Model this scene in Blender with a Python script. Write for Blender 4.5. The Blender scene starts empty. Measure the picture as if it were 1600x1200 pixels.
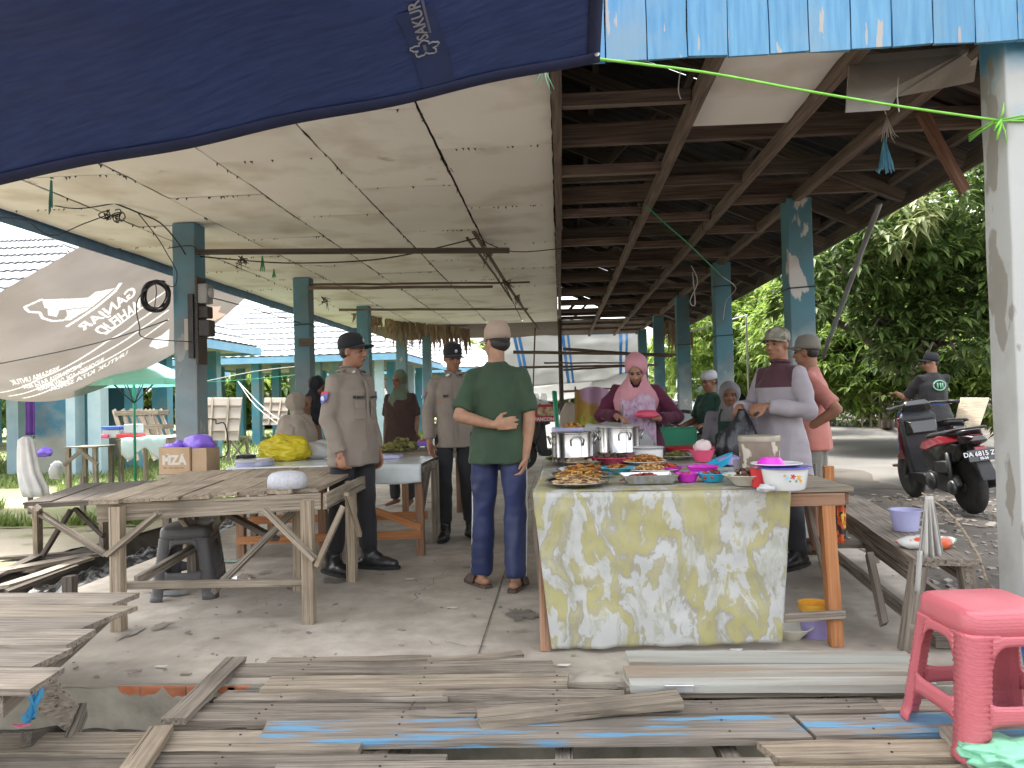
import bpy, bmesh, math, random
from mathutils import Vector, Matrix, Quaternion, noise
random.seed(7)
R = math.radians
scene = bpy.context.scene
col = scene.collection

# ------------------------------------------------------------------ camera
CAM_Z, FPX = 1.2, 1200.0            # eye height above the slab, focal length in photo pixels
cam_d = bpy.data.cameras.new('camera'); cam_d.sensor_width = 36.0; cam_d.sensor_fit = 'HORIZONTAL'
cam_d.lens = 36.0 * FPX / 1600.0; cam_d.clip_start = 0.05; cam_d.clip_end = 2000
cam = bpy.data.objects.new('camera', cam_d); col.objects.link(cam)
CAM_M = Matrix.Rotation(R(3.55), 4, 'Z') @ Matrix.Rotation(R(90 + 1.15), 4, 'X') @ Matrix.Rotation(R(-1.5), 4, 'Z')
cam.matrix_world = Matrix.Translation((0, 0, CAM_Z)) @ CAM_M
scene.camera = cam
# ------------------------------------------------------------------ sky, sun, exposure
SUN_EL, SUN_AZ = R(65), R(-42)       # high, thinly veiled, beyond the roof on the left: the stall front lies in shade
w = bpy.data.worlds.new('World'); scene.world = w; w.use_nodes = True
wn = w.node_tree.nodes; wl = w.node_tree.links
bg = wn['Background']; sky = wn.new('ShaderNodeTexSky'); sky.sky_type = 'NISHITA'; sky.sun_disc = False
sky.sun_elevation = SUN_EL; sky.sun_rotation = SUN_AZ; sky.dust_density = 4; sky.air_density = 1.2
hs = wn.new('ShaderNodeHueSaturation'); hs.inputs['Saturation'].default_value = .22; hs.inputs['Value'].default_value = 1.5
wl.new(sky.outputs[0], hs.inputs['Color']); wl.new(hs.outputs[0], bg.inputs[0]); bg.inputs[1].default_value = 0.15
sd = bpy.data.lights.new('sun', 'SUN'); sd.energy = 2.0; sd.angle = R(14); sd.color = (1, .965, .91)
sun = bpy.data.objects.new('sun', sd); col.objects.link(sun)
sdir = Vector((math.sin(SUN_AZ) * math.cos(SUN_EL), math.cos(SUN_AZ) * math.cos(SUN_EL), math.sin(SUN_EL)))
sun.rotation_euler = (-sdir).to_track_quat('-Z', 'Y').to_euler(); sun.location = sdir * 40
scene.view_settings.view_transform = 'Standard'; scene.view_settings.look = 'None'
scene.view_settings.exposure = 1.78; scene.view_settings.gamma = 1.0
scene.view_settings.use_curve_mapping = False
scene.render.engine = 'CYCLES'
scene.cycles.use_denoising = True
scene.cycles.max_bounces = 6; scene.cycles.diffuse_bounces = 4; scene.cycles.glossy_bounces = 3; scene.cycles.transmission_bounces = 4; scene.cycles.transparent_max_bounces = 8
scene.cycles.use_adaptive_sampling = True; scene.cycles.adaptive_threshold = .02
scene.cycles.caustics_reflective = False; scene.cycles.caustics_refractive = False

# ------------------------------------------------------------------ helpers
def ray(px, py):
    return (CAM_M.to_3x3() @ Vector((px - 800, 600 - py, -FPX))).normalized()
def at(px, py, Y):                    # survey: the point at depth Y seen at a photo pixel
    d = ray(px, py); t = Y / d.y
    return Vector((0, 0, CAM_Z)) + d * t
def gz(px, py, z=0.0):                # survey: the point at height z seen at a photo pixel
    d = ray(px, py); t = (z - CAM_Z) / d.z
    return Vector((0, 0, CAM_Z)) + d * t
def V(*a): return Vector(a)
def lerp(a, b, t): return a + (b - a) * t
def frame(d, up=(0, 0, 1)):
    x = Vector(d).normalized(); u = Vector(up)
    if abs(x.dot(u.normalized())) > .995: u = Vector((0, 1, 0)) if abs(x.y) < .9 else Vector((1, 0, 0))
    y = u.cross(x).normalized(); z = x.cross(y)
    return x, y, z
def mtx(p, d, up=(0, 0, 1)):
    x, y, z = frame(d, up)
    return Matrix(((x.x, y.x, z.x, p[0]), (x.y, y.y, z.y, p[1]), (x.z, y.z, z.z, p[2]), (0, 0, 0, 1)))

class MB:
    def __init__(s): s.v = []; s.f = []; s.m = []
    def add(s, vs, fs, mi=0):
        o = len(s.v); s.v += [tuple(p) for p in vs]; s.f += [tuple(i + o for i in f) for f in fs]; s.m += [mi] * len(fs); return s
    def box(s, c, size, M=None, mi=0, rz=0):
        a, b, d = size[0] / 2, size[1] / 2, size[2] / 2
        q = [Vector((x * a, y * b, z * d)) for x, y, z in ((-1,-1,-1),(1,-1,-1),(1,1,-1),(-1,1,-1),(-1,-1,1),(1,-1,1),(1,1,1),(-1,1,1))]
        if rz: M = Matrix.Rotation(rz, 3, 'Z')
        if M is not None: q = [M @ p for p in q]
        return s.add([p + Vector(c) for p in q], ((0,3,2,1),(4,5,6,7),(0,1,5,4),(1,2,6,5),(2,3,7,6),(3,0,4,7)), mi)
    def beam(s, p, q, w, h, up=(0, 0, 1), mi=0):
        p, q = Vector(p), Vector(q); x, y, z = frame(q - p, up)
        vs = [c + y * a * w / 2 + z * b * h / 2 for c in (p, q) for a, b in ((-1,-1),(1,-1),(1,1),(-1,1))]
        return s.add(vs, ((0,1,2,3),(4,7,6,5),(0,4,5,1),(1,5,6,2),(2,6,7,3),(3,7,4,0)), mi)
    def tube(s, pts, r, n=8, cap=True, mi=0, flat=1.0, up=(0, 0, 1), rnd=False):
        pts = [Vector(p) for p in pts]; k = len(pts)
        rs = [r] * k if isinstance(r, (int, float)) else list(r)
        if rnd and k > 1:             # rounded ends
            d0 = (pts[0] - pts[1]).normalized(); d1 = (pts[-1] - pts[-2]).normalized()
            pts = [pts[0] + d0 * rs[0] * .95, pts[0] + d0 * rs[0] * .6] + pts + [pts[-1] + d1 * rs[-1] * .6, pts[-1] + d1 * rs[-1] * .95]
            rs = [rs[0] * .3, rs[0] * .8] + rs + [rs[-1] * .8, rs[-1] * .3]; k += 4
        vs = []; Y = None
        for i, p in enumerate(pts):
            d = (pts[min(i + 1, k - 1)] - pts[max(i - 1, 0)])
            if Y is None: x, y, z = frame(d, up)
            else:
                x = d.normalized(); y = (Y - x * Y.dot(x))
                y = y.normalized() if y.length > 1e-6 else frame(d, up)[1]; z = x.cross(y)
            Y = y
            vs += [p + (y * math.cos(2 * math.pi * j / n) + z * math.sin(2 * math.pi * j / n) * flat) * rs[i] for j in range(n)]
        fs = [(i * n + j, i * n + (j + 1) % n, (i + 1) * n + (j + 1) % n, (i + 1) * n + j) for i in range(k - 1) for j in range(n)]
        if cap: fs += [tuple(range(n - 1, -1, -1)), tuple(range((k - 1) * n, k * n))]
        return s.add(vs, fs, mi)
    def lathe(s, prof, n=24, c=(0, 0, 0), M=None, mi=0, sx=1, sy=1):
        vs = []; C = Vector(c)
        for r, z in prof:
            for j in range(n):
                a = 2 * math.pi * j / n; p = Vector((r * math.cos(a) * sx, r * math.sin(a) * sy, z))
                vs.append((M @ p if M is not None else p) + C)
        k = len(prof)
        fs = [(i * n + j, i * n + (j + 1) % n, (i + 1) * n + (j + 1) % n, (i + 1) * n + j) for i in range(k - 1) for j in range(n)]
        fs += [tuple(range(n - 1, -1, -1)), tuple(range((k - 1) * n, k * n))]
        return s.add(vs, fs, mi)
    def ball(s, c, r, n=12, k=8, M=None, mi=0):
        if isinstance(r, (int, float)): r = (r, r, r)
        vs = [Vector((0, 0, -r[2]))]
        for i in range(1, k):
            b = -math.pi / 2 + math.pi * i / k
            vs += [Vector((r[0] * math.cos(b) * math.cos(2 * math.pi * j / n), r[1] * math.cos(b) * math.sin(2 * math.pi * j / n), r[2] * math.sin(b))) for j in range(n)]
        vs.append(Vector((0, 0, r[2])))
        fs = [(0, 1 + (j + 1) % n, 1 + j) for j in range(n)]
        for i in range(k - 2):
            a = 1 + i * n; fs += [(a + j, a + (j + 1) % n, a + n + (j + 1) % n, a + n + j) for j in range(n)]
        a = 1 + (k - 2) * n; t = len(vs) - 1
        fs += [(a + j, a + (j + 1) % n, t) for j in range(n)]
        if M is not None: vs = [M @ p for p in vs]
        return s.add([p + Vector(c) for p in vs], fs, mi)
    def sheet(s, fn, nu, nv, mi=0):
        vs = [fn(i / nu, j / nv) for j in range(nv + 1) for i in range(nu + 1)]; n = nu + 1
        return s.add(vs, [(j * n + i, j * n + i + 1, (j + 1) * n + i + 1, (j + 1) * n + i) for j in range(nv) for i in range(nu)], mi)
    def prism(s, pts, ext, mi=0):      # polygon pts (3D) extruded by vector ext
        n = len(pts); pts = [Vector(p) for p in pts]; e = Vector(ext)
        return s.add(pts + [p + e for p in pts], [tuple(range(n - 1, -1, -1)), tuple(range(n, 2 * n))] + [(i, (i + 1) % n, n + (i + 1) % n, n + i) for i in range(n)], mi)
    def loft(s, rings, n=20, mi=0):    # rings: (center, rx, ry[, yaw])
        vs = []
        for rg in rings:
            c = Vector(rg[0]); a0 = rg[3] if len(rg) > 3 else 0
            for j in range(n):
                a = 2 * math.pi * j / n; x = rg[1] * math.cos(a); y = rg[2] * math.sin(a)
                vs.append(c + Vector((x * math.cos(a0) - y * math.sin(a0), x * math.sin(a0) + y * math.cos(a0), 0)))
        k = len(rings)
        fs = [(i * n + j, i * n + (j + 1) % n, (i + 1) * n + (j + 1) % n, (i + 1) * n + j) for i in range(k - 1) for j in range(n)]
        fs += [tuple(range(n - 1, -1, -1)), tuple(range((k - 1) * n, k * n))]
        return s.add(vs, fs, mi)
    def mesh(s, name, mats, smooth=False):
        me = bpy.data.meshes.new(name); me.from_pydata(s.v, [], s.f)
        for m in (mats if isinstance(mats, (list, tuple)) else [mats]): me.materials.append(m)
        if any(s.m): me.polygons.foreach_set('material_index', s.m)
        if smooth: me.polygons.foreach_set('use_smooth', [True] * len(s.f))
        me.update(); return me
    def build(s, name, mats, parent=None, M=None, smooth=False, solid=0, bevel=0, sub=0, auto=None, world=False):
        o = bpy.data.objects.new(name, s.mesh(name, mats, smooth)); col.objects.link(o)
        if M is not None: o.matrix_basis = M
        if parent is not None: attach(o, parent, world)
        if solid: md = o.modifiers.new('solid', 'SOLIDIFY'); md.thickness = solid; md.offset = 0
        if bevel: md = o.modifiers.new('bevel', 'BEVEL'); md.width = bevel; md.segments = 2; md.limit_method = 'ANGLE'
        if sub: md = o.modifiers.new('sub', 'SUBSURF'); md.levels = sub; md.render_levels = sub
        if auto is not None and smooth:
            o.data.set_sharp_from_angle(angle=R(auto))
        return o
def tag(o, label=None, cat=None, group=None, kind=None):
    if label: o['label'] = label
    if cat: o['category'] = cat
    if group: o['group'] = group
    if kind: o['kind'] = kind
    return o
def empty(name, loc=(0, 0, 0), rz=0, label=None, cat=None, group=None):
    o = bpy.data.objects.new(name, None); o.empty_display_size = .1; col.objects.link(o)
    o.location = loc; o.rotation_euler = (0, 0, rz); return tag(o, label, cat, group)
def copy_tree(o, parent=None):
    c = o.copy(); col.objects.link(c); c.parent = parent
    for ch in o.children: copy_tree(ch, c)
    return c
def plank(name, p, q, w, t, m, parent=None, up=(0, 0, 1), seg=3, jit=.003, ends=.01, rnd=random, world=True):
    p, q = Vector(p), Vector(q); L = (q - p).length; mb = MB(); vs = []
    e = [(rnd.uniform(-ends, ends), rnd.uniform(-ends, ends)) for _ in range(2)]
    for i in range(seg + 1):
        for k, (a, b) in enumerate(((-1,-1),(1,-1),(1,1),(-1,1))):
            x = L * i / seg
            if i == 0: x += e[0][0 if a < 0 else 1]
            if i == seg: x += e[1][0 if a < 0 else 1]
            vs.append((x, a * w / 2 + rnd.uniform(-jit, jit), b * t / 2 + rnd.uniform(-jit, jit) * .5))
    fs = [(0, 3, 2, 1), (seg * 4, seg * 4 + 1, seg * 4 + 2, seg * 4 + 3)]
    for i in range(seg):
        for k in range(4): a = i * 4 + k; b = i * 4 + (k + 1) % 4; fs.append((a, b, b + 4, a + 4))
    mb.add(vs, fs)
    return mb.build(name, m, parent, mtx(p, q - p, up), world=world)
def attach(o, parent, world=True):
    o.parent = parent
    if world: o.matrix_parent_inverse = PM(parent).inverted()
    return o
def PM(o):                             # world matrix from loc/rot (depsgraph not evaluated yet)
    m = o.matrix_basis.copy()
    if o.parent: m = PM(o.parent) @ o.matrix_parent_inverse @ m
    return m
TMP = bpy.data.scenes.new('workbench')  # empty scratch scene: evaluates one object at a time
def evaluated_mesh(o):
    TMP.collection.objects.link(o); vl = TMP.view_layers[0]; vl.update(); dg = vl.depsgraph
    me = bpy.data.meshes.new_from_object(o.evaluated_get(dg)); TMP.collection.objects.unlink(o); return me
def remesh(o, voxel, it=4, fac=.5):
    md = o.modifiers.new('r', 'REMESH'); md.mode = 'VOXEL'; md.voxel_size = voxel; md.use_smooth_shade = True
    if it: sm = o.modifiers.new('s', 'SMOOTH'); sm.iterations = it; sm.factor = fac
    me = evaluated_mesh(o)
    mats = [s for s in o.data.materials]; old = o.data; o.modifiers.clear(); o.data = me; bpy.data.meshes.remove(old)
    me.materials.clear(); [me.materials.append(m) for m in mats]
    me.polygons.foreach_set('use_smooth', [True] * len(me.polygons)); me.name = o.name
    return o
def text_mesh(txt, size=1.0, bold=0.0, ext=0):
    c = bpy.data.curves.new('t', 'FONT'); c.body = txt; c.size = size; c.offset = bold; c.extrude = ext; c.resolution_u = 3
    c.align_x = 'CENTER'; c.align_y = 'CENTER'
    o = bpy.data.objects.new('t', c)
    me = evaluated_mesh(o)
    bpy.data.objects.remove(o); return me
def text_on(name, txt, fn, m, parent, size=1.0, bold=0.0, split=0):
    me = text_mesh(txt, size, bold)
    if split:
        bm = bmesh.new(); bm.from_mesh(me); bmesh.ops.triangulate(bm, faces=bm.faces)
        bmesh.ops.subdivide_edges(bm, edges=[e for e in bm.edges if e.calc_length() > split], cuts=2, use_grid_fill=True); bm.to_mesh(me); bm.free()
    for v in me.vertices: v.co = fn(v.co.x, v.co.y)
    me.materials.clear(); me.materials.append(m)
    o = bpy.data.objects.new(name, me); col.objects.link(o)
    if parent is not None: o.parent = parent
    return o

# ------------------------------------------------------------------ materials
MATS = {}
def M(name, c1, c2=None, c3=None, scale=4, stretch=(1, 1, 1), rough=.7, metal=0, bump=0, bscale=None, lo=.35, hi=.65, t3=.6, s3=3, e3=.04, stretch3=None,
      var=.0, alpha=1, trans=0, sub=0, coat=0, sheen=0, detail=4, distort=0, coord='Object', transl=0, spec=None, dirt=None, dscale=1.2, dlo=.5, dhi=.72):
    m = bpy.data.materials.new(name); m.use_nodes = True; nt = m.node_tree; N = nt.nodes; Lk = nt.links
    b = N['Principled BSDF']; MATS[name] = m
    b.inputs['Roughness'].default_value = rough; b.inputs['Metallic'].default_value = metal
    b.inputs['Alpha'].default_value = alpha; b.inputs['Transmission Weight'].default_value = trans
    if coat: b.inputs['Coat Weight'].default_value = coat; b.inputs['Coat Roughness'].default_value = .1
    if sub: b.inputs['Subsurface Weight'].default_value = sub; b.inputs['Subsurface Radius'].default_value = (.012, .005, .003); b.inputs['Subsurface Scale'].default_value = 1
    if spec is not None: b.inputs['Specular IOR Level'].default_value = spec
    if sheen: b.inputs['Sheen Weight'].default_value = sheen
    rgb = lambda c: (c[0], c[1], c[2], 1)
    b.inputs['Base Color'].default_value = rgb(c1)
    if c2 is None and not bump and not var and c3 is None: out = None
    tc = N.new('ShaderNodeTexCoord'); oi = N.new('ShaderNodeObjectInfo')
    mul = N.new('ShaderNodeMath'); mul.operation = 'MULTIPLY'; mul.inputs[1].default_value = 37.0; Lk.new(oi.outputs['Random'], mul.inputs[0])
    ad = N.new('ShaderNodeVectorMath'); ad.operation = 'ADD'; Lk.new(tc.outputs[coord], ad.inputs[0]); Lk.new(mul.outputs[0], ad.inputs[1])
    def nz(sc, st, det=detail, dist=0):
        mp = N.new('ShaderNodeMapping'); mp.inputs['Scale'].default_value = st; Lk.new(ad.outputs[0], mp.inputs[0])
        n = N.new('ShaderNodeTexNoise'); n.inputs['Scale'].default_value = sc; n.inputs['Detail'].default_value = det; n.inputs['Distortion'].default_value = dist
        Lk.new(mp.outputs[0], n.inputs['Vector']); return n.outputs['Fac']
    def mr(x, a, c, o0=0, o1=1):
        r = N.new('ShaderNodeMapRange'); r.inputs[1].default_value = a; r.inputs[2].default_value = c; r.inputs[3].default_value = o0; r.inputs[4].default_value = o1; Lk.new(x, r.inputs[0]); return r.outputs[0]
    def mix(f, a, c, mode='MIX'):
        x = N.new('ShaderNodeMix'); x.data_type = 'RGBA'; x.blend_type = mode
        if isinstance(f, (int, float)): x.inputs[0].default_value = f
        else: Lk.new(f, x.inputs[0])
        for k, s_ in ((6, a), (7, c)):
            if isinstance(s_, tuple): x.inputs[k].default_value = s_
            else: Lk.new(s_, x.inputs[k])
        return x.outputs[2]
    cur = rgb(c1); n1 = None
    if c2 is not None:
        n1 = nz(scale, stretch, dist=distort); cur = mix(mr(n1, lo, hi), rgb(c1), rgb(c2))
    if dirt is not None: cur = mix(mr(nz(dscale, (1, 1, 1), 4), dlo, dhi), cur, rgb(dirt))
    if c3 is not None:
        n3 = nz(s3, stretch3 or stretch, 5); cur = mix(mr(n3, t3, t3 + e3), cur, rgb(c3))
    if var:
        vv = mr(oi.outputs['Random'], 0, 1, 1 - var, 1 + var)
        cb = N.new('ShaderNodeCombineColor'); [Lk.new(vv, cb.inputs[i]) for i in range(3)]
        cur = mix(1.0, cur, cb.outputs[0], 'MULTIPLY')
    if not isinstance(cur, tuple): Lk.new(cur, b.inputs['Base Color'])
    if bump:
        nb = nz(bscale, stretch) if bscale else (n1 or nz(scale, stretch))
        bp = N.new('ShaderNodeBump'); bp.inputs['Strength'].default_value = bump; bp.inputs['Distance'].default_value = .02; Lk.new(nb, bp.inputs['Height']); Lk.new(bp.outputs[0], b.inputs['Normal'])
    if transl:
        t = N.new('ShaderNodeBsdfTranslucent'); mx = N.new('ShaderNodeMixShader'); mx.inputs[0].default_value = transl
        if isinstance(cur, tuple): t.inputs[0].default_value = cur
        else: Lk.new(cur, t.inputs[0])
        Lk.new(b.outputs[0], mx.inputs[1]); Lk.new(t.outputs[0], mx.inputs[2]); Lk.new(mx.outputs[0], N['Material Output'].inputs[0])
    return m
GR = (1.3, 34, 34); CR = dict(stretch3=(.5, 26, 26), s3=3.2, t3=.62, e3=.012)
wood_pale = M('wood_pale', (.215, .172, .124), (.40, .337, .256), stretch=GR, scale=2.2, lo=.33, hi=.67, rough=.85, bump=.5, var=.16, dirt=(.17, .138, .105), dscale=3, dlo=.48, dhi=.75, c3=(.12, .097, .075), **CR)
wood_grey = M('wood_grey', (.180, .148, .115), (.35, .297, .238), stretch=GR, scale=2.4, lo=.32, hi=.68, rough=.9, bump=.6, var=.24, dirt=(.13, .105, .082), dscale=2.6, dlo=.48, dhi=.75, c3=(.075, .063, .053), **CR)
wood_tan = M('wood_tan', (.25, .19, .128), (.43, .35, .255), stretch=GR, scale=2.0, lo=.33, hi=.67, rough=.85, bump=.45, var=.14, dirt=(.18, .142, .105), dscale=3, dlo=.48, dhi=.75, c3=(.13, .1, .075), **CR)
wood_dark = M('wood_dark', (.075, .06, .048), (.14, .115, .092), stretch=GR, scale=2.4, rough=.9, bump=.4, var=.25)
wood_red = M('wood_red', (.115, .055, .034), (.21, .105, .066), stretch=GR, scale=2.0, rough=.8, bump=.3, var=.25, c3=(.33, .25, .19), s3=5, t3=.66)
wood_roof = M('wood_roof', (.095, .068, .054), (.20, .145, .115), stretch=GR, scale=2.0, rough=.85, bump=.3, var=.3, c3=(.21, .16, .125), s3=5, t3=.68)
wood_orange = M('wood_orange', (.40, .155, .05), (.56, .25, .10), stretch=GR, scale=2.2, rough=.7, bump=.25, var=.12)
wood_brown = M('wood_brown', (.24, .13, .075), (.36, .21, .13), stretch=GR, scale=2.2, rough=.8, bump=.3, var=.15)
wood_old_blue = M('wood_old_blue', (.19, .16, .13), (.33, .285, .235), stretch=GR, scale=2.4, rough=.85, bump=.5, var=.08, c3=(.15, .33, .50), s3=2.0, t3=.535, stretch3=(1.0, 8, 8), e3=.06, dirt=(.14, .12, .10))
wood_white = M('wood_white', (.42, .42, .38), (.30, .285, .245), stretch=(.5, 8, 8), scale=1.6, rough=.75, bump=.35, var=.08, c3=(.29, .225, .16), s3=1.5, t3=.54, stretch3=(.5, 8, 8), e3=.12)
blue_paint = M('blue_paint', (.085, .26, .45), (.15, .36, .55), stretch=(14, 14, 1.2), scale=3, lo=.3, hi=.7, rough=.6, bump=.3, var=.05, c3=(.42, .39, .36), s3=4.0, t3=.625, stretch3=(4.5, 4.5, .8), e3=.015, dirt=(.20, .33, .43), dscale=3, coord='Object')
# ================================================================== SETTING: ground, road, slab
def mat_two(name, ca, cb, z0, z1, cdirt, rough=.75, coord='Object', ns=2.2, peel=(.62, .60, .56), tp=.60):
    m = bpy.data.materials.new(name); m.use_nodes = True; N = m.node_tree.nodes; Lk = m.node_tree.links; b = N['Principled BSDF']; b.inputs['Roughness'].default_value = rough
    tc = N.new('ShaderNodeTexCoord'); oi = N.new('ShaderNodeObjectInfo'); sp = N.new('ShaderNodeSeparateXYZ'); Lk.new(tc.outputs[coord], sp.inputs[0])
    mu = N.new('ShaderNodeMath'); mu.operation = 'MULTIPLY'; mu.inputs[1].default_value = 41; Lk.new(oi.outputs['Random'], mu.inputs[0])
    ad = N.new('ShaderNodeVectorMath'); Lk.new(tc.outputs[coord], ad.inputs[0]); Lk.new(mu.outputs[0], ad.inputs[1])
    def nz(s, d=4, st=(1, 1, 1)):
        mp = N.new('ShaderNodeMapping'); mp.inputs['Scale'].default_value = st; Lk.new(ad.outputs[0], mp.inputs[0])
        n = N.new('ShaderNodeTexNoise'); n.inputs['Scale'].default_value = s; n.inputs['Detail'].default_value = d; Lk.new(mp.outputs[0], n.inputs['Vector']); return n.outputs['Fac']
    def mr(x, a, c, o0=0, o1=1):
        r = N.new('ShaderNodeMapRange'); r.inputs[1].default_value = a; r.inputs[2].default_value = c; r.inputs[3].default_value = o0; r.inputs[4].default_value = o1; Lk.new(x, r.inputs[0]); return r.outputs[0]
    def mix(f, a, c):
        x = N.new('ShaderNodeMix'); x.data_type = 'RGBA'; Lk.new(f, x.inputs[0])
        for k, s_ in ((6, a), (7, c)):
            if isinstance(s_, tuple): x.inputs[k].default_value = (*s_[:3], 1)
            else: Lk.new(s_, x.inputs[k])
        return x.outputs[2]
    n = nz(ns); sub = N.new('ShaderNodeMath'); sub.operation = 'ADD'; Lk.new(sp.outputs[2], sub.inputs[0]); Lk.new(mr(n, .3, .7, -.45, .45), sub.inputs[1])
    c = mix(mr(sub.outputs[0], z0, z1), cb, ca)
    c = mix(mr(nz(5, 5, (1, 1, .4)), tp, tp + .02), c, peel)
    c = mix(mr(nz(1.7, 5), .5, .72, 0, .85), c, cdirt)
    Lk.new(c, b.inputs['Base Color'])
    bp = N.new('ShaderNodeBump'); bp.inputs['Strength'].default_value = .4; bp.inputs['Distance'].default_value = .01; Lk.new(nz(9), bp.inputs['Height']); Lk.new(bp.outputs[0], b.inputs['Normal'])
    return m
earth = M('earth', (.062, .052, .042), (.125, .107, .087), scale=.9, rough=.95, bump=.6, bscale=14, c3=(.045, .038, .032), s3=2.2, t3=.58, e3=.1)
dry_ground = M('dry_ground', (.44, .38, .29), (.30, .27, .17), scale=.8, rough=.95, bump=.5, bscale=18, c3=(.16, .20, .07), s3=1.6, t3=.56, e3=.12)
grass_ground = M('grass_ground', (.14, .20, .06), (.30, .29, .15), scale=.35, rough=.95, bump=.5, bscale=20, c3=(.42, .36, .26), s3=.5, t3=.57, e3=.1)
asphalt = M('asphalt', (.105, .099, .09), (.16, .152, .138), scale=.6, rough=.9, bump=.5, bscale=40, c3=(.13, .12, .11), s3=.5, t3=.56, e3=.12, dirt=(.20, .182, .153), dscale=.35)
concrete = M('concrete', (.40, .35, .288), (.53, .475, .40), scale=7, detail=7, rough=.82, bump=.25, bscale=22, dirt=(.255, .222, .18), dscale=.9, dlo=.42, dhi=.72, c3=(.15, .128, .105), s3=3.4, t3=.645, e3=.1)
plaster = M('plaster', (.44, .40, .33), (.30, .272, .22), scale=5, rough=.9, bump=.6, bscale=14, dirt=(.17, .16, .12), dscale=3.2, dlo=.44, dhi=.66)
brick_m = M('brick_red', (.42, .13, .06), (.50, .20, .10), scale=14, rough=.9, bump=.5, var=.12)
mortar_m = M('mortar', (.42, .38, .31), (.33, .30, .24), scale=20, rough=.95, bump=.4)

# one ground sheet to the horizon, dropping into the drain before and beside the slab
def gh(x, y):
    def ss(a, b, t):
        t = max(0, min(1, (t - a) / (b - a))); return t * t * (3 - 2 * t)
    z = -.06
    left = 1 - ss(-4.6, -4.2, x)
    z += left * -.04
    dl = ss(-4.45, -4.2, x) * (1 - ss(-3.2, -3.0, x)) * (1 - ss(9.5, 10.5, y))
    df = (1 - ss(3.35, 3.6, y)) * (1 - ss(2.6, 3.2, x)) * ss(-6.0, -5.0, x)
    sl = ss(-3.2, -3.0, x) * (1 - ss(1.9, 2.2, x)) * ss(3.3, 3.5, y) * (1 - ss(20.0, 20.4, y))
    z += -.38 * max(dl, df, sl)
    if y > 3 and x > 2.2: z += .03 * noise.noise((x * 1.3, y * 1.3, 0)) * min(1, (x - 2.2))
    return z
xs = [-600, -300, -120, -60, -40, -30, -24, -18, -14, -11, -9, -7.5, -6.5, -6, -5.6, -5.2] + [-5 + .1 * i for i in range(86)] + [3.8, 4.1, 4.5, 5, 5.6, 6.4, 7.5, 9, 11, 14, 20, 30, 45, 80, 160, 300, 600]
ys = [-80, -30, -10, -4, -1, .5] + [1 + .15 * i for i in range(24)] + [4.6 + .3 * i for i in range(24)] + [12, 13, 14, 16, 18, 19, 20, 20.2, 20.6, 22, 25, 30, 40, 60, 100, 200, 400, 900]
mb = MB(); mb.add([(x, y, gh(x, y)) for y in ys for x in xs], [(j * len(xs) + i, j * len(xs) + i + 1, (j + 1) * len(xs) + i + 1, (j + 1) * len(xs) + i) for j in range(len(ys) - 1) for i in range(len(xs) - 1)])
ground = tag(mb.build('ground', earth, smooth=True), 'bare damp earth around the pavilion', None, None, 'structure')
# grass field on the left and the pale trodden strip along it
mb = MB(); mb.sheet(lambda u, v: (lerp(-60, -4.65, u), lerp(8.2, 60, v * v), -.085 + .012 * noise.noise((u * 90, v * 60, 1))), 60, 40)
tag(mb.build('grass_field', grass_ground, smooth=True), None, None, None, 'structure')
mb = MB(); mb.sheet(lambda u, v: (lerp(-14, -4.5 + .12 * math.sin(v * 9), u), lerp(3.5, 8.6 + .35 * math.sin(u * 14), v), -.092 + .018 * noise.noise((u * 30, v * 20, 4))), 50, 24)
tag(mb.build('trodden_path', dry_ground, smooth=True), None, None, None, 'structure')
mb = MB(); mb.sheet(lambda u, v: (lerp(3.6 + .5 * math.sin(v * 11) + .2 * math.sin(v * 37), 9.4 + 1.2 * math.sin(v * 6), u), lerp(9.6 + .5 * math.sin(u * 5), 70, v * v), -.045 + .006 * noise.noise((u * 20, v * 40, 2)) - .12 * max(0, 1 - u * 14) - .12 * max(0, 1 - v * 22)), 24, 60)
tag(mb.build('road', asphalt, smooth=True), None, None, None, 'structure')
mb = MB(); mb.sheet(lambda u, v: (lerp(-5, 5, u), lerp(20.5, 60, v * v), -.04 + .004 * math.sin(u * 9)), 10, 20)
tag(mb.build('side_road', asphalt, smooth=True), None, None, None, 'structure')
# concrete slab with a plastered front, bricks bared where the plaster has broken away
floor_m = concrete
def edge_y(x): return 3.27 + .018 * noise.noise((x * 3, 0, 0))
mb = MB(); nx, ny = 60, 60
mb.sheet(lambda u, v: (lerp(-3.3, 2.22, u), lerp(edge_y(lerp(-3.3, 2.22, u)), 20.2, v ** 2), .004 * noise.noise((u * 12, v * 50, 3))), nx, ny)
def skirt(a, b, n=40): mb.sheet(lambda u, v: (lerp(a[0], b[0], u), (edge_y(lerp(a[0], b[0], u)) if a[1] == b[1] == 3.27 else lerp(a[1], b[1], u)), lerp(-.5, 0, v)), n, 1)
skirt((-3.3, 3.27), (2.22, 3.27), 60); skirt((-3.3, 20.2), (-3.3, 3.27)); skirt((2.22, 3.27), (2.22, 20.2)); skirt((2.22, 20.2), (-3.3, 20.2))
floor = tag(mb.build('floor', floor_m, smooth=True, auto=40), None, None, None, 'structure')
mb = MB(); n = 60                       # front plaster skin with two bites out of its top edge
bites = [gz(210, 1075), gz(285, 1074), gz(356, 1074)]
def bite(x):
    d = .012 + .008 * noise.noise((x * 7, 2, 0))
    for b, wd, dp in ((bites[0], .10, .045), (bites[1], .10, .052), (bites[2], .07, .045)):
        t = abs(x - b.x) / wd
        if t < 1: d = max(d, dp * (1 - t ** 4) ** .5 * (1 + .25 * noise.noise((x * 30, 0, 0))))
    return d
X0, X1, nb = -3.3, 2.22, 520
vs = []; 
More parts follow.
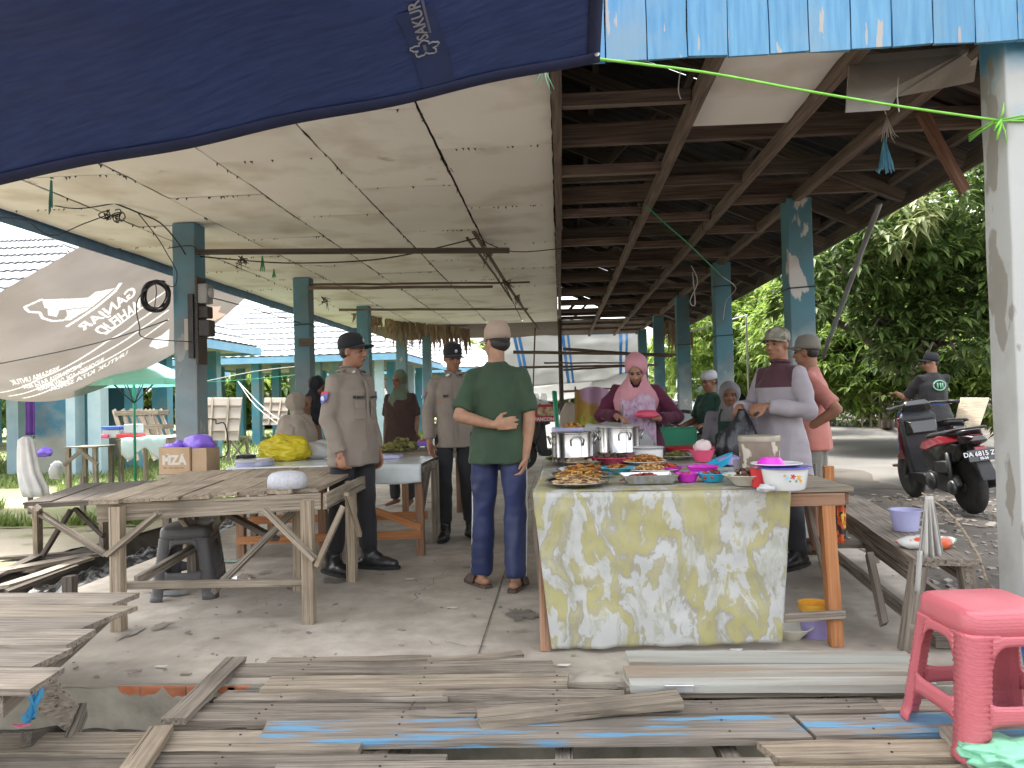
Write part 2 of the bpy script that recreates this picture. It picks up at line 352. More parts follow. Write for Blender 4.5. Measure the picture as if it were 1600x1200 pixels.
for i in range(nb + 1):
    x = lerp(X0, X1, i / nb); y = edge_y(x) - .014; d = bite(x)
    vs += [(x, y + .004, -.5), (x, y, -.03 - d), (x, y, -d), (x, y + .012, -d)]
mb.add(vs, [(i * 4 + k, i * 4 + 4 + k, i * 4 + 5 + k, i * 4 + 1 + k) for i in range(nb) for k in range(3)])
mb.build('plaster_front', plaster, floor)
for b in bites:
    for dx in (-.055, .055): MB().box((0, 0, 0), (.104, .05, .05)).build('brick', brick_m, floor, Matrix.Translation((b.x + dx * (1 if b is not bites[2] else .6), edge_y(b.x) + .018, -.034)), bevel=.004)
mb = MB(); mb.sheet(lambda u, v: (lerp(-3.3, -.7, u), lerp(2.35, 3.262, v), -.20 + .012 * noise.noise((u * 9, v * 5, 0)) - (.05 if v < .02 else 0)), 40, 14); mb.sheet(lambda u, v: (lerp(-3.3, -.7, u), 2.35, lerp(-.5, -.2, v)), 10, 1)
tag(mb.build('drain_ledge', plaster, smooth=True, auto=40), None, None, None, 'structure')
mb = MB(); mb.tube([V(x, edge_y(x) - .022, -.196 + .012 * noise.noise((x * 9, 0, 0)) + .006 * noise.noise((x * 31, 2, 0))) for x in [lerp(-3.2, -.7, i / 90) for i in range(91)]], [.008 + .005 * noise.noise((i * .6, 1, 1)) for i in range(91)], 5); mb.build('ledge_crack', M('crack_dark', (.06, .052, .043), (.1, .085, .07), scale=20), floor)
# floor joints and damp stains are in the slab's own surface: two saw joints
for x0 in (-.42,):
    MB().add([(x0, 3.3, .006), (x0 + .008, 3.3, .006), (x0 + .008, 12, .006), (x0, 12, .006)], [(0, 1, 2, 3)]).build('floor_joint', M('joint_m', (.12, .105, .09), (.2, .18, .15), scale=30), floor)
damp = M('damp_patch', (.20, .172, .142), (.27, .238, .20), scale=14, rough=.5)
water_m = M('puddle_water', (.35, .36, .36), rough=.03, spec=.9)
def patch(name, c, rx, ry, m, seed, z=.007):
    mb = MB(); n = 120; rr = []
    for j in range(n):
        a = 2 * math.pi * j / n; k = .72 + .55 * noise.noise((math.cos(a) * 1.6 + seed, math.sin(a) * 1.6, seed * 3.1)) + .3 * noise.noise((math.cos(a) * 5 + seed, math.sin(a) * 5, 1)) + .2 * noise.noise((math.cos(a) * 14 + seed, math.sin(a) * 14, 2))
        rr.append((c.x + rx * math.cos(a) * k, c.y + ry * math.sin(a) * k, z))
    return mb.add([(c.x, c.y, z)] + rr, [(0, 1 + j, 1 + (j + 1) % n) for j in range(n)]).build(name, m, floor)
patch('damp_stain', gz(522, 908), .13, .11, damp, 2.2); patch('damp_stain', gz(815, 962), .12, .16, damp, 5.1)
patch('damp_stain', gz(250, 980), .06, .10, damp, 3.3); patch('damp_stain', gz(205, 990), .04, .14, damp, 7.3); patch('damp_stain', gz(760, 660 + 180), .12, .2, damp, 9.3)
patch('puddle', gz(378, 905), .10, .16, water_m, 4.2, .008); patch('puddle', gz(335, 878), .2, .14, water_m, 6.2, .008); patch('puddle', gz(265, 928), .16, .1, water_m, 8.2, .008)

rn = random.Random(77); crack_m = M('crack', (.11, .095, .08), (.17, .15, .125), scale=30)
for k, (px, py, dx, dy, n) in enumerate(((640, 940, .10, .9, 26), (300, 1010, .8, .25, 24), (760, 1010, -.5, .12, 18), (1180, 1018, .45, .05, 12), (430, 900, .5, .5, 18))):
    p = gz(px, py, .006); vs = []
    for i in range(n): t = i / (n - 1); q = p + V(dx * t + .05 * noise.noise((t * 7, k, 0)), dy * t + .05 * noise.noise((t * 7, k, 5)), 0); w_ = .0022 * (1 - t) + .0006; vs += [q - V(w_, w_ * .5, 0), q + V(w_, w_ * .5, 0)]
    MB().add(vs, [(2 * i, 2 * i + 1, 2 * i + 3, 2 * i + 2) for i in range(n - 1)]).build('floor_crack', crack_m, floor)
mb = MB()
for _ in range(260):
    x, y = rn.uniform(-3.0, 2.1), 3.35 + 4.5 * rn.random() ** 1.5; s_ = rn.choice((.004, .006, .009, .014)) * rn.uniform(.6, 1.4); mb.box((x, y, .006), (s_ * rn.uniform(1, 3), s_, .003), None, 0, rn.uniform(0, 3))
tag(mb.build('floor_grit', M('grit', (.20, .17, .135), (.36, .32, .26), scale=3, rough=.95)), 'scattered grit and crumbs on the concrete floor', 'grit', None, 'stuff')
mb = MB()
for px, py in ((640, 905), (560, 1058), (250, 1042), (705, 950), (880, 1040), (300, 905), (1150, 1016)): p = gz(px, py, .008); mb.prism([p + V(-.03, 0, 0), p + V(.02, -.008, 0), p + V(.035, .008, .004), p + V(-.02, .014, .002)], (0, 0, .0015))
tag(mb.build('paper_scraps', M('paper_scrap', (.55, .53, .49), rough=.9)), 'small white paper scraps on the concrete floor', 'litter', None, 'stuff')

# ================================================================== PAVILION
PX0, PX1, CZ = -3.2, 2.0, 2.8
COLY = [3.5, 6.5, 9.5, 12.5, 15.5, 18.5]
pav = empty('market_pavilion', (0, 3.3, 0), 0, 'open market pavilion with teal square columns, white ceiling panels and half-stripped roof', 'pavilion')
col_left = mat_two('column_paint_left', (.12, .27, .34), (.255, .29, .30), -.2, .8, (.15, .155, .15), tp=.64, peel=(.42, .43, .42))
col_right = mat_two('column_paint_right', (.10, .24, .29), (.42, .46, .47), -.35, .25, (.13, .14, .13), tp=.64)
col_near = mat_two('column_paint_near', (.10, .33, .52), (.52, .53, .505), 1.02, 1.4, (.22, .205, .17), tp=.60, peel=(.33, .31, .27))
for k, y in enumerate(COLY):
    for side, x in ((0, PX0), (1, PX1)):
        if side == 0 and k == 0: continue
        mb = MB(); s_ = .2; pts = []
        nz_ = 14
        for i in range(nz_ + 1):
            z = lerp(-.02, CZ + .04 * 0 - .004, i / nz_)
            for a, b in ((-1,-1),(1,-1),(1,1),(-1,1)):
                pts.append((a * s_ / 2 + .006 * noise.noise((z * 3, a + k, b)), b * s_ / 2 + .006 * noise.noise((z * 3, b + k, a + 5)), z - CZ / 2))
        fs = [(0, 3, 2, 1), (nz_ * 4, nz_ * 4 + 1, nz_ * 4 + 2, nz_ * 4 + 3)] + [(i * 4 + j, i * 4 + (j + 1) % 4, i * 4 + 4 + (j + 1) % 4, i * 4 + 4 + j) for i in range(nz_) for j in range(4)]
        mb.add(pts, fs).build('column', col_near if (side and k == 0) else (col_right if side else col_left), pav, Matrix.Translation((x + (.045 if side and k == 0 else 0), y, CZ / 2)), bevel=.008, world=True)
# ceiling, panel by panel
panel_m = M('ceiling_panel_paint', (.85, .825, .785), (.90, .88, .84), scale=1.1, rough=.9, var=.05, dirt=(.58, .52, .44), dscale=1.6, dlo=.5, dhi=.76, c3=(.36, .31, .25), s3=3.4, t3=.70, e3=.12)
panel_raw = M('raw_panel', (.28, .25, .22), (.38, .345, .31), scale=5, rough=.95, c3=(.5, .47, .43), s3=9, t3=.64, e3=.04)
ceil = attach(empty('ceiling', (0, 3.4, CZ)), pav)
xe = [-4.35, -3.66, -2.94, -2.2, -1.46, -.73, .0]
offs = [.9, .1, .75, .0, .7, -.05]
rr = random.Random(3)
def panel(x0, x1, y0, y1, m=panel_m, par=ceil, z=CZ):
    mb = MB(); g = .004; n = 14; vs = []
    X = [x0 + g, x1 - g]; edge = lambda t, s: s * .010 * noise.noise((t * 17 + x0 * 7, y0 * 5 + s, 0)) - s * .004
    top = []
    for i in range(n + 1):
        yy = lerp(y0 + g, y1 - g, i / n)
        for s, x in ((-1, X[0]), (1, X[1])):
            top.append(((x + edge(i / n, s) - (x0 + x1) / 2), yy - (y0 + y1) / 2, .006 * noise.noise((x * 3, yy * 2, 0))))
    k = len(top); vs = top + [(a, b, c + .006) for a, b, c in top]
    fs = [(2 * i, 2 * i + 2, 2 * i + 3, 2 * i + 1) for i in range(n)] + [(k + 2 * i, k + 2 * i + 1, k + 2 * i + 3, k + 2 * i + 2) for i in range(n)]
    fs += [(2 * i + (0), k + 2 * i, k + 2 * i + 2, 2 * i + 2) for i in range(n)] + [(2 * i + 1, 2 * i + 3, k + 2 * i + 3, k + 2 * i + 1) for i in range(n)] + [(0, 1, k + 1, k), (2 * n, k + 2 * n, k + 2 * n + 1, 2 * n + 1)]
    mb.add(vs, fs); rx, ry = rr.uniform(-.004, .004), rr.uniform(-.006, .006)
    return mb.build('ceiling_panel', m, par, Matrix.Translation(((x0 + x1) / 2, (y0 + y1) / 2, z + rr.uniform(0, .004))) @ Matrix.Rotation(rx, 4, 'X') @ Matrix.Rotation(ry, 4, 'Y'), world=True)
for i in range(6):
    y = 3.42; yn = 3.42 + (offs[i] if offs[i] > .05 else 1.45 + offs[i])
    while y < 15.9:
        panel(xe[i], xe[i + 1], y, min(yn, 16)); y = yn; yn += 1.5
mb = MB()                               # ragged shreds of filler and cobweb hanging from the panel joints
for x in xe[1:]:
    for _ in range(110):
        y = 3.5 + 12 * rr.random() ** 1.7; l = rr.uniform(.006, .03); w_ = rr.uniform(.003, .012)
        if noise.noise((x * 3, y * 2.2, 0)) < -.05: continue
        p = V(x + rr.uniform(-.008, .008), y, CZ + .002); mb.add([p + V(-.004, -w_, 0), p + V(.004, w_, 0), p + V(rr.uniform(-.006, .006), rr.uniform(-w_, w_), -l)], [(0, 1, 2)])
for _ in range(260):
    i_ = rr.randrange(6); y = 3.42 + (offs[i_] if offs[i_] > .05 else 1.45 + offs[i_]) + 1.5 * rr.randrange(0, 5); x = rr.uniform(xe[i_], xe[i_ + 1]); l = rr.uniform(.005, .025); p = V(x, y + rr.uniform(-.008, .008), CZ + .002); mb.add([p + V(-.008, 0, 0), p + V(.008, .004, 0), p + V(rr.uniform(-.01, .01), 0, -l)], [(0, 1, 2)])
tag(mb.build('joint_shreds', M('shred', (.10, .085, .07), rough=1), ceil, world=True), None, None, None, 'stuff')
panel(.80, 1.40, 3.46, 4.62)
# broken grey panel hanging at an angle beside the near column
A_, B_, C_, D_ = at(1328, 88, 3.75), at(1530, 70, 3.7), at(1522, 128, 3.95), at(1322, 176, 3.6)
mid1, mid2 = at(1390, 172, 3.62), at(1400, 152, 3.68)
MB().prism([A_, B_, C_, mid2, mid1, D_], (.0, .012, .004)).build('hanging_panel', panel_raw, pav, world=True)
# near-black sheet added above the panels, standing in for the loft's shade
void = M('loft_shade', (.03, .026, .022), (.05, .04, .034), scale=3, rough=1)
MB().box((-2.18, 9.7, CZ + .05), (4.36, 12.6, .012)).build('loft_shade_sheet', void, pav, world=True)
# battens, joists, rafters
def bt(x0, x1, y, z=CZ - .01, w=.05, h=.07, m=wood_roof, nm='batten'):
    plank(nm, (x0, y, z), (x1, y, z), w, h, m, pav, seg=2)
for x, zz in ((.03, CZ - .005), (.78, CZ - .012), (1.42, CZ - .012), (1.98, CZ)):
    y = 3.45
    while y < 19.5:
        y2 = min(y + rr.uniform(3.4, 4.2), 19.6)
        plank('batten', (x + rr.uniform(-.01, .01), y, zz), (x + rr.uniform(-.01, .01), y2, zz), .055, .075, wood_roof, pav, seg=3); y = y2 + .01
yy = 4.1
seqs = [(.05, .75), (.81, 1.39), (1.45, 1.95)]
for k, (a, b) in enumerate(seqs):
    y = 4.15 + (0, 1.65, 2.3)[k]
    while y < 19:
        bt(a, b, y, CZ + rr.uniform(.0, .012)); y += rr.uniform(1.1, 1.35)
for y in COLY[0:1] + [5.0] + COLY[1:]:     # tie beams just above the battens
    plank('tie_beam', (-4.2, y + .06, CZ + .13), (2.8, y + .06, CZ + .13), .05, .14, wood_roof, pav, seg=4)
for y in (5.9, 8.0, 10.8, 13.8):
    plank('tie_beam', (0.02, y, CZ + .11), (2.7, y, CZ + .11), .04, .11, wood_dark, pav, seg=3)
RX, RZ = -.6, 4.35                      # ridge
EZ = 2.83                               # eave height
for y in [3.6 + .95 * i for i in range(18)]:
    plank('rafter', (RX, y, RZ - .06), (2.85, y, EZ - .05), .05, .1, wood_dark, pav, seg=2)
    if y > 15 or y < 5: plank('rafter', (RX, y, RZ - .06), (-4.3, y, EZ + .02), .05, .1, wood_dark, pav, seg=2)
for t in (.08, .28, .48, .68, .86, .97):
    plank('purlin', (lerp(RX, 2.85, t), 3.4, lerp(RZ, EZ, t) + .015), (lerp(RX, 2.85, t), 20, lerp(RZ, EZ, t) + .015), .05, .05, wood_dark, pav, seg=4)
for y in COLY:                          # struts
    plank('strut', (1.0, y + .1, CZ + .1), (1.0, y + .1, 3.72), .05, .07, wood_dark, pav, up=(0, 1, 0), seg=2)
    plank('strut', (.15, y + .1, CZ + .1), (.95, y + .1, 3.7), .05, .07, wood_dark, pav, up=(0, 1, 0), seg=2)
# corrugated roof sheets
tin = M('old_tin', (.035, .036, .038), (.075, .07, .066), scale=2, rough=.55, metal=.3, var=.3, c3=(.10, .055, .035), s3=2, t3=.55, e3=.1)
def roof_sheet_mesh(Lx, dz):
    mb = MB(); n = 26
    mb.sheet(lambda u, v: (Lx * v, (u - .5) * .98, dz * v + .016 * math.sin(u * n / 2 * math.pi)), n * 2, 1)
    return mb.mesh('roof_sheet', tin, True)
rs_up = roof_sheet_mesh((2.95 - RX) * .52, (EZ - RZ) * .52); 
for side in (1, -1):
    for row in (0, 1):
        for k in range(18):
            o = bpy.data.objects.new('roof_sheet', rs_up); col.objects.link(o); y = 3.75 + .95 * k
            x0 = RX + side * (2.95 - RX) * .5 * row; z0 = RZ + .06 + (EZ - RZ) * .5 * row + (.03 if row == 0 else 0)
            o.matrix_basis = Matrix.Translation((x0, y, z0)) @ (Matrix.Rotation(math.pi, 4, 'Z') if side < 0 else Matrix.Identity(4)) @ Matrix.Rotation(rr.uniform(-.006, .006), 4, 'Z') @ Matrix.Rotation(rr.uniform(-.012, .004), 4, 'Y')
            if side < 0: o.scale = ((4.45 + RX) / (2.95 - RX) * 1.0, 1, 1.0)
            attach(o, pav)
MB().prism([(-4.4, 3.36, 2.9), (2.92, 3.36, 2.9), (RX, 3.36, RZ)], (0, .03, 0)).build('gable_wall', blue_paint, pav, world=True)
# blue boarded fascia
x = -4.4; k = 0
while x < 2.95:
    wd = .172 + rr.uniform(-.006, .006); zb = 2.668 + rr.uniform(-.004, .004) - (.003 * (x + 4.4))
    mb = MB(); n = 5; H = .62; vs = []
    for i in range(n + 1):
        z = H * i / n
        for a, b in ((-1,-1),(1,-1),(1,1),(-1,1)): vs.append((a * (wd / 2 - .003) + rr.uniform(-.0015, .0015), b * .011 + rr.uniform(-.001, .001), z + (rr.uniform(-.004, .004) if i == 0 else 0)))
    fs = [(0, 3, 2, 1), (n * 4, n * 4 + 1, n * 4 + 2, n * 4 + 3)] + [(i * 4 + j, i * 4 + (j + 1) % 4, i * 4 + 4 + (j + 1) % 4, i * 4 + 4 + j) for i in range(n) for j in range(4)]
    mb.add(vs, fs).build('fascia_board', blue_paint, pav, Matrix.Translation((x + wd / 2, 3.325 + rr.uniform(-.004, .004), zb)) @ Matrix.Rotation(rr.uniform(-.006, .006), 4, 'Y'), world=True)
    x += wd; k += 1
eave_blue = M('eave_blue', (.08, .17, .30), (.13, .25, .40), scale=6, rough=.6, bump=.2)
for a, b in ((3.4, 7.2), (7.2, 11.0), (11.0, 14.8), (14.8, 17.5)):
    plank('eave_board', (-4.38, a, CZ - .01), (-4.38, b - .01, CZ - .01), .022, .16, eave_blue, pav, seg=3)
    plank('eave_board', (2.92, a, EZ - .03), (2.92, b - .01, EZ - .03), .022, .13, wood_dark, pav, seg=3)
# loose plank hanging from the eave and the steel prop outside
plank('hanging_plank', at(1440, 175, 4.6), at(1508, 300, 4.5), .06, .03, wood_red, pav, up=(0, 1, 0))
plank('batten', at(1480, 120, 4.2), at(1215, 330, 7.2), .05, .05, wood_roof, pav)
# ================================================================== FURNITURE
def leg(par, top, bot, w, m, nm='leg', t=None):
    return plank(nm, bot, top, w, t or w, m, par, up=(0, 1, 0), seg=2, jit=.002, ends=.002)
def bar(par, a, b, w, t, m, nm='brace', up=(0, 0, 1)):
    return plank(nm, a, b, t, w, m, par, up=up, seg=2, jit=.002, ends=.012)
def boards(par, NL, NR, FL, FR, n, t, m, along='Y', gap=.006, nm='board', rows=1, over=.0, rnd=None):
    rnd = rnd or random
    for r_ in range(rows):
        for i in range(n):
            u = (i + .5) / n
            if along == 'Y':
                a0, b0 = lerp(NL, NR, u), lerp(FL, FR, u); wd = ((NR - NL).length + (FR - FL).length) / 2 / n
            else:
                a0, b0 = lerp(NL, FL, u), lerp(NR, FR, u); wd = ((FL - NL).length + (FR - NR).length) / 2 / n
            a = lerp(a0, b0, r_ / rows + (.002 if r_ else 0)); b = lerp(a0, b0, (r_ + 1) / rows - .002)
            e = rnd.uniform(0, over); dz = Vector((0, 0, rnd.uniform(-.003, .003)))
            plank(nm, a + dz - (b - a).normalized() * e, b + dz, wd - gap, t, m, par, seg=3, jit=.002, rnd=rnd)
# --- big plank table, left of centre
T = empty('wooden_table', gz(330, 950), 0, 'large weathered plank table with crossed diagonal braces holding the white cap', 'table')
z = .70
NL, NR, FR, FL = gz(140, 786, z), gz(498, 764, z), gz(578, 727, z), gz(292, 738, z)
boards(T, NL, NR, FL, FR, 8, .022, wood_tan, 'Y', .005, rows=2, over=.03)
lNL, lNR, lFR, lFL = gz(186, 985), gz(484, 974), gz(551, 908), gz(303, 917)
for p in (lNL, lNR, lFR, lFL): leg(T, p + V(0, 0, .675), p, .062, wood_tan if p is not lFL else wood_grey)
p = gz(466, 922); leg(T, p + V(0, 0, .67), p + V(0, 0, .0), .05, wood_tan)
p = gz(528, 876); leg(T, p + V(0, 0, .62), p + V(0, 0, .0), .05, wood_tan)
zb = .635
a, b = gz(150, 802, zb), gz(503, 783, zb); bar(T, a, b, .095, .025, wood_pale, 'apron')
bar(T, gz(497, 785, zb) + V(.03, .03, 0), gz(573, 748, zb) + V(.03, 0, 0), .09, .025, wood_pale, 'apron')
bar(T, gz(160, 802, zb) + V(-.03, .04, 0), gz(305, 752, zb), .09, .025, wood_grey, 'apron')
y1 = lNL.y - .045; yr = lNR.y - .05
bar(T, at(168, 868, y1), at(246, 803, y1 + .02), .075, .025, wood_pale, up=(0, 1, 0)); bar(T, at(414, 797, yr), at(491, 873, yr - .01), .05, .024, wood_pale, up=(0, 1, 0))
bar(T, at(335, 922, yr + .08), at(460, 798, yr + .55), .075, .03, wood_grey, up=(0, 1, 0)); bar(T, at(350, 800, yr + .75), at(430, 842, yr + .5), .06, .03, wood_dark, up=(0, 1, 0))
bar(T, at(192, 915, y1 + .10), at(476, 909, yr + .12), .035, .05, wood_pale, 'rail'); bar(T, at(213, 908, y1 + .15), at(318, 848, lFL.y), .05, .03, wood_grey, 'rail')
bar(T, at(537, 790, yr + .12), at(493, 888, yr + .02), .045, .025, wood_tan, up=(0, 1, 0)); bar(T, at(541, 772, yr + .55), at(562, 835, yr + .7), .04, .025, wood_tan, up=(0, 1, 0))
bar(T, at(285, 805, yr + .6), at(310, 842, yr + .75), .08, .03, wood_grey, up=(0, 1, 0)); bar(T, at(348, 808, yr + .75), at(315, 848, yr + .78), .06, .03, wood_grey, up=(0, 1, 0))
# --- low grey table further left
T = empty('wooden_table', (-3.9, 6.2, -.08), 0, 'low dark plank table with crossed legs beside the open drain', 'table')
z = .43
NL, NR, FL, FR = gz(36, 787, z), gz(300, 776, z), gz(130, 757, z), gz(330, 748, z)
boards(T, NL, NR, FL, FR, 6, .02, wood_dark, 'Y', .012, over=.03)
for px, py in ((60, 866), (163, 858)): p = gz(px, py, -.08); leg(T, gz(px - 2, 793, z - .02), p, .055, wood_grey)
for px, py in ((178, 830), (130, 800)): p = gz(px, py, -.0); leg(T, V(p.x, p.y, z - .01), V(p.x, p.y, -.1), .05, wood_grey)
bar(T, at(48, 793, NL.y - .03), at(168, 868, NL.y - .1), .075, .025, wood_grey, up=(0, 1, 0)); bar(T, at(112, 795, NL.y + .3), at(68, 866, NL.y + .2), .05, .03, wood_dark, up=(0, 1, 0)); bar(T, at(118, 795, NL.y + .3), at(162, 838, NL.y + .2), .04, .03, wood_dark, up=(0, 1, 0))
bar(T, at(40, 791, NL.y), at(152, 785, NL.y), .04, .03, wood_dark, 'apron')
# --- bench table in the near left corner
T = empty('wooden_table', (-2.4, 3.0, -.4), 0, 'weathered plank table with blue rag tied to its leg, cut off at the left', 'table')
z = .33
A0, A1 = gz(212, 931, z), gz(52, 1080, z); ax = V(-1.35, .06, 0)
rnd = random.Random(5)
n = 6
for i in range(n):
    u0 = (i + .5) / n; p = lerp(A0, A1, u0) + V((0, .02, -.05, .0, -.03, .0)[i], 0, rnd.uniform(-.004, .008)); plank('board', p, p + ax, (A1 - A0).length / n * .97, .022, wood_grey if i != 1 else wood_pale, T, seg=4, jit=.004, ends=.03, rnd=rnd)
bar(T, A0 + V(-.1, 0, -.05), A1 + V(-.12, 0, -.05), .07, .035, wood_grey, 'apron')
for px, py, zz in ((112, 1095, -.36), (50, 1185, -.36)):
    p = gz(px, py, zz); leg(T, V(p.x, p.y, .31), p, .055, wood_dark)
p = gz(112, 1095, -.36); leg(T, p + V(-.9, .2, .68), p + V(-.9, .2, 0), .055, wood_dark); p = gz(50, 1185, -.36); leg(T, p + V(-.9, .2, .68), p + V(-.9, .2, 0), .055, wood_dark)
bar(T, at(40, 1155, 2.6), at(110, 1140, 2.95), .05, .03, wood_dark, 'rail'); bar(T, at(95, 1190, 2.6), at(130, 1110, 2.9), .06, .03, wood_grey, 'rail')
MB().prism([at(70, 1045, 2.7), at(120, 1105, 2.75), at(105, 1145, 2.75), at(60, 1110, 2.7)], (.0, .012, 0)).build('side_panel', wood_grey, T, world=True)
rag_blue = M('blue_rag', (.04, .26, .50), (.09, .40, .66), scale=12, rough=.8); rag_pink = M('pink_rag', (.62, .10, .22), (.75, .2, .3), scale=12)
def rag(name, pts, wd, m, label, cat, seed=0, layers=3):
    mb = MB(); rn = random.Random(seed)
    for k in range(layers):
        q = [Vector(p) + V(rn.uniform(-wd, wd), rn.uniform(-wd, wd) * .5, rn.uniform(-wd, wd) * .5) for p in pts]
        mb.tube(q, [wd * rn.uniform(.35, .8) for _ in q], 6, flat=.35)
    return tag(mb.build(name, m, smooth=True), label, cat)
rag('tied_rag', [at(68, 1045, 2.62), at(58, 1085, 2.6), at(48, 1110, 2.6), at(42, 1125, 2.6)], .022, rag_blue, 'blue plastic rag tied round the near left table leg', 'rag', 1, 5)
rag('tied_rag', [at(20, 1133, 2.58), at(35, 1134, 2.57), at(48, 1131, 2.58)], .008, rag_pink, 'pink ribbon knotted on the near left table leg', 'ribbon', 2)

# --- food stall table with the marbled cloth
T = empty('stall_table', (.6, 4.6, 0), 0, 'food stall table with orange wooden legs under the marbled cloth', 'table')
z = .735; TX0, TX1, TY0, TY1 = -.115, 1.36, 3.70, 5.80
boards(T, V(TX0, TY0 + .01, z), V(TX1, TY0 + .01, z), V(TX0, TY1, z), V(TX1, TY1, z), 11, .024, wood_pale, 'X', .004)
p = gz(852, 1016); leg(T, V(TX0 + .02, TY0 + .1, .72), p, .05, wood_brown)
p = gz(1306, 1009); leg(T, at(1291, 786, p.y + .02), p, .058, wood_orange); p2 = gz(1300, 905); leg(T, V(p2.x, p2.y, .72), p2, .055, wood_orange)
leg(T, V(TX0 + .05, TY1 - .1, .72), V(TX0 + .05, TY1 - .1, 0), .05, wood_brown); leg(T, V(TX1 - .05, TY1 - .1, .72), V(TX1 - .05, TY1 - .1, 0), .05, wood_brown)
bar(T, V(TX0, TY0 + .03, .69), V(TX1 - .03, TY0 + .03, .69), .06, .03, wood_brown, 'apron'); bar(T, V(TX1 - .02, TY0 + .05, .69), V(TX1 - .02, TY1, .69), .06, .03, wood_brown, 'apron')
bar(T, at(1216, 966, p.y - .045), at(1316, 960, p.y - .045), .04, .025, wood_grey, 'rail'); bar(T, at(1262, 790, p.y + .25), at(1301, 945, p.y + .04), .02, .02, wood_grey)
bar(T, at(835, 800, TY0 + .1), at(850, 960, TY0 + .12), .03, .03, wood_grey)
def marble():
    m = bpy.data.materials.new('marbled_oilcloth'); m.use_nodes = True; N = m.node_tree.nodes; Lk = m.node_tree.links; b = N['Principled BSDF']; b.inputs['Roughness'].default_value = .42
    tc = N.new('ShaderNodeTexCoord'); mp = N.new('ShaderNodeMapping'); mp.inputs['Rotation'].default_value = (0, R(-32), R(15)); mp.inputs['Scale'].default_value = (1.5, 1.2, .8); Lk.new(tc.outputs['Object'], mp.inputs[0])
    nw = N.new('ShaderNodeTexNoise'); nw.inputs['Scale'].default_value = 2.6; nw.inputs['Detail'].default_value = 4; Lk.new(mp.outputs[0], nw.inputs['Vector']); ms = N.new('ShaderNodeVectorMath'); ms.operation = 'MULTIPLY_ADD'; ms.inputs[1].default_value = (.6, .6, .6); Lk.new(nw.outputs['Color'], ms.inputs[0]); Lk.new(mp.outputs[0], ms.inputs[2])
    n0 = N.new('ShaderNodeTexNoise'); n0.inputs['Scale'].default_value = 1.5; n0.inputs['Detail'].default_value = 9; n0.inputs['Roughness'].default_value = .6; Lk.new(ms.outputs[0], n0.inputs['Vector'])
    r = N.new('ShaderNodeValToRGB'); cr = r.color_ramp
    Yl, Yp, Wh, Gy, Ol = (.395, .362, .165), (.41, .385, .24), (.47, .475, .455), (.33, .325, .305), (.335, .31, .215)
    el = [(0, Yl), (.36, Yl), (.385, Yp), (.39, Ol), (.402, Wh), (.455, Wh), (.462, Gy), (.472, Ol), (.485, Yl), (.515, Yl), (.525, Ol), (.535, Yp), (.545, Wh), (.592, Wh), (.60, Gy), (.605, Ol), (.63, Yp), (.66, Yl), (1, Yl)]
    while len(cr.elements) > 1: cr.elements.remove(cr.elements[-1])
    cr.elements[0].position = el[0][0]; cr.elements[0].color = (*el[0][1], 1)
    for p_, c_ in el[1:]: e = cr.elements.new(p_); e.color = (*c_, 1)
    Lk.new(n0.outputs['Fac'], r.inputs[0])
    n1 = N.new('ShaderNodeTexNoise'); n1.inputs['Scale'].default_value = 7; n1.inputs['Detail'].default_value = 8; n1.inputs['Roughness'].default_value = .7; Lk.new(ms.outputs[0], n1.inputs['Vector'])
    q = N.new('ShaderNodeMapRange'); q.inputs[1].default_value = .52; q.inputs[2].default_value = .6; q.inputs[4].default_value = .5; Lk.new(n1.outputs['Fac'], q.inputs[0])
    mx = N.new('ShaderNodeMix'); mx.data_type = 'RGBA'; mx.inputs[7].default_value = (.29, .285, .19, 1); Lk.new(q.outputs[0], mx.inputs[0]); Lk.new(r.outputs[0], mx.inputs[6]); Lk.new(mx.outputs[2], b.inputs['Base Color'])
    n2 = N.new('ShaderNodeTexNoise'); n2.inputs['Scale'].default_value = 5; n2.inputs['Detail'].default_value = 3; bp = N.new('ShaderNodeBump'); bp.inputs['Strength'].default_value = .25; bp.inputs['Distance'].default_value = .03
    Lk.new(tc.outputs['Object'], n2.inputs['Vector']); Lk.new(n2.outputs['Fac'], bp.inputs['Height']); Lk.new(bp.outputs[0], b.inputs['Normal']); return m
marble_m = marble()
mb = MB(); TL, TR, BL, BR = at(832, 770, 3.685), at(1236, 767, 3.685), at(862, 1014, 3.665), at(1222, 1003, 3.665)
def cloth(u, v):                        # v 0 hem .. 1 table edge, then back over the table top
    if v <= .62:
        t = v / .62; p = lerp(lerp(BL, BR, u), lerp(TL, TR, u), t)
        f = (1 - t); p = p + V(0, -.030 * f * noise.noise((u * 6, t * 1.2, 9)) - .010 * noise.noise((u * 5 + t * 3, t * 4, 2)) * min(1, 4 * f) - .006 * f * math.sin(u * 41 + 3 * t) - .008 * f, .010 * f * noise.noise((u * 5, 0, 4)) + .006 * f * noise.noise((u * 19, 0, 0)) - .006 * math.sin(u * math.pi) * (1 if t > .95 else 0))
        p.y += .004 * noise.noise((u * 18, t * 12, 1)); return p
    t = (v - .62) / .38; x = lerp(lerp(TL.x, TR.x, u), lerp(-.125, 1.30, u), min(1, t * 3)); y = lerp(3.70, 5.3, t)
    return V(x, y, .752 + .003 * noise.noise((u * 20, t * 20, 0)))
mb.sheet(cloth, 90, 70)
tag(mb.build('tablecloth', marble_m, smooth=True, solid=.003), 'yellow and white marbled oilcloth hanging over the stall front', 'tablecloth')
mb = MB()                               # left side drop of the second cloth, dusty green with pink and grey stripes
stripe = M('striped_oilcloth', (.34, .36, .27), (.42, .43, .34), scale=3, rough=.5, c3=(.50, .30, .36), s3=2.5, t3=.56, stretch3=(1, .2, 6))
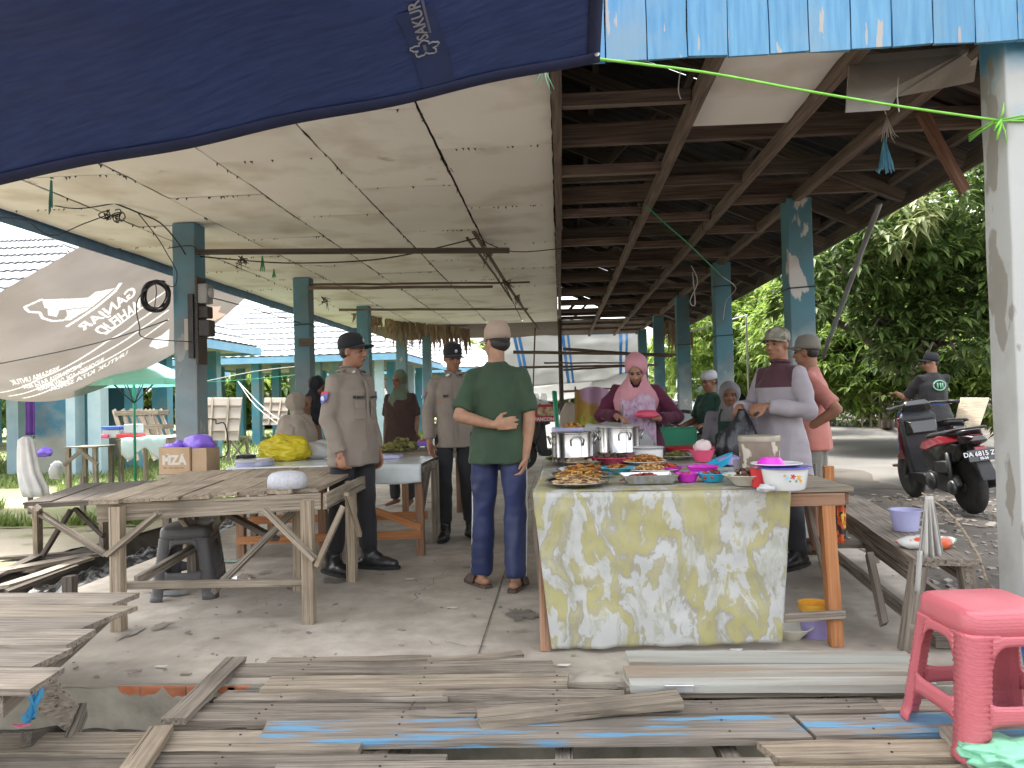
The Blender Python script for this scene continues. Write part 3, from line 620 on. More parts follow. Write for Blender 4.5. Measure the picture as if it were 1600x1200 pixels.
mb.sheet(lambda u, v: V(-.128 - .012 * math.sin(v * 3) - .01 * math.sin(u * 23) * (1 - v), lerp(3.74, 5.78, u), lerp(.60 + .05 * math.sin(u * 5), .748, v)), 40, 6)
mb.sheet(lambda u, v: V(lerp(-.128, 1.33, u), lerp(5.31, 5.80, v), .750), 30, 6)
tag(mb.build('tablecloth', stripe, smooth=True, solid=.003), 'dull green striped oilcloth under the steel pots at the stall back', 'tablecloth')
# --- plastic covered long table behind the officers
T = empty('long_table', (-1.8, 7.0, 0), 0, 'long wooden table under white plastic sheet behind the left officer', 'table')
z = .69; LX0, LX1, LY0, LY1 = -2.62, -1.06, 5.95, 8.35
boards(T, V(LX0, LY0, z), V(LX1, LY0, z), V(LX0, 6.75, z), V(LX1, 6.75, z), 4, .022, wood_grey, 'X', .006); boards(T, V(-1.75, 6.755, z), V(LX1, 6.755, z), V(-1.75, LY1, z), V(LX1, LY1, z), 8, .022, wood_grey, 'X', .006)
for x, y, m in ((LX1 - .06, LY0 + .03, wood_brown), (LX0 + .06, LY0 + .04, wood_brown), (LX1 - .05, LY1 - .1, wood_brown), (LX0 + .05, 6.66, wood_brown), (-1.7, LY1 - .1, wood_brown), (LX1 - .02, 6.5, wood_grey), (-1.9, LY0 + .05, wood_brown)): leg(T, V(x, y, .68), V(x, y, 0), .06, m)
bar(T, V(LX0 + .05, LY0 + .0, .14), V(LX1 - .05, LY0 + .0, .17), .06, .03, wood_orange, 'rail'); bar(T, V(LX0 + .05, LY0 + .25, .26), V(LX1 - .05, LY0 + .25, .28), .06, .03, wood_orange, 'rail')
bar(T, V(-1.75, LY0 + .2, .42), V(LX1 - .05, LY0 + .0, .22), .05, .03, wood_orange, 'rail'); bar(T, V(LX1 - .02, LY0, .66), V(LX1 - .02, LY1, .66), .05, .03, wood_grey, 'apron')
bar(T, V(LX1 + .03, LY0 - .06, .70), V(LX1 - .1, LY0 + .2, .2), .05, .04, wood_dark, up=(0, 1, 0))
sheet_m = M('white_plastic_sheet', (.60, .66, .68), (.72, .78, .79), scale=5, rough=.25, bump=.25, bscale=6, c3=(.45, .42, .62), s3=2.0, t3=.62, e3=.06, coat=.3)
mb = MB()
def psheet(u, v):
    x = lerp(LX0 - .03, LX1 - .03, u)
    if v < .3: t = v / .3; return V(x, LY0 - .035 - .012 * math.sin(u * 21) * (1 - t), lerp(.575 + .012 * math.sin(u * 13), .715, t))
    t = (v - .3) / .7; return V(x, lerp(LY0 - .03, 6.73, t), .717 + .004 * noise.noise((u * 18, t * 9, 3)))
mb.sheet(psheet, 70, 26)
tag(mb.build('plastic_sheet', sheet_m, smooth=True, solid=.002), 'shiny white plastic sheet over the near end of the long table', 'sheet')
# --- long low bench on the right
T = empty('wooden_bench', gz(1400, 960), 0, 'long grey wooden bench with splayed legs between column and stall', 'bench')
N0, F0 = V(1.70, 3.56, .42), V(2.02, 5.75, .42)
plank('seat', N0, F0, .26, .03, wood_grey, T, seg=6); bar(T, N0 + V(-.11, .02, -.06), F0 + V(-.11, 0, -.06), .09, .025, wood_grey, 'apron'); bar(T, N0 + V(.11, .02, -.06), F0 + V(.11, 0, -.06), .09, .025, wood_grey, 'apron')
for y, s in ((3.62, 0), (5.5, 1)):
    c = lerp(N0, F0, (y - 3.56) / 2.19)
    leg(T, V(c.x - .10, y, .40), V(c.x - .16, y + .02, 0), .06, wood_grey); leg(T, V(c.x + .10, y, .40), V(c.x + .17, y + .02, -.02), .06, wood_grey)
    bar(T, V(c.x - .15, y, .13), V(c.x + .15, y, .13), .05, .03, wood_grey, 'rail')
bar(T, V(1.62, 3.6, .12), V(1.80, 5.6, .14), .06, .03, wood_grey, 'rail'); bar(T, V(1.90, 3.6, .10), V(2.1, 5.6, .14), .06, .03, wood_grey, 'rail'); bar(T, at(1358, 865, 3.9), at(1382, 975, 3.66), .035, .03, wood_dark, up=(0, 1, 0))
plank('offcut', gz(1458, 1010) + V(0, 0, .03), gz(1510, 1012) + V(0, 0, .03), .08, .05, wood_grey)
tag(bpy.data.objects['offcut'], 'short timber offcut lying on the slab beside the bench', 'timber')

# ================================================================== PLANK WALKWAY over the drain
W = empty('plank_walkway', (0, 2.8, -.02), 0, 'walkway of loose weathered planks bridging the drain in front', 'walkway')
rnd = random.Random(11)
nails = MB()
jo = [(-1.18), (-.62), (-.05), (.55), (1.05), (1.6)]
def wp(x0, y0, x1, y1, wpx, m, z=.0, t=.028, lift=0, nm='walkway_plank'):
    a, b = gz(x0, y0, z), gz(x1, y1, z + lift); c = (a.y + b.y) / 2
    wd = .75 * wpx * c * c / (FPX * (CAM_Z - z)); b.z = z + lift
    for x in jo:
        if min(a.x, b.x) + .03 < x < max(a.x, b.x) - .03:
            q = lerp(a, b, (x - a.x) / (b.x - a.x))
            for s_ in (-.25, .25): nails.lathe([(.001, 0), (.0045, 0), (.0045, .002), (.001, .0025)], 8, (x + rnd.uniform(-.012, .012), q.y + s_ * wd, q.z + t / 2 + .0012))
    return plank(nm, a, b, wd, t, m, W, seg=5, jit=.004, ends=.018, rnd=rnd)
jo = [(-1.18), (-.62), (-.05), (.55), (1.05), (1.6)]
for x in jo: plank('joist', (x, 1.3, -.055), (x + rnd.uniform(-.05, .05), 3.22, -.06), .06, .06, wood_grey, W, seg=3)
wp(418, 1036, 675, 1031, 9, wood_pale, .0); wp(672, 1034, 812, 1024, 7, wood_pale, .005)
wp(365, 1049, 868, 1043, 20, wood_grey, .008); wp(410, 1072, 886, 1066, 27, wood_pale, .012)
wp(870, 1046, 975, 1050, 26, wood_grey, -.02); wp(880, 1072, 962, 1074, 20, wood_grey, -.025)
wp(345, 1092, 700, 1088, 20, wood_grey, -.004); wp(700, 1086, 980, 1089, 16, wood_grey, .0, lift=.01)
wp(335, 1098, 760, 1103, 9, wood_dark, -.022); wp(300, 1111, 745, 1111, 18, wood_grey, -.012)
wp(280, 1126, 742, 1122, 22, wood_grey, .0); wp(660, 1112, 975, 1098, 14, wood_grey, .0)
wp(752, 1124, 1062, 1092, 26, wood_pale, .035, lift=.02)
wp(948, 1112, 1375, 1105, 26, wood_grey, .005); wp(1375, 1107, 1680, 1104, 24, wood_grey, .0)
wp(410, 1149, 1250, 1139, 46, wood_old_blue, .012); wp(1255, 1140, 1690, 1128, 40, wood_old_blue, .01)
wp(-60, 1168, 570, 1160, 44, wood_pale, .01); wp(560, 1172, 610, 1172, 20, wood_pale, -.03)
wp(1200, 1178, 1700, 1172, 34, wood_tan, .012); wp(-100, 1197, 700, 1194, 26, wood_grey, .0, nm='walkway_plank')
wp(430, 1215, 1210, 1206, 46, wood_old_blue if 0 else wood_grey, .012); wp(1200, 1222, 1750, 1216, 44, wood_tan, .012); wp(-150, 1242, 560, 1236, 46, wood_grey, .012); wp(520, 1262, 1500, 1256, 44, wood_grey, .012)
plank('cross_plank', gz(370, 1030, .03), gz(270, 1128, .03), .09, .025, wood_grey, W, seg=3); plank('cross_plank', gz(252, 1140, .04), gz(168, 1260, .04), .085, .025, wood_tan, W, seg=3)
plank('cross_plank', gz(1480, 1140, .03), gz(1580, 1260, .03), .06, .03, wood_grey, W, seg=3)
tag(nails.build('nail_heads', M('rusty_nail', (.07, .05, .04), rough=.6, metal=.5), W, world=True), None, None, None, 'stuff')
# bundle of old painted door boards laid at the slab edge
D = empty('board_bundle', gz(1200, 1060), 0, 'stack of old white painted boards with steel hinge lying before the stall', 'boards')
def db(x0, y0, x1, y1, wd, z, m): 
    a, b = gz(x0, y0, z), gz(x1, y1, z); plank('painted_board', a, b, wd, .03, m, D, seg=4, jit=.003, ends=.01, rnd=rnd)
db(982, 1068, 1448, 1060, .19, .02, wood_white); db(982, 1031, 1430, 1032, .15, .06, wood_white); db(976, 1052, 1440, 1048, .09, .075, wood_white); db(985, 1070, 1450, 1068, .10, .055, wood_white); db(978, 1082, 1450, 1076, .055, .03, wood_grey)
steel = M('steel', (.55, .55, .55), (.7, .7, .7), scale=8, rough=.4, metal=.8)
c = at(1061, 1076, gz(1061, 1076, .06).y - .02); mb = MB().box(c, (.11, .004, .026)); mb.tube([c + V(-.055, -.004, .013), c + V(.055, -.004, .013)], .005, 8)
mb.build('hinge', steel, D, world=True)
# planks and debris dumped in the left drain
DR = empty('drain_planks', gz(80, 890, -.1), 0, 'loose rotten planks thrown across the open drain at left', 'planks')
for a, b, wd, m in (((0, 872), (160, 862), .09, wood_dark), ((-10, 895), (150, 866), .14, wood_grey), ((0, 918), (140, 872), .10, wood_pale), ((-20, 905), (60, 868), .09, wood_dark), ((10, 925), (120, 885), .05, wood_dark)):
    plank('plank', gz(*a, -.06), gz(*b, -.06), wd, .025, m, DR, seg=3, jit=.006, ends=.03, rnd=rnd)
litter = M('litter', (.06, .055, .05), (.42, .42, .42), scale=9, lo=.5, hi=.62, rough=.6, bump=.8, bscale=18, c3=(.10, .14, .06), s3=5, t3=.6)
mb = MB(); mb.sheet(lambda u, v: V(lerp(-4.3, -3.32, u), lerp(4.4, 9.4, v), -.20 + .07 * noise.noise((u * 8, v * 40, 0)) + .04 * noise.noise((u * 22, v * 90, 3)) - .1 * (2 * u - 1) ** 4), 40, 130)
tag(mb.build('drain_litter', litter), 'wet litter and sludge filling the open drain', 'litter', None, 'stuff')
# ================================================================== STALL GOODS
def plastic(name, c, rough=.35, **k): return M(name, c, tuple(min(1, x * 1.12 + .01) for x in c), scale=3, rough=rough, **k)
p_pink = plastic('pink_plastic', (.72, .09, .20)); p_mag = plastic('magenta_plastic', (.62, .03, .52)); p_cyan = plastic('cyan_plastic', (.02, .44, .70)); p_red = plastic('red_plastic', (.60, .03, .04)); p_blue = plastic('blue_plastic', (.03, .10, .48)); p_green = plastic('green_plastic', (.03, .30, .17)); p_purple = plastic('purple_film', (.22, .12, .62), .3); p_yellow = plastic('yellow_film', (.75, .62, .03), .35, transl=.25); p_white = plastic('white_film', (.55, .55, .56), .3, transl=.2); p_black = plastic('black_plastic', (.015, .015, .018), .3); p_teal = plastic('teal_plastic', (.03, .35, .35))
p_lilac = plastic('lilac_plastic', (.42, .36, .68), .3, transl=.2); enamel = plastic('white_enamel', (.76, .77, .76), .18, coat=.4); cream = plastic('cream_china', (.66, .65, .55), .25); rim_blue = plastic('enamel_rim', (.10, .10, .38), .25)
clear = M('clear_plastic', (.80, .83, .88), (.7, .75, .8), scale=4, rough=.15, alpha=.38, spec=.7)
clear_lilac = M('clear_lilac', (.62, .62, .88), (.55, .55, .85), scale=4, rough=.2, alpha=.62)
shiny = M('stainless', (.62, .61, .60), (.52, .51, .50), scale=2, rough=.22, metal=1.0)
foodm = {}
def food(k, a, b):
    m = M('food_' + k, a, b, scale=60, rough=.5, bump=.3); foodm[k] = m; N = m.node_tree.nodes; Lk = m.node_tree.links; bs = N['Principled BSDF']; src = bs.inputs['Base Color'].links[0].from_socket
    g_ = N.new('ShaderNodeNewGeometry'); r_ = N.new('ShaderNodeValToRGB'); r_.color_ramp.elements[0].color = (.35, .28, .25, 1); r_.color_ramp.elements[1].color = (1.5, 1.5, 1.4, 1); x_ = N.new('ShaderNodeMix'); x_.data_type = 'RGBA'; x_.blend_type = 'MULTIPLY'; x_.inputs[0].default_value = 1
    Lk.new(g_.outputs['Random Per Island'], r_.inputs[0]); Lk.new(src, x_.inputs[6]); Lk.new(r_.outputs[0], x_.inputs[7]); Lk.new(x_.outputs[2], bs.inputs['Base Color'])
food('white', (.60, .48, .30), (.42, .24, .11)); food('yellow', (.52, .31, .06), (.38, .16, .03)); food('brown', (.20, .075, .035), (.35, .15, .07)); food('orange', (.42, .15, .035), (.52, .25, .06)); food('red', (.42, .06, .03), (.30, .035, .02)); food('green', (.10, .13, .03), (.22, .20, .06)); food('mixed', (.58, .44, .20), (.45, .16, .04)); food('dark', (.085, .05, .035), (.16, .09, .06)); food('leaf', (.14, .16, .035), (.26, .24, .08))
TZ = .758
def lathe_thing(name, prof, c, m, label, cat, sx=1, sy=1, rz=0, group=None, n=28, tilt=0):
    return tag(MB().lathe(prof, n, sx=sx, sy=sy).build(name, m, None, Matrix.Translation(c) @ Matrix.Rotation(rz, 4, 'Z') @ Matrix.Rotation(tilt, 4, 'Y'), smooth=True, auto=35), label, cat, group)
def dish_prof(r, h, t=.004, base=.62): return [(0.001, 0), (r * base, 0), (r, h), (r + .006, h + .001), (r + .006, h + .004), (r - t, h + .002), (r * base - t * .5, t), (0.001, t)]
def heap(name, c, rx, ry, h, m, label, seed, n=60, s=.016, shape='chunk', cat='food'):
    mb = MB(); rn = random.Random(seed)
    mb.lathe([(.9, 0), (.82, h * .2), (.5, h * .5), (.01, h * .6)], 16, sx=rx, sy=ry)
    for _ in range(n):
        r_ = math.sqrt(rn.random()); a = rn.uniform(0, 6.283); z = h * (1 - r_ ** 2) * .9 + rn.uniform(0, .006); p = V(r_ * rx * math.cos(a), r_ * ry * math.sin(a), z)
        Mx = Matrix.Rotation(rn.uniform(0, 6), 3, 'Z') @ Matrix.Rotation(rn.uniform(-.7, .7), 3, 'X')
        s_ = s * rn.choice((.7, 1, 1.25))
        if shape == 'chunk': mb.ball(p, (s * rn.uniform(.5, 1.1), s * rn.uniform(.5, .9), s * rn.uniform(.4, .7)), 6, 4, Mx)
        elif shape == 'stick': d = Mx @ V(s * 1.6, 0, 0); mb.tube([p - d, p + V(0, 0, s * .3), p + d], s * .22, 5)
        else: mb.ball(p, (s * 1.3, s * 1.1, s * .18), 7, 4, Mx)
    return tag(mb.build(name, m, None, Matrix.Translation(c), smooth=True), label, cat, None, 'stuff')
def dish(px, py, wpx, ratio, h, m, dl, fk=None, fl=None, fh=.03, shape='chunk', s=.016, n=60, rz=0, z=TZ, name='serving_dish', cat='dish', base=.62, tilt=0):
    c = gz(px, py, z); r = wpx / 2 * c.y / FPX
    lathe_thing(name, dish_prof(r, h, base=base), c, m, dl, cat, 1, ratio, rz, tilt=tilt)
    if fk: heap('food_heap', c + V(0, 0, h * .55), r * .80, r * .80 * ratio, fh, foodm[fk], fl, int(px * 7 + py), n, s, shape)
    return c, r
dish(902, 757, 98, 1.15, .018, shiny, 'oval steel tray nearest the stall edge with pale fritters', 'white', 'pale fried fritters heaped on the front oval tray', .035, 'chip', .016, 70, base=.8)
dish(908, 746, 98, 1.1, .016, shiny, 'oval steel tray second from the stall edge', 'yellow', 'yellow fried strips on the second oval tray', .03, 'stick', .018, 60, base=.8)
dish(916, 737, 92, 1.1, .016, shiny, 'oval steel tray third from the stall edge', 'orange', 'reddish fritters on the third oval tray', .03, 'chip', .018, 50, base=.8)
dish(906, 727, 78, 1.1, .03, shiny, 'deep silver tray in front of the left steel pot', 'white', 'pale slices in the silver tray by the left pot', .02, 'chip', .015, 20, base=.75)
dish(957, 723, 74, 1.0, .04, p_pink, 'pink oval plastic tray in front of the right pot', 'dark', 'dark fried meat in the pink oval tray', .035, 'chunk', .02, 60, base=.7)
dish(965, 739, 50, 1.0, .03, p_cyan, 'blue plastic bowl with orange crackers behind the steel tray', 'orange', 'orange crackers in the blue bowl', .03, 'chip', .016, 50)
dish(1008, 725, 66, 1.0, .02, enamel, 'white plate of orange noodles below the enamel pot', 'orange', 'orange noodles on the white plate', .045, 'stick', .02, 90)
dish(1022, 738, 76, 1.0, .02, enamel, 'white plate of mixed yellow food behind the rectangular tray', 'mixed', 'mixed yellow and orange food behind the rectangular tray', .04, 'chunk', .017, 80)
dish(1058, 717, 54, 1.0, .022, cream, 'plate of green vegetables beside the enamel pot', 'green', 'dark green vegetables beside the enamel pot', .035, 'chunk', .02, 50)
dish(1046, 738, 40, 1.0, .03, p_mag, 'magenta bowl with reddish meat beside the mixed plate', 'red', 'reddish meat in the magenta bowl beside the mixed plate', .03, 'chunk', .018, 30)
c, r = dish(1098, 721, 38, 1, .075, p_pink, 'pink bowl holding crumpled napkins', None, cat='bowl', name='bowl', base=.6)
dish(1127, 728, 46, .9, .04, p_cyan, 'tilted cyan bowl leaning beside the napkin bowl', None, cat='bowl', name='bowl', base=.6, tilt=-.45)
dish(1098, 740, 48, 1, .04, p_mag, 'magenta bowl with lilac lining behind the small bowls', None, cat='bowl', name='bowl', base=.7)
dish(1074, 752, 36, 1, .04, p_mag, 'small magenta bowl at the stall edge', 'red', 'red sauce pieces in the small magenta bowl', .02, 'chunk', .014, 16, cat='bowl', name='bowl', base=.7)
dish(1113, 752, 44, 1, .04, p_cyan, 'small cyan bowl with dark red meat at the stall edge', 'red', 'dark red meat in the small cyan bowl', .03, 'chunk', .02, 20, cat='bowl', name='bowl', base=.6)
dish(1165, 758, 66, 1, .05, cream, 'cream china bowl with dark fried fish by the tin', 'dark', 'dark fried fish in the cream bowl', .05, 'chunk', .022, 24, cat='bowl', name='bowl', base=.45)
dish(1128, 741, 30, 1, .01, p_white, 'crumpled clear food wrapper beside the small cyan bowl', 'leaf', 'leaf scraps on the wrapper beside the small cyan bowl', .008, 'chip', .014, 10, name='wrapper', cat='wrapper', base=.8)
# rectangular steel tray
c = gz(1016, 757, TZ); mb = MB(); L_, Wd, H_ = .28, .20, .045
o0 = [(-L_/2+.03, -Wd/2+.02, 0), (L_/2-.03, -Wd/2+.02, 0), (L_/2-.03, Wd/2-.02, 0), (-L_/2+.03, Wd/2-.02, 0)]; o1 = [(-L_/2, -Wd/2, H_), (L_/2, -Wd/2, H_), (L_/2, Wd/2, H_), (-L_/2, Wd/2, H_)]
o2 = [(x * .96, y * .95, H_ + .002) for x, y, _ in o1]; o3 = [(x * .96, y * .95, .006) for x, y, _ in o0]
mb.add(o0 + o1 + o2 + o3, [(3, 2, 1, 0), (12, 13, 14, 15)] + [(k * 4 + i, k * 4 + (i + 1) % 4, k * 4 + 4 + (i + 1) % 4, k * 4 + 4 + i) for k in range(3) for i in range(4)])
tag(mb.build('serving_tray', shiny, None, Matrix.Translation(c + V(0, .09, 0)) @ Matrix.Rotation(R(3), 4, 'Z'), bevel=.006), 'rectangular steel tray with red chillies at the stall edge', 'tray')
heap('food_heap', c + V(-.02, .09, .008), .10, .07, .035, foodm['red'], 'red chillies in the rectangular steel tray', 31, 40, .018, 'stick')
heap('banana_leaf', gz(892, 716, TZ) + V(0, .0, .0), .14, .06, .05, foodm['leaf'], 'folded green banana leaves in front of the left pot', 13, 24, .045, 'chip', 'leaves')
# pots
def pot(px, py, wpx, h, label):
    c = gz(px, py, TZ); r = wpx / 2 * c.y / FPX; e = empty('stock_pot', c, 0, label, 'pot')
    MB().lathe([(.001, 0), (r * .97, 0), (r, .01), (r, .045), (r * 1.012, .048), (r * 1.012, .052), (r, .055), (r, h - .004), (r * 1.04, h), (r * 1.04, h + .005), (r * .97, h + .003), (r * .96, .02), (.001, .015)], 40).build('pot_body', shiny, e, smooth=True, auto=40)
    for a in (-90, 0, 180):
        d = Matrix.Rotation(R(a + 12), 3, 'Z'); pts = [d @ V(r + .002, -.04, h * .62), d @ V(r + .012, -.045, h * .8), d @ V(r + .026, -.028, h * .9), d @ V(r + .026, .028, h * .9), d @ V(r + .012, .045, h * .8), d @ V(r + .002, .04, h * .62)]
        MB().tube(pts, .006, 8).build('handle', shiny, e, smooth=True)
    return c, r
pot(895, 724, 64, .205, 'tall stainless stock pot on the left of the stall'); pc, pr = pot(967, 716, 66, .22, 'tall stainless stock pot the woman in pink ladles from')
MB().lathe([(.001, 0), (pr * .95, 0), (pr * .95, .004), (.001, .006)], 24).build('broth', M('broth', (.42, .24, .08), (.5, .3, .1), rough=.2), None, Matrix.Translation(pc + V(0, 0, .17)))
tag(bpy.data.objects['broth'], 'yellow brown broth inside the right stock pot', 'broth')
tag(MB().box((0, 0, 0), (.22, .16, .03)).build('food_box', clear_lilac, None, Matrix.Translation(gz(893, 724, TZ) + V(-.02, .02, .228)), bevel=.01), 'clear food box set on top of the left pot', 'box'); heap('food_heap', gz(893, 724, TZ) + V(.02, .03, .243), .07, .05, .03, foodm['yellow'], 'brown fried snacks in the box on the left pot', 51, 24, .016)
# white enamel pot, tin, basin
c = gz(1014, 722, TZ); e = empty('enamel_pot', c, 0, 'small white enamel pot with lid among the dishes', 'pot'); MB().lathe([(.001, 0), (.085, 0), (.095, .02), (.095, .085), (.10, .09), (.10, .093), (.001, .094)], 32).build('pot_body', enamel, e, smooth=True, auto=35); MB().lathe([(.001, .094), (.104, .094), (.106, .099), (.09, .106), (.001, .112)], 32).build('lid', enamel, e, smooth=True, auto=35); MB().lathe([(.1045, .0935), (.1075, .0945), (.1075, .0975), (.1045, .0985)], 32).build('rim', M('dark_rim', (.05, .06, .12), rough=.3), e, smooth=True)
tin_m = M('peeling_tin', (.17, .125, .09), (.24, .19, .15), scale=6, rough=.55, metal=.2, bump=.2, c3=(.58, .52, .45), s3=20, t3=.56, e3=.03, stretch3=(1, 1, .5))
c = gz(1193, 752, TZ) + V(0, .06, 0); e = empty('biscuit_tin', c, 0, 'tall peeling biscuit tin standing behind the enamel basin', 'tin'); MB().lathe([(.001, 0), (.098, 0), (.1, .005), (.1, .20), (.001, .2)], 32).build('tin_body', tin_m, e, smooth=True, auto=35); MB().lathe([(.001, .2), (.102, .198), (.104, .205), (.104, .222), (.10, .226), (.001, .224)], 32).build('lid', M('tin_lid', (.5, .46, .38), (.35, .30, .24), scale=6, rough=.4, metal=.4), e, smooth=True, auto=35)
c = gz(1232, 766, TZ) + V(0, .05, 0); e = empty('enamel_basin', c, 0, 'white enamel basin with painted flowers and blue rim', 'basin')
MB().lathe([(.001, 0), (.082, 0), (.09, .008), (.104, .095), (.118, .098), (.118, .101), (.10, .1), (.086, .012), (.001, .008)], 36).build('basin_body', enamel, e, smooth=True, auto=40); MB().lathe([(.1135, .0965), (.1205, .0975), (.1205, .1015), (.1135, .103)], 36).build('rim', rim_blue, e, smooth=True)
def petal_decal(a, z, r, m, n=5, nm='painted_flower'):
    mb = MB(); rb = .09 + (z - .008) / .087 * .014 + .0012; vs = [(0, 0)]
    for j in range(30): t = 2 * math.pi * j / 30; k = r * (.72 + .28 * math.cos(n * t)); vs.append((k * math.cos(t), k * math.sin(t)))
    P = [(rb * math.cos(a + x / rb), rb * math.sin(a + x / rb), z + y) for x, y in vs]
    return mb.add(P, [(0, 1 + j, 1 + (j + 1) % 30) for j in range(30)]).build(nm, m, e)
for a, z, r, cc in ((-85, .066, .014, (.65, .04, .05)), (-68, .062, .014, (.75, .42, .03)), (-100, .06, .012, (.35, .62, .75)), (-76, .045, .007, (.1, .32, .1)), (-62, .045, .01, (.75, .42, .03)), (-93, .045, .006, (.1, .32, .1)), (-106, .07, .007, (.75, .42, .03))): petal_decal(R(a), z, r, M('decal', cc, rough=.3))
lathe_thing('bowl', dish_prof(.07, .035), c + V(-.045, .06, .14), p_mag, 'upturned magenta bowl lying on the enamel basin', 'bowl', tilt=math.pi)
lathe_thing('plate', dish_prof(.11, .012, base=.7), c + V(-.03, .02, .103), enamel, 'white plate covering the enamel basin', 'plate')
c = gz(1190, 762, TZ); lathe_thing('cup', [(.001, 0), (.032, 0), (.042, .085), (.001, .085)], c + V(0, .04, 0), p_red, 'red plastic beaker between tin and basin', 'cup')
c = gz(1158, 746, TZ); lathe_thing('cutlery_cup', [(.001, 0), (.03, 0), (.032, .09), (.028, .09), (.026, .01), (.001, .01)], c + V(0, .03, 0), plastic('grey_cup', (.25, .23, .26)), 'grey cutlery cup left of the peeling tin', 'cup')
def crumple(name, c, r, m, label, cat, seed=0, sq=(1, 1, .7), k=6, amp=.35, kind=None, sub=3):
    bm = bmesh.new(); bmesh.ops.create_icosphere(bm, subdivisions=sub, radius=1)
    for v in bm.verts:
        n_ = v.co.normalized(); d = 1 + amp * (noise.noise(n_ * 1.7 + V(seed, seed * 2, 0)) + .9 * (.3 - abs(noise.noise(n_ * 3.6 + V(seed * 3, 0, seed)))) + .55 * (.2 - abs(noise.noise(n_ * 8 + V(seed, 3, 1)))))
        v.co = Vector((n_.x * sq[0], n_.y * sq[1], n_.z * sq[2])) * d * r
        if v.co.z < -r * sq[2] * .75: v.co.z = -r * sq[2] * .75
    me = bpy.data.meshes.new(name); bm.to_mesh(me); bm.free(); me.materials.append(m); me.polygons.foreach_set('use_smooth', [True] * len(me.polygons))
    o = bpy.data.objects.new(name, me); col.objects.link(o); o.location = Vector(c) + V(0, 0, r * sq[2] * .75)
    return tag(o, label, cat, None, kind)
crumple('paper_ball', gz(1197, 768, TZ), .03, p_white, 'crumpled white tissue at the front edge beside the basin', 'tissue', 2, (1.3, .8, .6)); crumple('napkins', gz(1098, 721, TZ) + V(0, 0, .05), .055, M('napkin', (.75, .62, .60), rough=.9), 'pale pink napkins bunched in the pink bowl', 'napkins', 5, (1, .8, 1.0))
crumple('plastic_bag', gz(1140, 727, TZ), .07, p_lilac, 'lilac plastic bag left of the peeling tin', 'bag', 8, (1, 1, .5)); crumple('plastic_bag', V(.36, 5.72, .755), .16, p_white, 'clear white plastic bags between the two steel pots', 'bag', 9, (1.9, .6, .9)); crumple('plastic_bag', V(.10, 5.74, .755), .11, clear_lilac, 'pale teal plastic bag behind the left pot', 'bag', 12, (1.2, .7, 1.2))
# side table right of the vendor with red rimmed basin
T = empty('side_table', (1.0, 6.35, 0), 0, 'low side table with lilac cloth right of the vendor', 'table')
boards(T, V(.78, 6.05, .66), V(1.55, 6.05, .66), V(.78, 6.6, .66), V(1.55, 6.6, .66), 5, .02, wood_pale, 'X'); [leg(T, V(x, y, .65), V(x, y, 0), .05, wood_brown) for x in (.82, 1.5) for y in (6.1, 6.55)]
MB().sheet(lambda u, v: V(lerp(.76, 1.56, u), 6.03 + .006 * math.sin(u * 30), lerp(.5, .675, v)), 30, 4).build('table_skirt', M('lilac_cloth', (.33, .30, .36), (.42, .38, .44), scale=4, rough=.6), T, solid=.003, world=True)
e = empty('food_basin', (1.02, 6.25, .675), 0, 'wide clear basin with red rim beside the vendor', 'basin'); MB().lathe([(.001, 0), (.18, 0), (.2, .09), (.195, .09), (.175, .006), (.001, .006)], 32).build('basin_body', clear_lilac, e, smooth=True); MB().lathe([(.195, .088), (.22, .088), (.222, .108), (.195, .112)], 32).build('rim', p_red, e, smooth=True)
heap('food_heap', V(1.02, 6.25, .685), .16, .16, .08, foodm['green'], 'green vegetables inside the red rimmed basin', 77, 50, .03)
tag(MB().box((0, 0, .14), (.42, .3, .28)).build('cool_box', p_green, None, Matrix.Translation((1.02, 7.2, .62)), bevel=.02), 'green plastic cool box behind the vendor', 'box')
tag(MB().box((0, 0, .31), (.5, .4, .62)).build('crate_stand', wood_brown, None, Matrix.Translation((1.02, 7.2, 0)), bevel=.005), 'brown wooden stand under the green cool box', 'stand')
# under the stall
c = gz(1238, 1000); lathe_thing('bowl', dish_prof(.105, .06, base=.45), c + V(0, .03, .0), cream, 'cream bowl on the floor under the stall corner', 'bowl'); lathe_thing('plate', dish_prof(.09, .02, base=.6), gz(1222, 975), enamel, 'white plate on the floor behind the cream bowl', 'plate')
c = gz(1280, 1000); e = empty('plastic_bucket', c + V(0, .06, 0), 0, 'lilac plastic bucket with yellow top under the stall', 'bucket'); MB().lathe([(.001, 0), (.06, 0), (.072, .13), (.001, .13)], 24).build('bucket_body', p_lilac, e, smooth=True, auto=35); MB().lathe([(.0725, .13), (.075, .13), (.077, .165), (.07, .165), (.068, .135), (.001, .132)], 24).build('bucket_rim', plastic('yellow_p', (.72, .38, .04)), e, smooth=True, auto=35)
mb = MB(); p = at(1312, 790, 3.72); mb.sheet(lambda u, v: at(lerp(1308, 1322, u), lerp(788, 848, v), 3.76) + V(0, .012 * math.sin(u * 9), 0), 8, 12); tag(mb.build('hanging_cloth', M('batik', (.03, .025, .025), (.55, .10, .03), c3=(.75, .45, .05), scale=24, lo=.48, hi=.52, s3=20, t3=.58), solid=.004, smooth=True), 'black and orange batik cloth hanging by the stall leg', 'cloth')
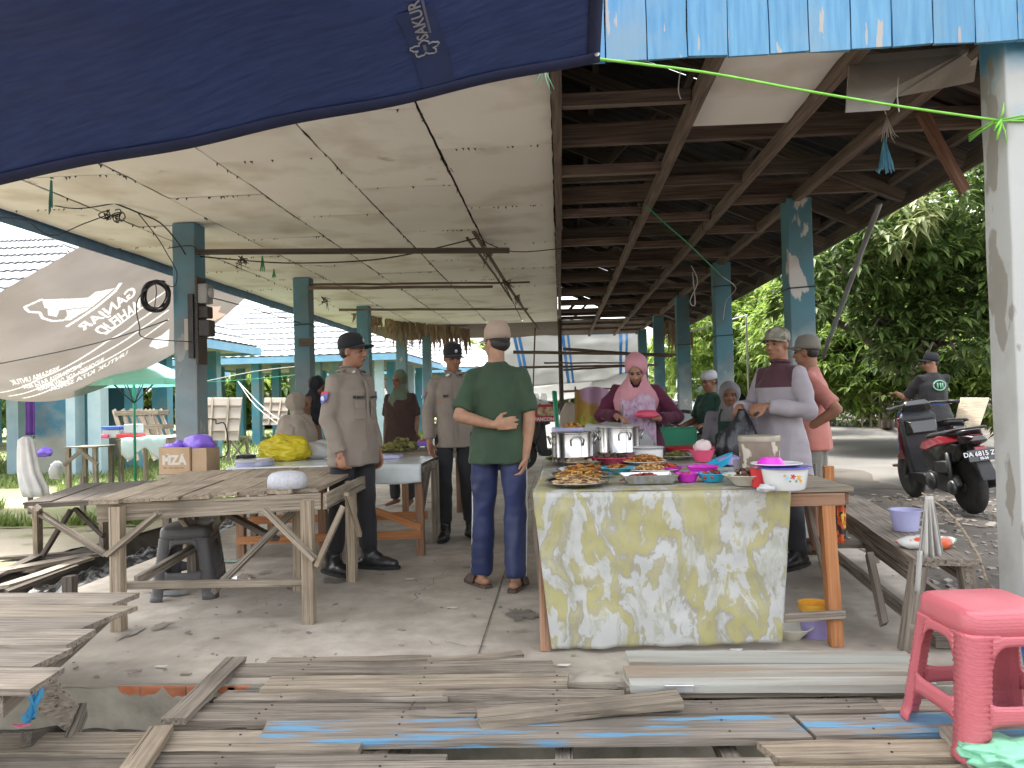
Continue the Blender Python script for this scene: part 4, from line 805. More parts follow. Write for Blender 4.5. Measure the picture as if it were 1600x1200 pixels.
# ================================================================== LONG TABLE GOODS
LZ = .722
crumple('plastic_bag', gz(446, 719, LZ), .145, p_yellow, 'bulging yellow plastic bag on the long table', 'bag', 3, (1.5, 1, .85), amp=.24, sub=5); crumple('plastic_bag', gz(496, 716, LZ), .13, p_white, 'white plastic bag pile beside the yellow bag', 'bag', 6, (1.1, .9, .6)); crumple('plastic_bag', gz(508, 710, LZ), .12, p_white, 'grey white plastic bag behind the white bag pile', 'bag', 16, (1.1, .9, .6))
c = gz(398, 727, LZ); e = empty('cake_box', c, 0, 'round clear cake box with white lid on the long table', 'box'); MB().lathe([(.001, 0), (.15, 0), (.15, .035), (.001, .035)], 32).build('box_body', clear_lilac, e, smooth=True, auto=35); MB().lathe([(.001, .035), (.155, .035), (.155, .045), (.13, .055), (.12, .05), (.001, .05)], 32).build('lid', p_white, e, smooth=True, auto=35)
for k, (px, py, fk, lab) in enumerate(((612, 704, 'leaf', 'brown leaf wrapped rice parcels at the front of the long table'), (640, 702, 'leaf', 'second pile of leaf wrapped parcels beside the purple tub'), (628, 694, 'green', 'dark leaf parcels behind the front parcels'), (646, 688, 'orange', 'orange fried snacks on the long table'))): heap('food_parcels' if k < 3 else 'food_heap', gz(px, py, LZ), .10, .08, .07, foodm[fk], lab, 90 + k, 22, .042 if k < 3 else .03)
def tub(px, py, s, m, label, fk=None, fl=None, rz=0):
    c = gz(px, py, LZ); tag(MB().box((0, 0, s[2] / 2), s).build('food_tub', m, None, Matrix.Translation(c) @ Matrix.Rotation(rz, 4, 'Z'), bevel=.008), label, 'tub')
    if fk: heap('food_heap', c + V(0, 0, s[2] * .9), s[0] * .4, s[1] * .4, .03, foodm[fk], fl, int(px), 16, .02)
tub(663, 697, (.14, .11, .06), p_purple, 'purple plastic tub with yellow snacks', 'yellow', 'yellow snacks in the purple tub'); tub(640, 676, (.24, .16, .05), clear, 'clear snack box at the back of the long table', 'brown', 'brown snacks in the clear box'); tub(695, 683, (.26, .18, .09), clear_lilac, 'large pale lilac tub at the far right of the long table', 'orange', 'orange sweets in the pale lilac tub'); tub(612, 686, (.09, .08, .06), p_teal, 'small green tub behind the leaf parcels')
tub(600, 716, (.30, .20, .03), clear_lilac, 'flat lilac plastic packet on the white sheet', rz=.05)
# white skull cap on the big table, with a gold emblem
c = gz(449, 762, .712); e = empty('skull_cap', c, 0, 'white embroidered skull cap lying on the big plank table', 'cap'); capm = M('cap_white', (.60, .60, .63), (.50, .50, .54), scale=60, rough=.85, bump=.1)
MB().lathe([(.112, 0), (.114, .045), (.108, .072), (.09, .088), (.05, .097), (.001, .1)], 36).build('cap_shell', capm, e, smooth=True); mb = MB(); n_ = 20
mb.add([(.108 * math.sin(a), -.108 * math.cos(a) , zz) for a, zz in [(-.19 + .13 * x, .035 + .03 * y) for x, y in ((-.5, .5), (.5, .5), (.5, 0), (0, -.5), (-.5, 0))]], [(4, 3, 2, 1, 0)]).build('emblem', M('gold_emblem', (.62, .30, .04), rough=.5), e)
# box with lettering
c = at(274, 741, 6.0); e = empty('cardboard_box', V(c.x, 6.12, c.z), R(-6), 'open brown cardboard box marked MZA full of purple plastic', 'box'); card = M('cardboard', (.42, .29, .18), (.48, .34, .22), scale=5, rough=.9)
bw, bh, bd = .27, .215, .22
mb = MB()
for p_, s_ in (((0, -bd/2, bh/2), (bw, .008, bh)), ((0, bd/2, bh/2), (bw, .008, bh)), ((-bw/2, 0, bh/2), (.008, bd - .01, bh)), ((bw/2, 0, bh/2), (.008, bd - .01, bh)), ((0, 0, .006), (bw - .01, bd - .01, .008))): mb.box(p_, s_)
mb.build('carton', card, e); MB().box((bw * .5 + .075, 0, bh * .5), (.13, bd * .9, bh * .9)).build('carton_side', card, e, bevel=.006)
text_on('lettering', 'MZA', lambda x, y: V(x, -bd / 2 - .006, .11 + y), M('print_white', (.62, .58, .52), rough=.8), e, .10, .005)
for dx in (-.06, .07): MB().prism([(dx - .02, -bd/2 - .0055, .158), (dx + .012, -bd/2 - .0055, .165), (dx + .02, -bd/2 - .0055, .155)], (0, -.001, 0)).build('print_mark', MATS['print_white'], e)
mb = MB(); [mb.box((-.08 + .05 * i, -bd / 2 - .0052, .05), (.03 + .02 * (i == 2), .002, .012)) for i in range(4)]; mb.build('print_mark', M('print_grey', (.30, .2, .12)), e)
W_ = PM(e)
crumple('plastic_bag', W_ @ V(-.05, 0, bh - .05), .075, p_purple, 'purple plastic bag sticking out of the MZA box', 'bag', 21, (1.2, 1, .7)); crumple('plastic_bag', W_ @ V(.16, 0, bh - .03), .09, p_purple, 'larger purple plastic bag right of the MZA lettering', 'bag', 23, (1.3, 1, .8))
T = empty('wooden_bench', (-2.9, 6.1, 0), 0, 'small rough bench carrying the MZA box beside the cable column', 'bench')
zt = c.z - .012
boards(T, V(-3.22, 5.94, zt), V(-2.52, 5.94, zt), V(-3.22, 6.32, zt), V(-2.52, 6.32, zt), 3, .022, wood_pale, 'X'); [leg(T, V(x, y, zt - .01), V(x, y, 0), .05, wood_grey) for x in (-3.17, -2.57) for y in (5.99, 6.27)]; bar(T, V(-3.2, 5.96, zt - .1), V(-2.55, 5.96, zt - .1), .05, .03, wood_brown, 'rail')
lathe_thing('bucket', [(.001, 0), (.06, 0), (.078, .12), (.084, .122), (.084, .13), (.074, .128), (.056, .01), (.001, .01)], V(-2.60, 6.2, zt + .012), p_black, 'black plastic bucket beside the MZA box', 'bucket')
# ================================================================== STOOLS
def weave(name, c, s=42):
    m = bpy.data.materials.new(name); m.use_nodes = True; N = m.node_tree.nodes; Lk = m.node_tree.links; b = N['Principled BSDF']; b.inputs['Base Color'].default_value = (*c, 1); b.inputs['Roughness'].default_value = .38
    tc = N.new('ShaderNodeTexCoord'); ck = N.new('ShaderNodeTexBrick'); ck.inputs['Scale'].default_value = s; ck.inputs['Mortar Size'].default_value = .03; ck.inputs['Color1'].default_value = (1, 1, 1, 1); ck.inputs['Color2'].default_value = (.75, .75, .75, 1); ck.inputs['Mortar'].default_value = (0, 0, 0, 1); ck.inputs['Brick Width'].default_value = 1.2; ck.inputs['Row Height'].default_value = .42
    mp = N.new('ShaderNodeMapping'); mp.inputs['Rotation'].default_value = (R(90), 0, 0); cx = N.new('ShaderNodeSeparateXYZ'); cb = N.new('ShaderNodeCombineXYZ'); a = N.new('ShaderNodeMath'); Lk.new(tc.outputs['Object'], cx.inputs[0]); Lk.new(cx.outputs[0], a.inputs[0]); Lk.new(cx.outputs[1], a.inputs[1]); Lk.new(a.outputs[0], cb.inputs[0])
    a2 = N.new('ShaderNodeMath'); a2.operation = 'MULTIPLY_ADD'; a2.inputs[1].default_value = .5; Lk.new(cx.outputs[1], a2.inputs[0]); Lk.new(cx.outputs[2], a2.inputs[2]); Lk.new(a2.outputs[0], cb.inputs[1]); Lk.new(cb.outputs[0], ck.inputs['Vector'])
    bp = N.new('ShaderNodeBump'); bp.inputs['Strength'].default_value = .9; bp.inputs['Distance'].default_value = .008; Lk.new(ck.outputs['Color'], bp.inputs['Height']); Lk.new(bp.outputs[0], b.inputs['Normal']); return m
def stool(loc, rz, m, label, H=.45, top=.145, bot=.195):
    e = empty('plastic_stool', loc, rz, label, 'stool')
    def hw(z): return lerp(bot, top, z / H)                     # half width at height
    def rr_(h, r, n=5):                                          # rounded square ring
        pts = []
        for q, (sx, sy) in enumerate(((1, 1), (-1, 1), (-1, -1), (1, -1))):
            for i in range(n + 1):
                a = math.pi / 2 * (q + i / n); pts.append((sx * (h - r) + r * math.cos(a), sy * (h - r) + r * math.sin(a)))
        return pts
    mb = MB(); rings = [(top + .008, H - .085, .05), (top + .006, H - .05, .05), (top + .003, H - .02, .045), (top - .004, H - .006, .04), (top - .02, H, .035)]; n = 24
    vs = [(x, y, z) for h, z, r in rings for x, y in rr_(h, r)]; k = len(rings)
    fs = [(i * n + j, i * n + (j + 1) % n, (i + 1) * n + (j + 1) % n, (i + 1) * n + j) for i in range(k - 1) for j in range(n)]
    fs.append(tuple(range((k - 1) * n, k * n))); mb.add(vs, fs); mb.build('seat', m, e, smooth=True, solid=.006, auto=50)
    lw = .075
    for sx, sy in ((1, 1), (-1, 1), (-1, -1), (1, -1)):          # corner legs, L shaped with ribs
        mb = MB(); nz_ = 44; prof_n = 7; vs = []
        for i in range(nz_ + 1):
            z = (H - .07) * i / nz_; h = hw(z); rib = .0022 * (1 if (i % 2) else -1) * (z > .04); f = lw * (1 + .35 * max(0, (z - .28) / .1)); r = .035
            if z < .03: rib = .006
            P = [(h - f, h + rib)] + [(h - r + (r + rib) * math.sin(a), h - r + (r + rib) * math.cos(a)) for a in [math.pi / 2 * t / 4 for t in range(5)]] + [(h + rib, h - f)]
            vs += [(sx * x, sy * y, z) for x, y in P]
        fs = [(i * 7 + j, i * 7 + j + 1, (i + 1) * 7 + j + 1, (i + 1) * 7 + j) for i in range(nz_) for j in range(6)]
        mb.add(vs, fs); mb.build('leg', m, e, smooth=True, solid=.006, auto=60)
    for q in range(4):                                           # arched apron and lower stretcher on each side
        Mq = Matrix.Rotation(q * math.pi / 2, 4, 'Z'); mb = MB()
        def sb(u, v):
            h = hw(.13 + .05 * v); return V(lerp(-h + lw * .9, h - lw * .9, u), -h - .001, .115 + .055 * v + .012 * (2 * abs(u - .5)) ** 6 * (1 if v > .5 else -1))
        mb.sheet(sb, 12, 3); mb.build('stretcher', m, e, Mq, solid=.008, smooth=True)
        mb = MB()
        def ap(u, v):
            zt_ = H - .075; zb_ = H - .105 - .05 * (2 * abs(u - .5)) ** 5; z = lerp(zb_, zt_, v); h = hw(z); return V(lerp(-h + lw, h - lw, u), -h - .001, z)
        mb.sheet(ap, 14, 3); mb.build('apron', m, e, Mq, solid=.007, smooth=True)
    return e
p1, p2 = gz(1508, 1190, .03), gz(1415, 1118, .03)
d = (p2 - p1).normalized(); nrm = V(d.y, -d.x, 0); cc = (p1 + p2) / 2 + nrm * .195
stool(V(cc.x, cc.y, .028), math.atan2(d.y, d.x) + math.pi / 2, weave('pink_weave', (.58, .14, .165)), 'coral pink woven pattern plastic stool standing on the planks at right', .455, .15, .205)
stool(V(-2.42, 4.86, 0), R(12), weave('grey_weave', (.10, .095, .096)), 'dark grey woven pattern plastic stool under the big plank table')
# ================================================================== RIGHT BENCH GOODS
c = at(1415, 822, 4.3); lathe_thing('plastic_tub', [(.001, 0), (.062, 0), (.078, .105), (.086, .107), (.086, .112), (.072, .11), (.058, .005), (.001, .005)], V(c.x, 4.3, .437), clear_lilac, 'clear plastic tub standing on the long bench', 'tub')
tissue = M('snack_pack', (.72, .73, .70), (.70, .12, .04), scale=7, lo=.52, hi=.54, c3=(.05, .40, .16), s3=8, t3=.57, e3=.02, rough=.25)
crumple('snack_packet', V(1.74, 3.82, .436), .085, tissue, 'white orange and green snack packet on the bench end', 'packet', 4, (1.6, .9, .42), amp=.15)
film = M('clear_film', (.62, .60, .56), (.48, .46, .42), scale=8, stretch=(6, 6, .8), rough=.25, alpha=.8, bump=.6)
mb = MB(); mb.sheet(lambda u, v: at(lerp(lerp(1446, 1437, v), lerp(1458, 1474, v), u), lerp(775, 872 - 12 * abs(u - .5), v), 3.5) + V(0, .03 * math.sin(u * 22) * v, 0), 26, 14); mb.sheet(lambda u, v: at(1434 + 10 * u - 5 * v, lerp(860, 928, v), 3.5) + V(0, .01 * math.sin(u * 8), 0), 5, 8)
tag(mb.build('film_strip', film, smooth=True, solid=.002), 'long crumpled clear plastic bag hanging from the stick', 'plastic bag'); tag(MB().tube([at(1440, 770, 3.52), at(1478, 796, 3.5), at(1506, 830, 3.5), at(1530, 870, 3.48), at(1545, 920, 3.46)], [.004, .005, .006, .006, .007], 7).build('bent_stick', wood_tan, smooth=True), 'thin bent stick leaning over the bench end', 'stick')
e = empty('water_bucket', V(1.98, 3.22, -.06), 0, 'blue plastic bucket with coiled red hose behind the pink stool', 'bucket')
MB().lathe([(.001, 0), (.12, 0), (.155, .28), (.165, .282), (.165, .295), (.15, .29), (.115, .01), (.001, .01)], 28).build('bucket_body', p_blue, e, smooth=True, auto=35)
MB().tube([V(-.06 + .1 * math.cos(t) * .9, -.02 + .03 * math.sin(t), .36 + .09 * math.sin(t)) for t in [math.pi * i / 10 for i in range(11)]], .012, 8).build('bucket_handle', p_pink, e, smooth=True)
tag(crumple('blue_sack', V(2.03, 3.05, -.02), .16, plastic('blue_sack', (.03, .20, .48), .45), 'blue plastic sack slumped at the foot of the near column', 'sack', 11, (.75, .8, 1.2), amp=.18, sub=4), None); crumple('green_wrap', gz(1585, 1190, .05), .1, plastic('green_wrap', (.22, .55, .36), .4), 'crumpled pale green plastic at the lower right corner', 'plastic', 14, (1.3, 1, .35), amp=.5, sub=4)
# ================================================================== PEOPLE
def skin(name, c): return M(name, c, tuple(x * .74 for x in c), scale=22, rough=.58, lo=.35, hi=.7)
sk_a = skin('skin_tan', (.36, .175, .105)); sk_b = skin('skin_brown', (.26, .12, .07)); sk_c = skin('skin_light', (.42, .225, .138)); sk_d = skin('skin_dark', (.21, .10, .062))
eye_m = M('eye_dark', (.02, .014, .01), rough=.25); hair_m = M('hair_black', (.012, .010, .009), (.03, .026, .022), scale=40, rough=.6); lip_m = M('lip', (.27, .10, .075), rough=.5); hair_g = M('hair_grey', (.10, .09, .085), (.2, .19, .18), scale=40)
def cloth_m(name, c, c2=None, **k): return M(name, c, c2 or tuple(x * .84 for x in c), scale=k.pop('scale', 5), rough=k.pop('rough', .85), bump=k.pop('bump', .35), bscale=k.pop('bscale', 7), sheen=.1, **k)
def hand(mb, wr, d, nrm, side, curl=.35, spread=.0, s=1.0, grip=None):
    d = Vector(d).normalized(); nrm = (Vector(nrm) - d * Vector(nrm).dot(d)).normalized(); sd = d.cross(nrm).normalized() * side
    F = Matrix((sd, d, nrm)).transposed()
    mb.ball(wr + d * .048 * s, (.040 * s, .052 * s, .017 * s), 12, 8, F)
    mb.tube([wr - d * .02, wr + d * .02], [.026 * s, .029 * s], 10, flat=.75)
    for i, (o, L) in enumerate(((-.031, .062), (-.0105, .074), (.0105, .078), (.031, .070))):
        base = wr + d * (.086 - .004 * abs(i - 2)) * s + sd * o * s; dd = (d + sd * (i - 1.5) * (.06 + spread)).normalized(); pts = [base - d * .02 * s, base]; a = curl * (.8 + .12 * i)
        p = base.copy()
        for k, fr in enumerate((.45, .32, .25)):
            ax = dd.cross(nrm).normalized(); dd = (Matrix.Rotation(a * (1.0 if k < 2 else .8), 3, ax) @ dd).normalized(); p = p + dd * L * fr * s; pts.append(p.copy())
        mb.tube(pts, [.0105 * s, .0105 * s, .0095 * s, .0088 * s, .0075 * s], 8, rnd=True)
    b = wr + d * .03 * s + sd * .034 * s; t1 = (d * .62 + sd * .7 + nrm * .28).normalized(); t2 = (d * .95 + sd * .2 + nrm * .35).normalized()
    mb.tube([wr + d * .022 * s + sd * .018 * s, b, b + t1 * .036 * s, b + t1 * .036 * s + t2 * .032 * s], [.015 * s, .0145 * s, .0115 * s, .009 * s], 8, rnd=True)
class Fig:
    def __init__(s, label, loc, yaw, H=1.68, pose=None, head=(0, 0, 0), skin=None, voxel=.0085, fat=1.0, cat='person', group=None):
        s.k = H / 1.70; k = s.k; s.skin = skin; s.vox = voxel; s.fat = fat
        s.root = empty('person', loc, R(yaw), label, cat, group)
        J = dict(head=(0, -.015, 1.575), neck=(0, .012, 1.43), chest=(0, .0, 1.26), waist=(0, 0, 1.04), hip=(0, .0, .92))
        for n, sg in (('l', 1), ('r', -1)): J.update({'sh_' + n: (sg * .158, .012, 1.36), 'el_' + n: (sg * .205, .035, 1.09), 'wr_' + n: (sg * .205, -.03, .85), 'hp_' + n: (sg * .09, 0, .90), 'kn_' + n: (sg * .10, -.02, .49), 'an_' + n: (sg * .105, .02, .08)})
        s.hd = {'l': ((0, -.1, -1), (-1, 0, 0)), 'r': ((0, -.1, -1), (1, 0, 0))}; s.curl = {'l': .4, 'r': .4}; s.toe = {'l': (.25, -1), 'r': (-.25, -1)}
        for n, v in (pose or {}).items():
            if n in ('hd_l', 'hd_r'): s.hd[n[-1]] = v
            elif n in ('curl_l', 'curl_r'): s.curl[n[-1]] = v
            elif n in ('toe_l', 'toe_r'): s.toe[n[-1]] = v
            else: J[n] = v
        s.J = {n: Vector(v) * k for n, v in J.items()}
        s.HM = Matrix.Translation(s.J['head']) @ (Matrix.Rotation(R(head[0]), 4, 'Z') @ Matrix.Rotation(R(head[1]), 4, 'X') @ Matrix.Rotation(R(head[2]), 4, 'Y')) @ Matrix.Scale(.92 * k, 4)
        s.body()
    def h(s, x, y, z): return s.HM @ V(x, y, z)
    def hb(s, mb, c, r, n=14, k=10):
        sc = .92 * s.k; mb.ball(s.h(*c), tuple(x * sc for x in (r if isinstance(r, tuple) else (r, r, r))), n, k, s.HM.to_3x3().normalized())
    def body(s):
        mb = MB(); J = s.J; k = s.k
        s.hb(mb, (0, .014, .035), (.076, .094, .098), 20, 14); s.hb(mb, (0, -.022, -.045), (.062, .074, .084), 18, 12); s.hb(mb, (0, -.062, -.098), (.032, .026, .024)); s.hb(mb, (0, -.075, .028), (.052, .018, .02))
        for sg in (-1, 1): s.hb(mb, (sg * .038, -.062, -.03), (.026, .026, .028)); s.hb(mb, (sg * .076, .012, -.012), (.011, .02, .032)); s.hb(mb, (sg * .013, -.099, -.033), (.012, .012, .010))
        mb.tube([s.h(0, -.088, .02), s.h(0, -.106, -.015), s.h(0, -.113, -.03)], [.010 * k, .012 * k, .013 * k], 8, rnd=True); s.hb(mb, (0, -.088, -.065), (.024, .012, .016))
        mb.tube([J['chest'], J['neck'], J['head'] + V(0, .02, -.02)], [.07 * k, .056 * k, .054 * k], 14)
        mb.loft([(J['hip'], .13 * k, .09 * k), (J['waist'], .13 * k, .09 * k), (J['chest'], .15 * k, .1 * k), (lerp(J['chest'], J['neck'], .75), .14 * k, .07 * k)], 20)
        for n, sg in (('l', 1), ('r', -1)):
            mb.tube([lerp(J['chest'], J['sh_' + n], .6), J['sh_' + n], lerp(J['sh_' + n], J['el_' + n], .5), J['el_' + n]], [.05 * k, .052 * k, .047 * k, .041 * k], 12, rnd=True)
            mb.tube([J['el_' + n], lerp(J['el_' + n], J['wr_' + n], .3), J['wr_' + n]], [.041 * k, .042 * k, .027 * k], 12, rnd=True)
            hand(mb, J['wr_' + n], *s.hd[n], sg, s.curl[n], s=k)
            mb.tube([J['hip'] + V(0, 0, .02), J['hp_' + n], lerp(J['hp_' + n], J['kn_' + n], .5), J['kn_' + n]], [.07 * k, .075 * k, .065 * k, .05 * k], 12, rnd=True); mb.tube([J['kn_' + n], lerp(J['kn_' + n], J['an_' + n], .3), J['an_' + n]], [.05 * k, .052 * k, .036 * k], 12, rnd=True)
            t = V(*s.toe[n], 0).normalized(); a = J['an_' + n]; mb.tube([V(a.x, a.y, a.z - .03 * k) - t * .05 * k, V(a.x, a.y, a.z - .04 * k) + t * .08 * k, V(a.x, a.y, a.z - .05 * k) + t * .17 * k], [.034 * k, .034 * k, .026 * k], 10, flat=.8, rnd=True)
        remesh(mb.build('body', s.skin, s.root, smooth=True), s.vox, 2)
        # face
        for sg in (-1, 1):
            m2 = MB(); s.hb(m2, (sg * .031, -.0865, .003), (.0125, .007, .0058), 10, 6); m2.build('eye', eye_m, s.root, smooth=True)
            m2 = MB(); m2.tube([s.h(sg * .014, -.094, .021), s.h(sg * .03, -.0945, .026), s.h(sg * .05, -.082, .02)], [.003 * k, .004 * k, .0022 * k], 6); m2.build('eyebrow', hair_m, s.root, smooth=True)
        m2 = MB(); s.hb(m2, (0, -.0985, -.0665), (.021, .006, .0062), 10, 6); m2.build('lips', lip_m, s.root, smooth=True)
    def part(s, name, mb, m, vox=.012, it=6, folds=0, seed=0, fdir=(1, 1, .4)):
        o = remesh(mb.build(name, m, s.root, smooth=True), vox, it)
        if folds:
            me = o.data; nn = [v.normal.copy() for v in me.vertices]
            for v, n in zip(me.vertices, nn):
                q = V(v.co.x * fdir[0] + .35 * v.co.z, v.co.y * fdir[1], v.co.z * fdir[2] * 1.5) * 7.5; f = noise.noise(q + V(seed, 0, 0)); g = noise.noise(V(v.co.x * 9, v.co.y * 9, v.co.z * 26) + V(0, seed, 5)); a_ = min(1, max(0, (abs(v.co.x) - .15) * 12))
                v.co += n * folds * 2.1 * ((.75 - abs(f) * 2.4) * .9 + g * (.25 + .5 * a_))
        return o
    def hair(s, m=None):
        mb = MB(); s.hb(mb, (0, .024, .042), (.081, .094, .098), 20, 14); s.hb(mb, (0, .046, -.005), (.076, .06, .062)); mb.build('hair', m or hair_m, s.root, smooth=True)
    def cap(s, m, brim=True, bm=None, bl=.085, up=.0, crown=.07, badge=None):
        mb = MB(); sc = .92 * s.k; Mx = s.HM.to_3x3().normalized() @ Matrix.Rotation(R(-8 + up), 3, 'X')
        pr = [(.094, .0), (.097, .03), (.092, .062 + crown * .1), (.07, .092 + crown * .2), (.035, .108 + crown * .2), (.002, .112 + crown * .2)]
        e = s.h(0, .012, .026); mb.lathe([(r * sc, z * sc) for r, z in pr], 26, e, Mx, sx=.93, sy=1.12)
        c = mb.build('cap', m, s.root, smooth=True)
        mb = MB(); mb.ball(e + Mx @ V(0, 0, .114 * sc), .008, 8, 6); mb.build('cap_button', m, c, smooth=True)
        if brim:
            mb = MB(); vs = []
            for v_ in range(5):
                for u in range(13):
                    a = math.pi * (-.5 + u / 12) * .92; r0 = .098; x = r0 * .92 * math.sin(a); y = -r0 * 1.06 * math.cos(a)
                    k_ = v_ / 4; vs.append(e + Mx @ (V(x * (1 + .05 * k_), y - bl * k_ * math.cos(a) ** .6 if abs(a) < 1.5 else y, .014 - .012 * k_ - .02 * (x / .09) ** 2 * (1)) * sc))
            mb.add(vs, [(j * 13 + i, j * 13 + i + 1, (j + 1) * 13 + i + 1, (j + 1) * 13 + i) for j in range(4) for i in range(12)]); mb.build('cap_brim', bm or m, c, smooth=True, solid=.005)
        if badge:
            mb = MB(); mb.ball(e + Mx @ V(0, -.108 * sc, .048 * sc), (.013, .004, .017), 10, 8, Mx); mb.build('cap_badge', badge, c, smooth=True)
        return c
    def peci(s, m):
        mb = MB(); sc = .92 * s.k; mb.lathe([(r * sc, z * sc) for r, z in ((.094, -.01), (.097, .04), (.09, .075), (.06, .098), (.002, .106))], 26, s.h(0, .014, .036), s.HM.to_3x3().normalized(), sx=.93, sy=1.1); mb.build('skull_cap', m, s.root, smooth=True)
    def shirt(s, m, hem=.80, sleeve='long', wid=.0, folds=.004, collar=False, bell=0, seed=1, name='shirt', open_n=0, arm=1.0):
        J = s.J; k = s.k; f = s.fat; mb = MB(); w = (.150 + wid) * f
        hz = J['hip'] + (J['waist'] - J['hip']) * ((hem - .92) / .12) if hem < .92 else V(J['hip'].x, J['hip'].y, hem * k)
        hz = V(hz.x, hz.y, hem * k if abs(J['hip'].z - .92 * k) < .2 else hz.z)
        top = lerp(J['chest'], J['neck'], .9)
        rg = [(hz, (w + .024 + bell) * k, (.130 * f + bell) * k), (lerp(hz, J['waist'], .6), (w + .018 + bell * .5) * k, (.125 * f + bell * .5) * k), (J['waist'] + V(0, -.01 * (f - 1) * 8, 0), (w - .002) * k, (.122 * f) * k), (lerp(J['waist'], J['chest'], .55), w * k, .125 * f * k), (J['chest'] + V(0, 0, .03), (w + .006) * k, .122 * k * min(f, 1.1)), (lerp(J['chest'], J['neck'], .55), .142 * k, .10 * k), (lerp(J['chest'], J['neck'], .8), .11 * k, .085 * k), (top, .085 * k, .072 * k), (J['neck'] + V(0, 0, .02), .062 * k, .062 * k)]
        mb.loft(rg, 26)
        for n in 'lr':
            a, e, w_ = J['sh_' + n], J['el_' + n], J['wr_' + n]; inn = lerp(top, a, .4) + V(0, 0, -.012) * k
            if sleeve == 'long': mb.tube([inn, a, lerp(a, e, .5), e, lerp(e, w_, .5), lerp(e, w_, .95)], [.048 * k, .060 * k * arm, .060 * k * arm, .054 * k * arm, .050 * k * arm, .044 * k * arm], 14, rnd=False); mb.ball(e, .058 * k * arm, 10, 8)
            elif sleeve == 'short': mb.tube([inn, a, lerp(a, e, .45), lerp(a, e, .86)], [.048 * k, .061 * k, .063 * k, .069 * k], 14)
            mb.ball(a, .055 * k, 12, 8)
        o = s.part(name, mb, m, .011, 4, folds, seed)
        if collar:
            c = MB(); n0 = J['neck'] + V(0, 0, .0); 
            for sg in (-1, 1): c.prism([n0 + V(sg * .012, -.066, .02) * k, n0 + V(sg * .066, -.012, .045) * k, n0 + V(sg * .075, -.02, .0) * k, n0 + V(sg * .045, -.085, -.03) * k], V(0, -.006, 0))
            c.tube([n0 + V(.062 * math.sin(t), .062 * -math.cos(t), .035) * k for t in [R(35 + 290 * i / 14) for i in range(15)]], .02 * k, 6, flat=.4); c.build('collar', m, o, smooth=False)
        return o
    def pants(s, m, top=.98, cut=None, wd=1.0, folds=.004, name='trousers', seed=4, end=.97):
        J = s.J; k = s.k; mb = MB(); f = s.fat
        mb.loft([(J['hip'] + V(0, 0, -.10 * k), .148 * k * f ** .5, .108 * k * f), (J['hip'], .15 * k * f ** .5, .112 * k * f), (V(J['waist'].x, J['waist'].y, top * k) if abs(J['hip'].z - .92 * k) < .2 else lerp(J['hip'], J['waist'], .5), .142 * k * f ** .5, .108 * k * f)], 22)
        for n in 'lr':
            h_, kn, an = J['hp_' + n], J['kn_' + n], J['an_' + n]
            if cut is not None: e = lerp(h_, kn, cut) if cut < 1 else lerp(kn, an, cut - 1); mb.tube([h_ + V(0, 0, .03), lerp(h_, e, .5), e] if cut <= 1 else [h_ + V(0, 0, .03), kn, e], [.098 * k * wd, .094 * k * wd, .088 * k * wd], 16, rnd=False)
            else: mb.tube([h_ + V(0, 0, .03), lerp(h_, kn, .5), kn, lerp(kn, an, .45), lerp(kn, an, end)], [.085 * k * wd, .080 * k * wd, .068 * k * wd, .066 * k * wd, .062 * k * wd], 16); mb.ball(kn, .072 * k * wd, 10, 8)
            mb.ball(h_ + V(0, .01, -.06) * k, (.076 * k, .09 * k, .1 * k), 12, 8)
        return s.part(name, mb, m, .012, 4, folds, seed)
    def boots(s, m, tall=.2):
        for n in 'lr':
            a = s.J['an_' + n]; t = V(*s.toe[n], 0).normalized(); k = s.k; g = V(a.x, a.y, 0); mb = MB()
            mb.tube([g + V(0, 0, tall * k), g + V(0, 0, .12 * k), g + V(0, 0, .06 * k)], [.062 * k, .056 * k, .056 * k], 14); mb.tube([g - t * .05 * k + V(0, 0, .045 * k), g + t * .06 * k + V(0, 0, .05 * k), g + t * .14 * k + V(0, 0, .042 * k), g + t * .19 * k + V(0, 0, .036 * k)], [.046 * k, .05 * k, .048 * k, .036 * k], 12, rnd=True); mb.tube([g + V(0, 0, .1 * k) + t * .02, g + t * .08 * k + V(0, 0, .07 * k)], [.05 * k, .04 * k], 10)
            b = s.part('boot', mb, m, .009, 3, .002, 3)
            so = MB(); P = [g + t * (x * k) + V(-t.y, t.x, 0) * (y * k) + V(0, 0, .002) for x, y in ((-.105, -.03), (-.105, .03), (-.03, .044), (.08, .05), (.17, .045), (.232, .018), (.232, -.018), (.17, -.045), (.08, -.05), (-.03, -.044))]; so.prism(P[::-1], (0, 0, .022)); so.build('sole', M('sole', (.012, .012, .012), rough=.7), b)
    def sandals(s, m):
        for n in 'lr':
            a = s.J['an_' + n]; t = V(*s.toe[n], 0).normalized(); sd = V(-t.y, t.x, 0); k = s.k; g = V(a.x, a.y, 0); so = MB(); P = [g + t * (x * k) + sd * (y * k) + V(0, 0, .002) for x, y in ((-.09, -.028), (-.09, .028), (0, .038), (.1, .045), (.17, .042), (.205, .015), (.205, -.02), (.17, -.042), (.1, -.042), (0, -.036))]; so.prism(P[::-1], (0, 0, .02)); c = so.build('sandal', m, s.root)
            st = MB(); st.sheet(lambda u, v: g + t * lerp(.03, .13, v) * k + sd * .052 * k * math.cos(math.pi * u) + V(0, 0, .02 + .062 * math.sin(math.pi * u) * (1.05 - .3 * v)), 12, 3); st.build('strap', m, c, solid=.006, smooth=True)
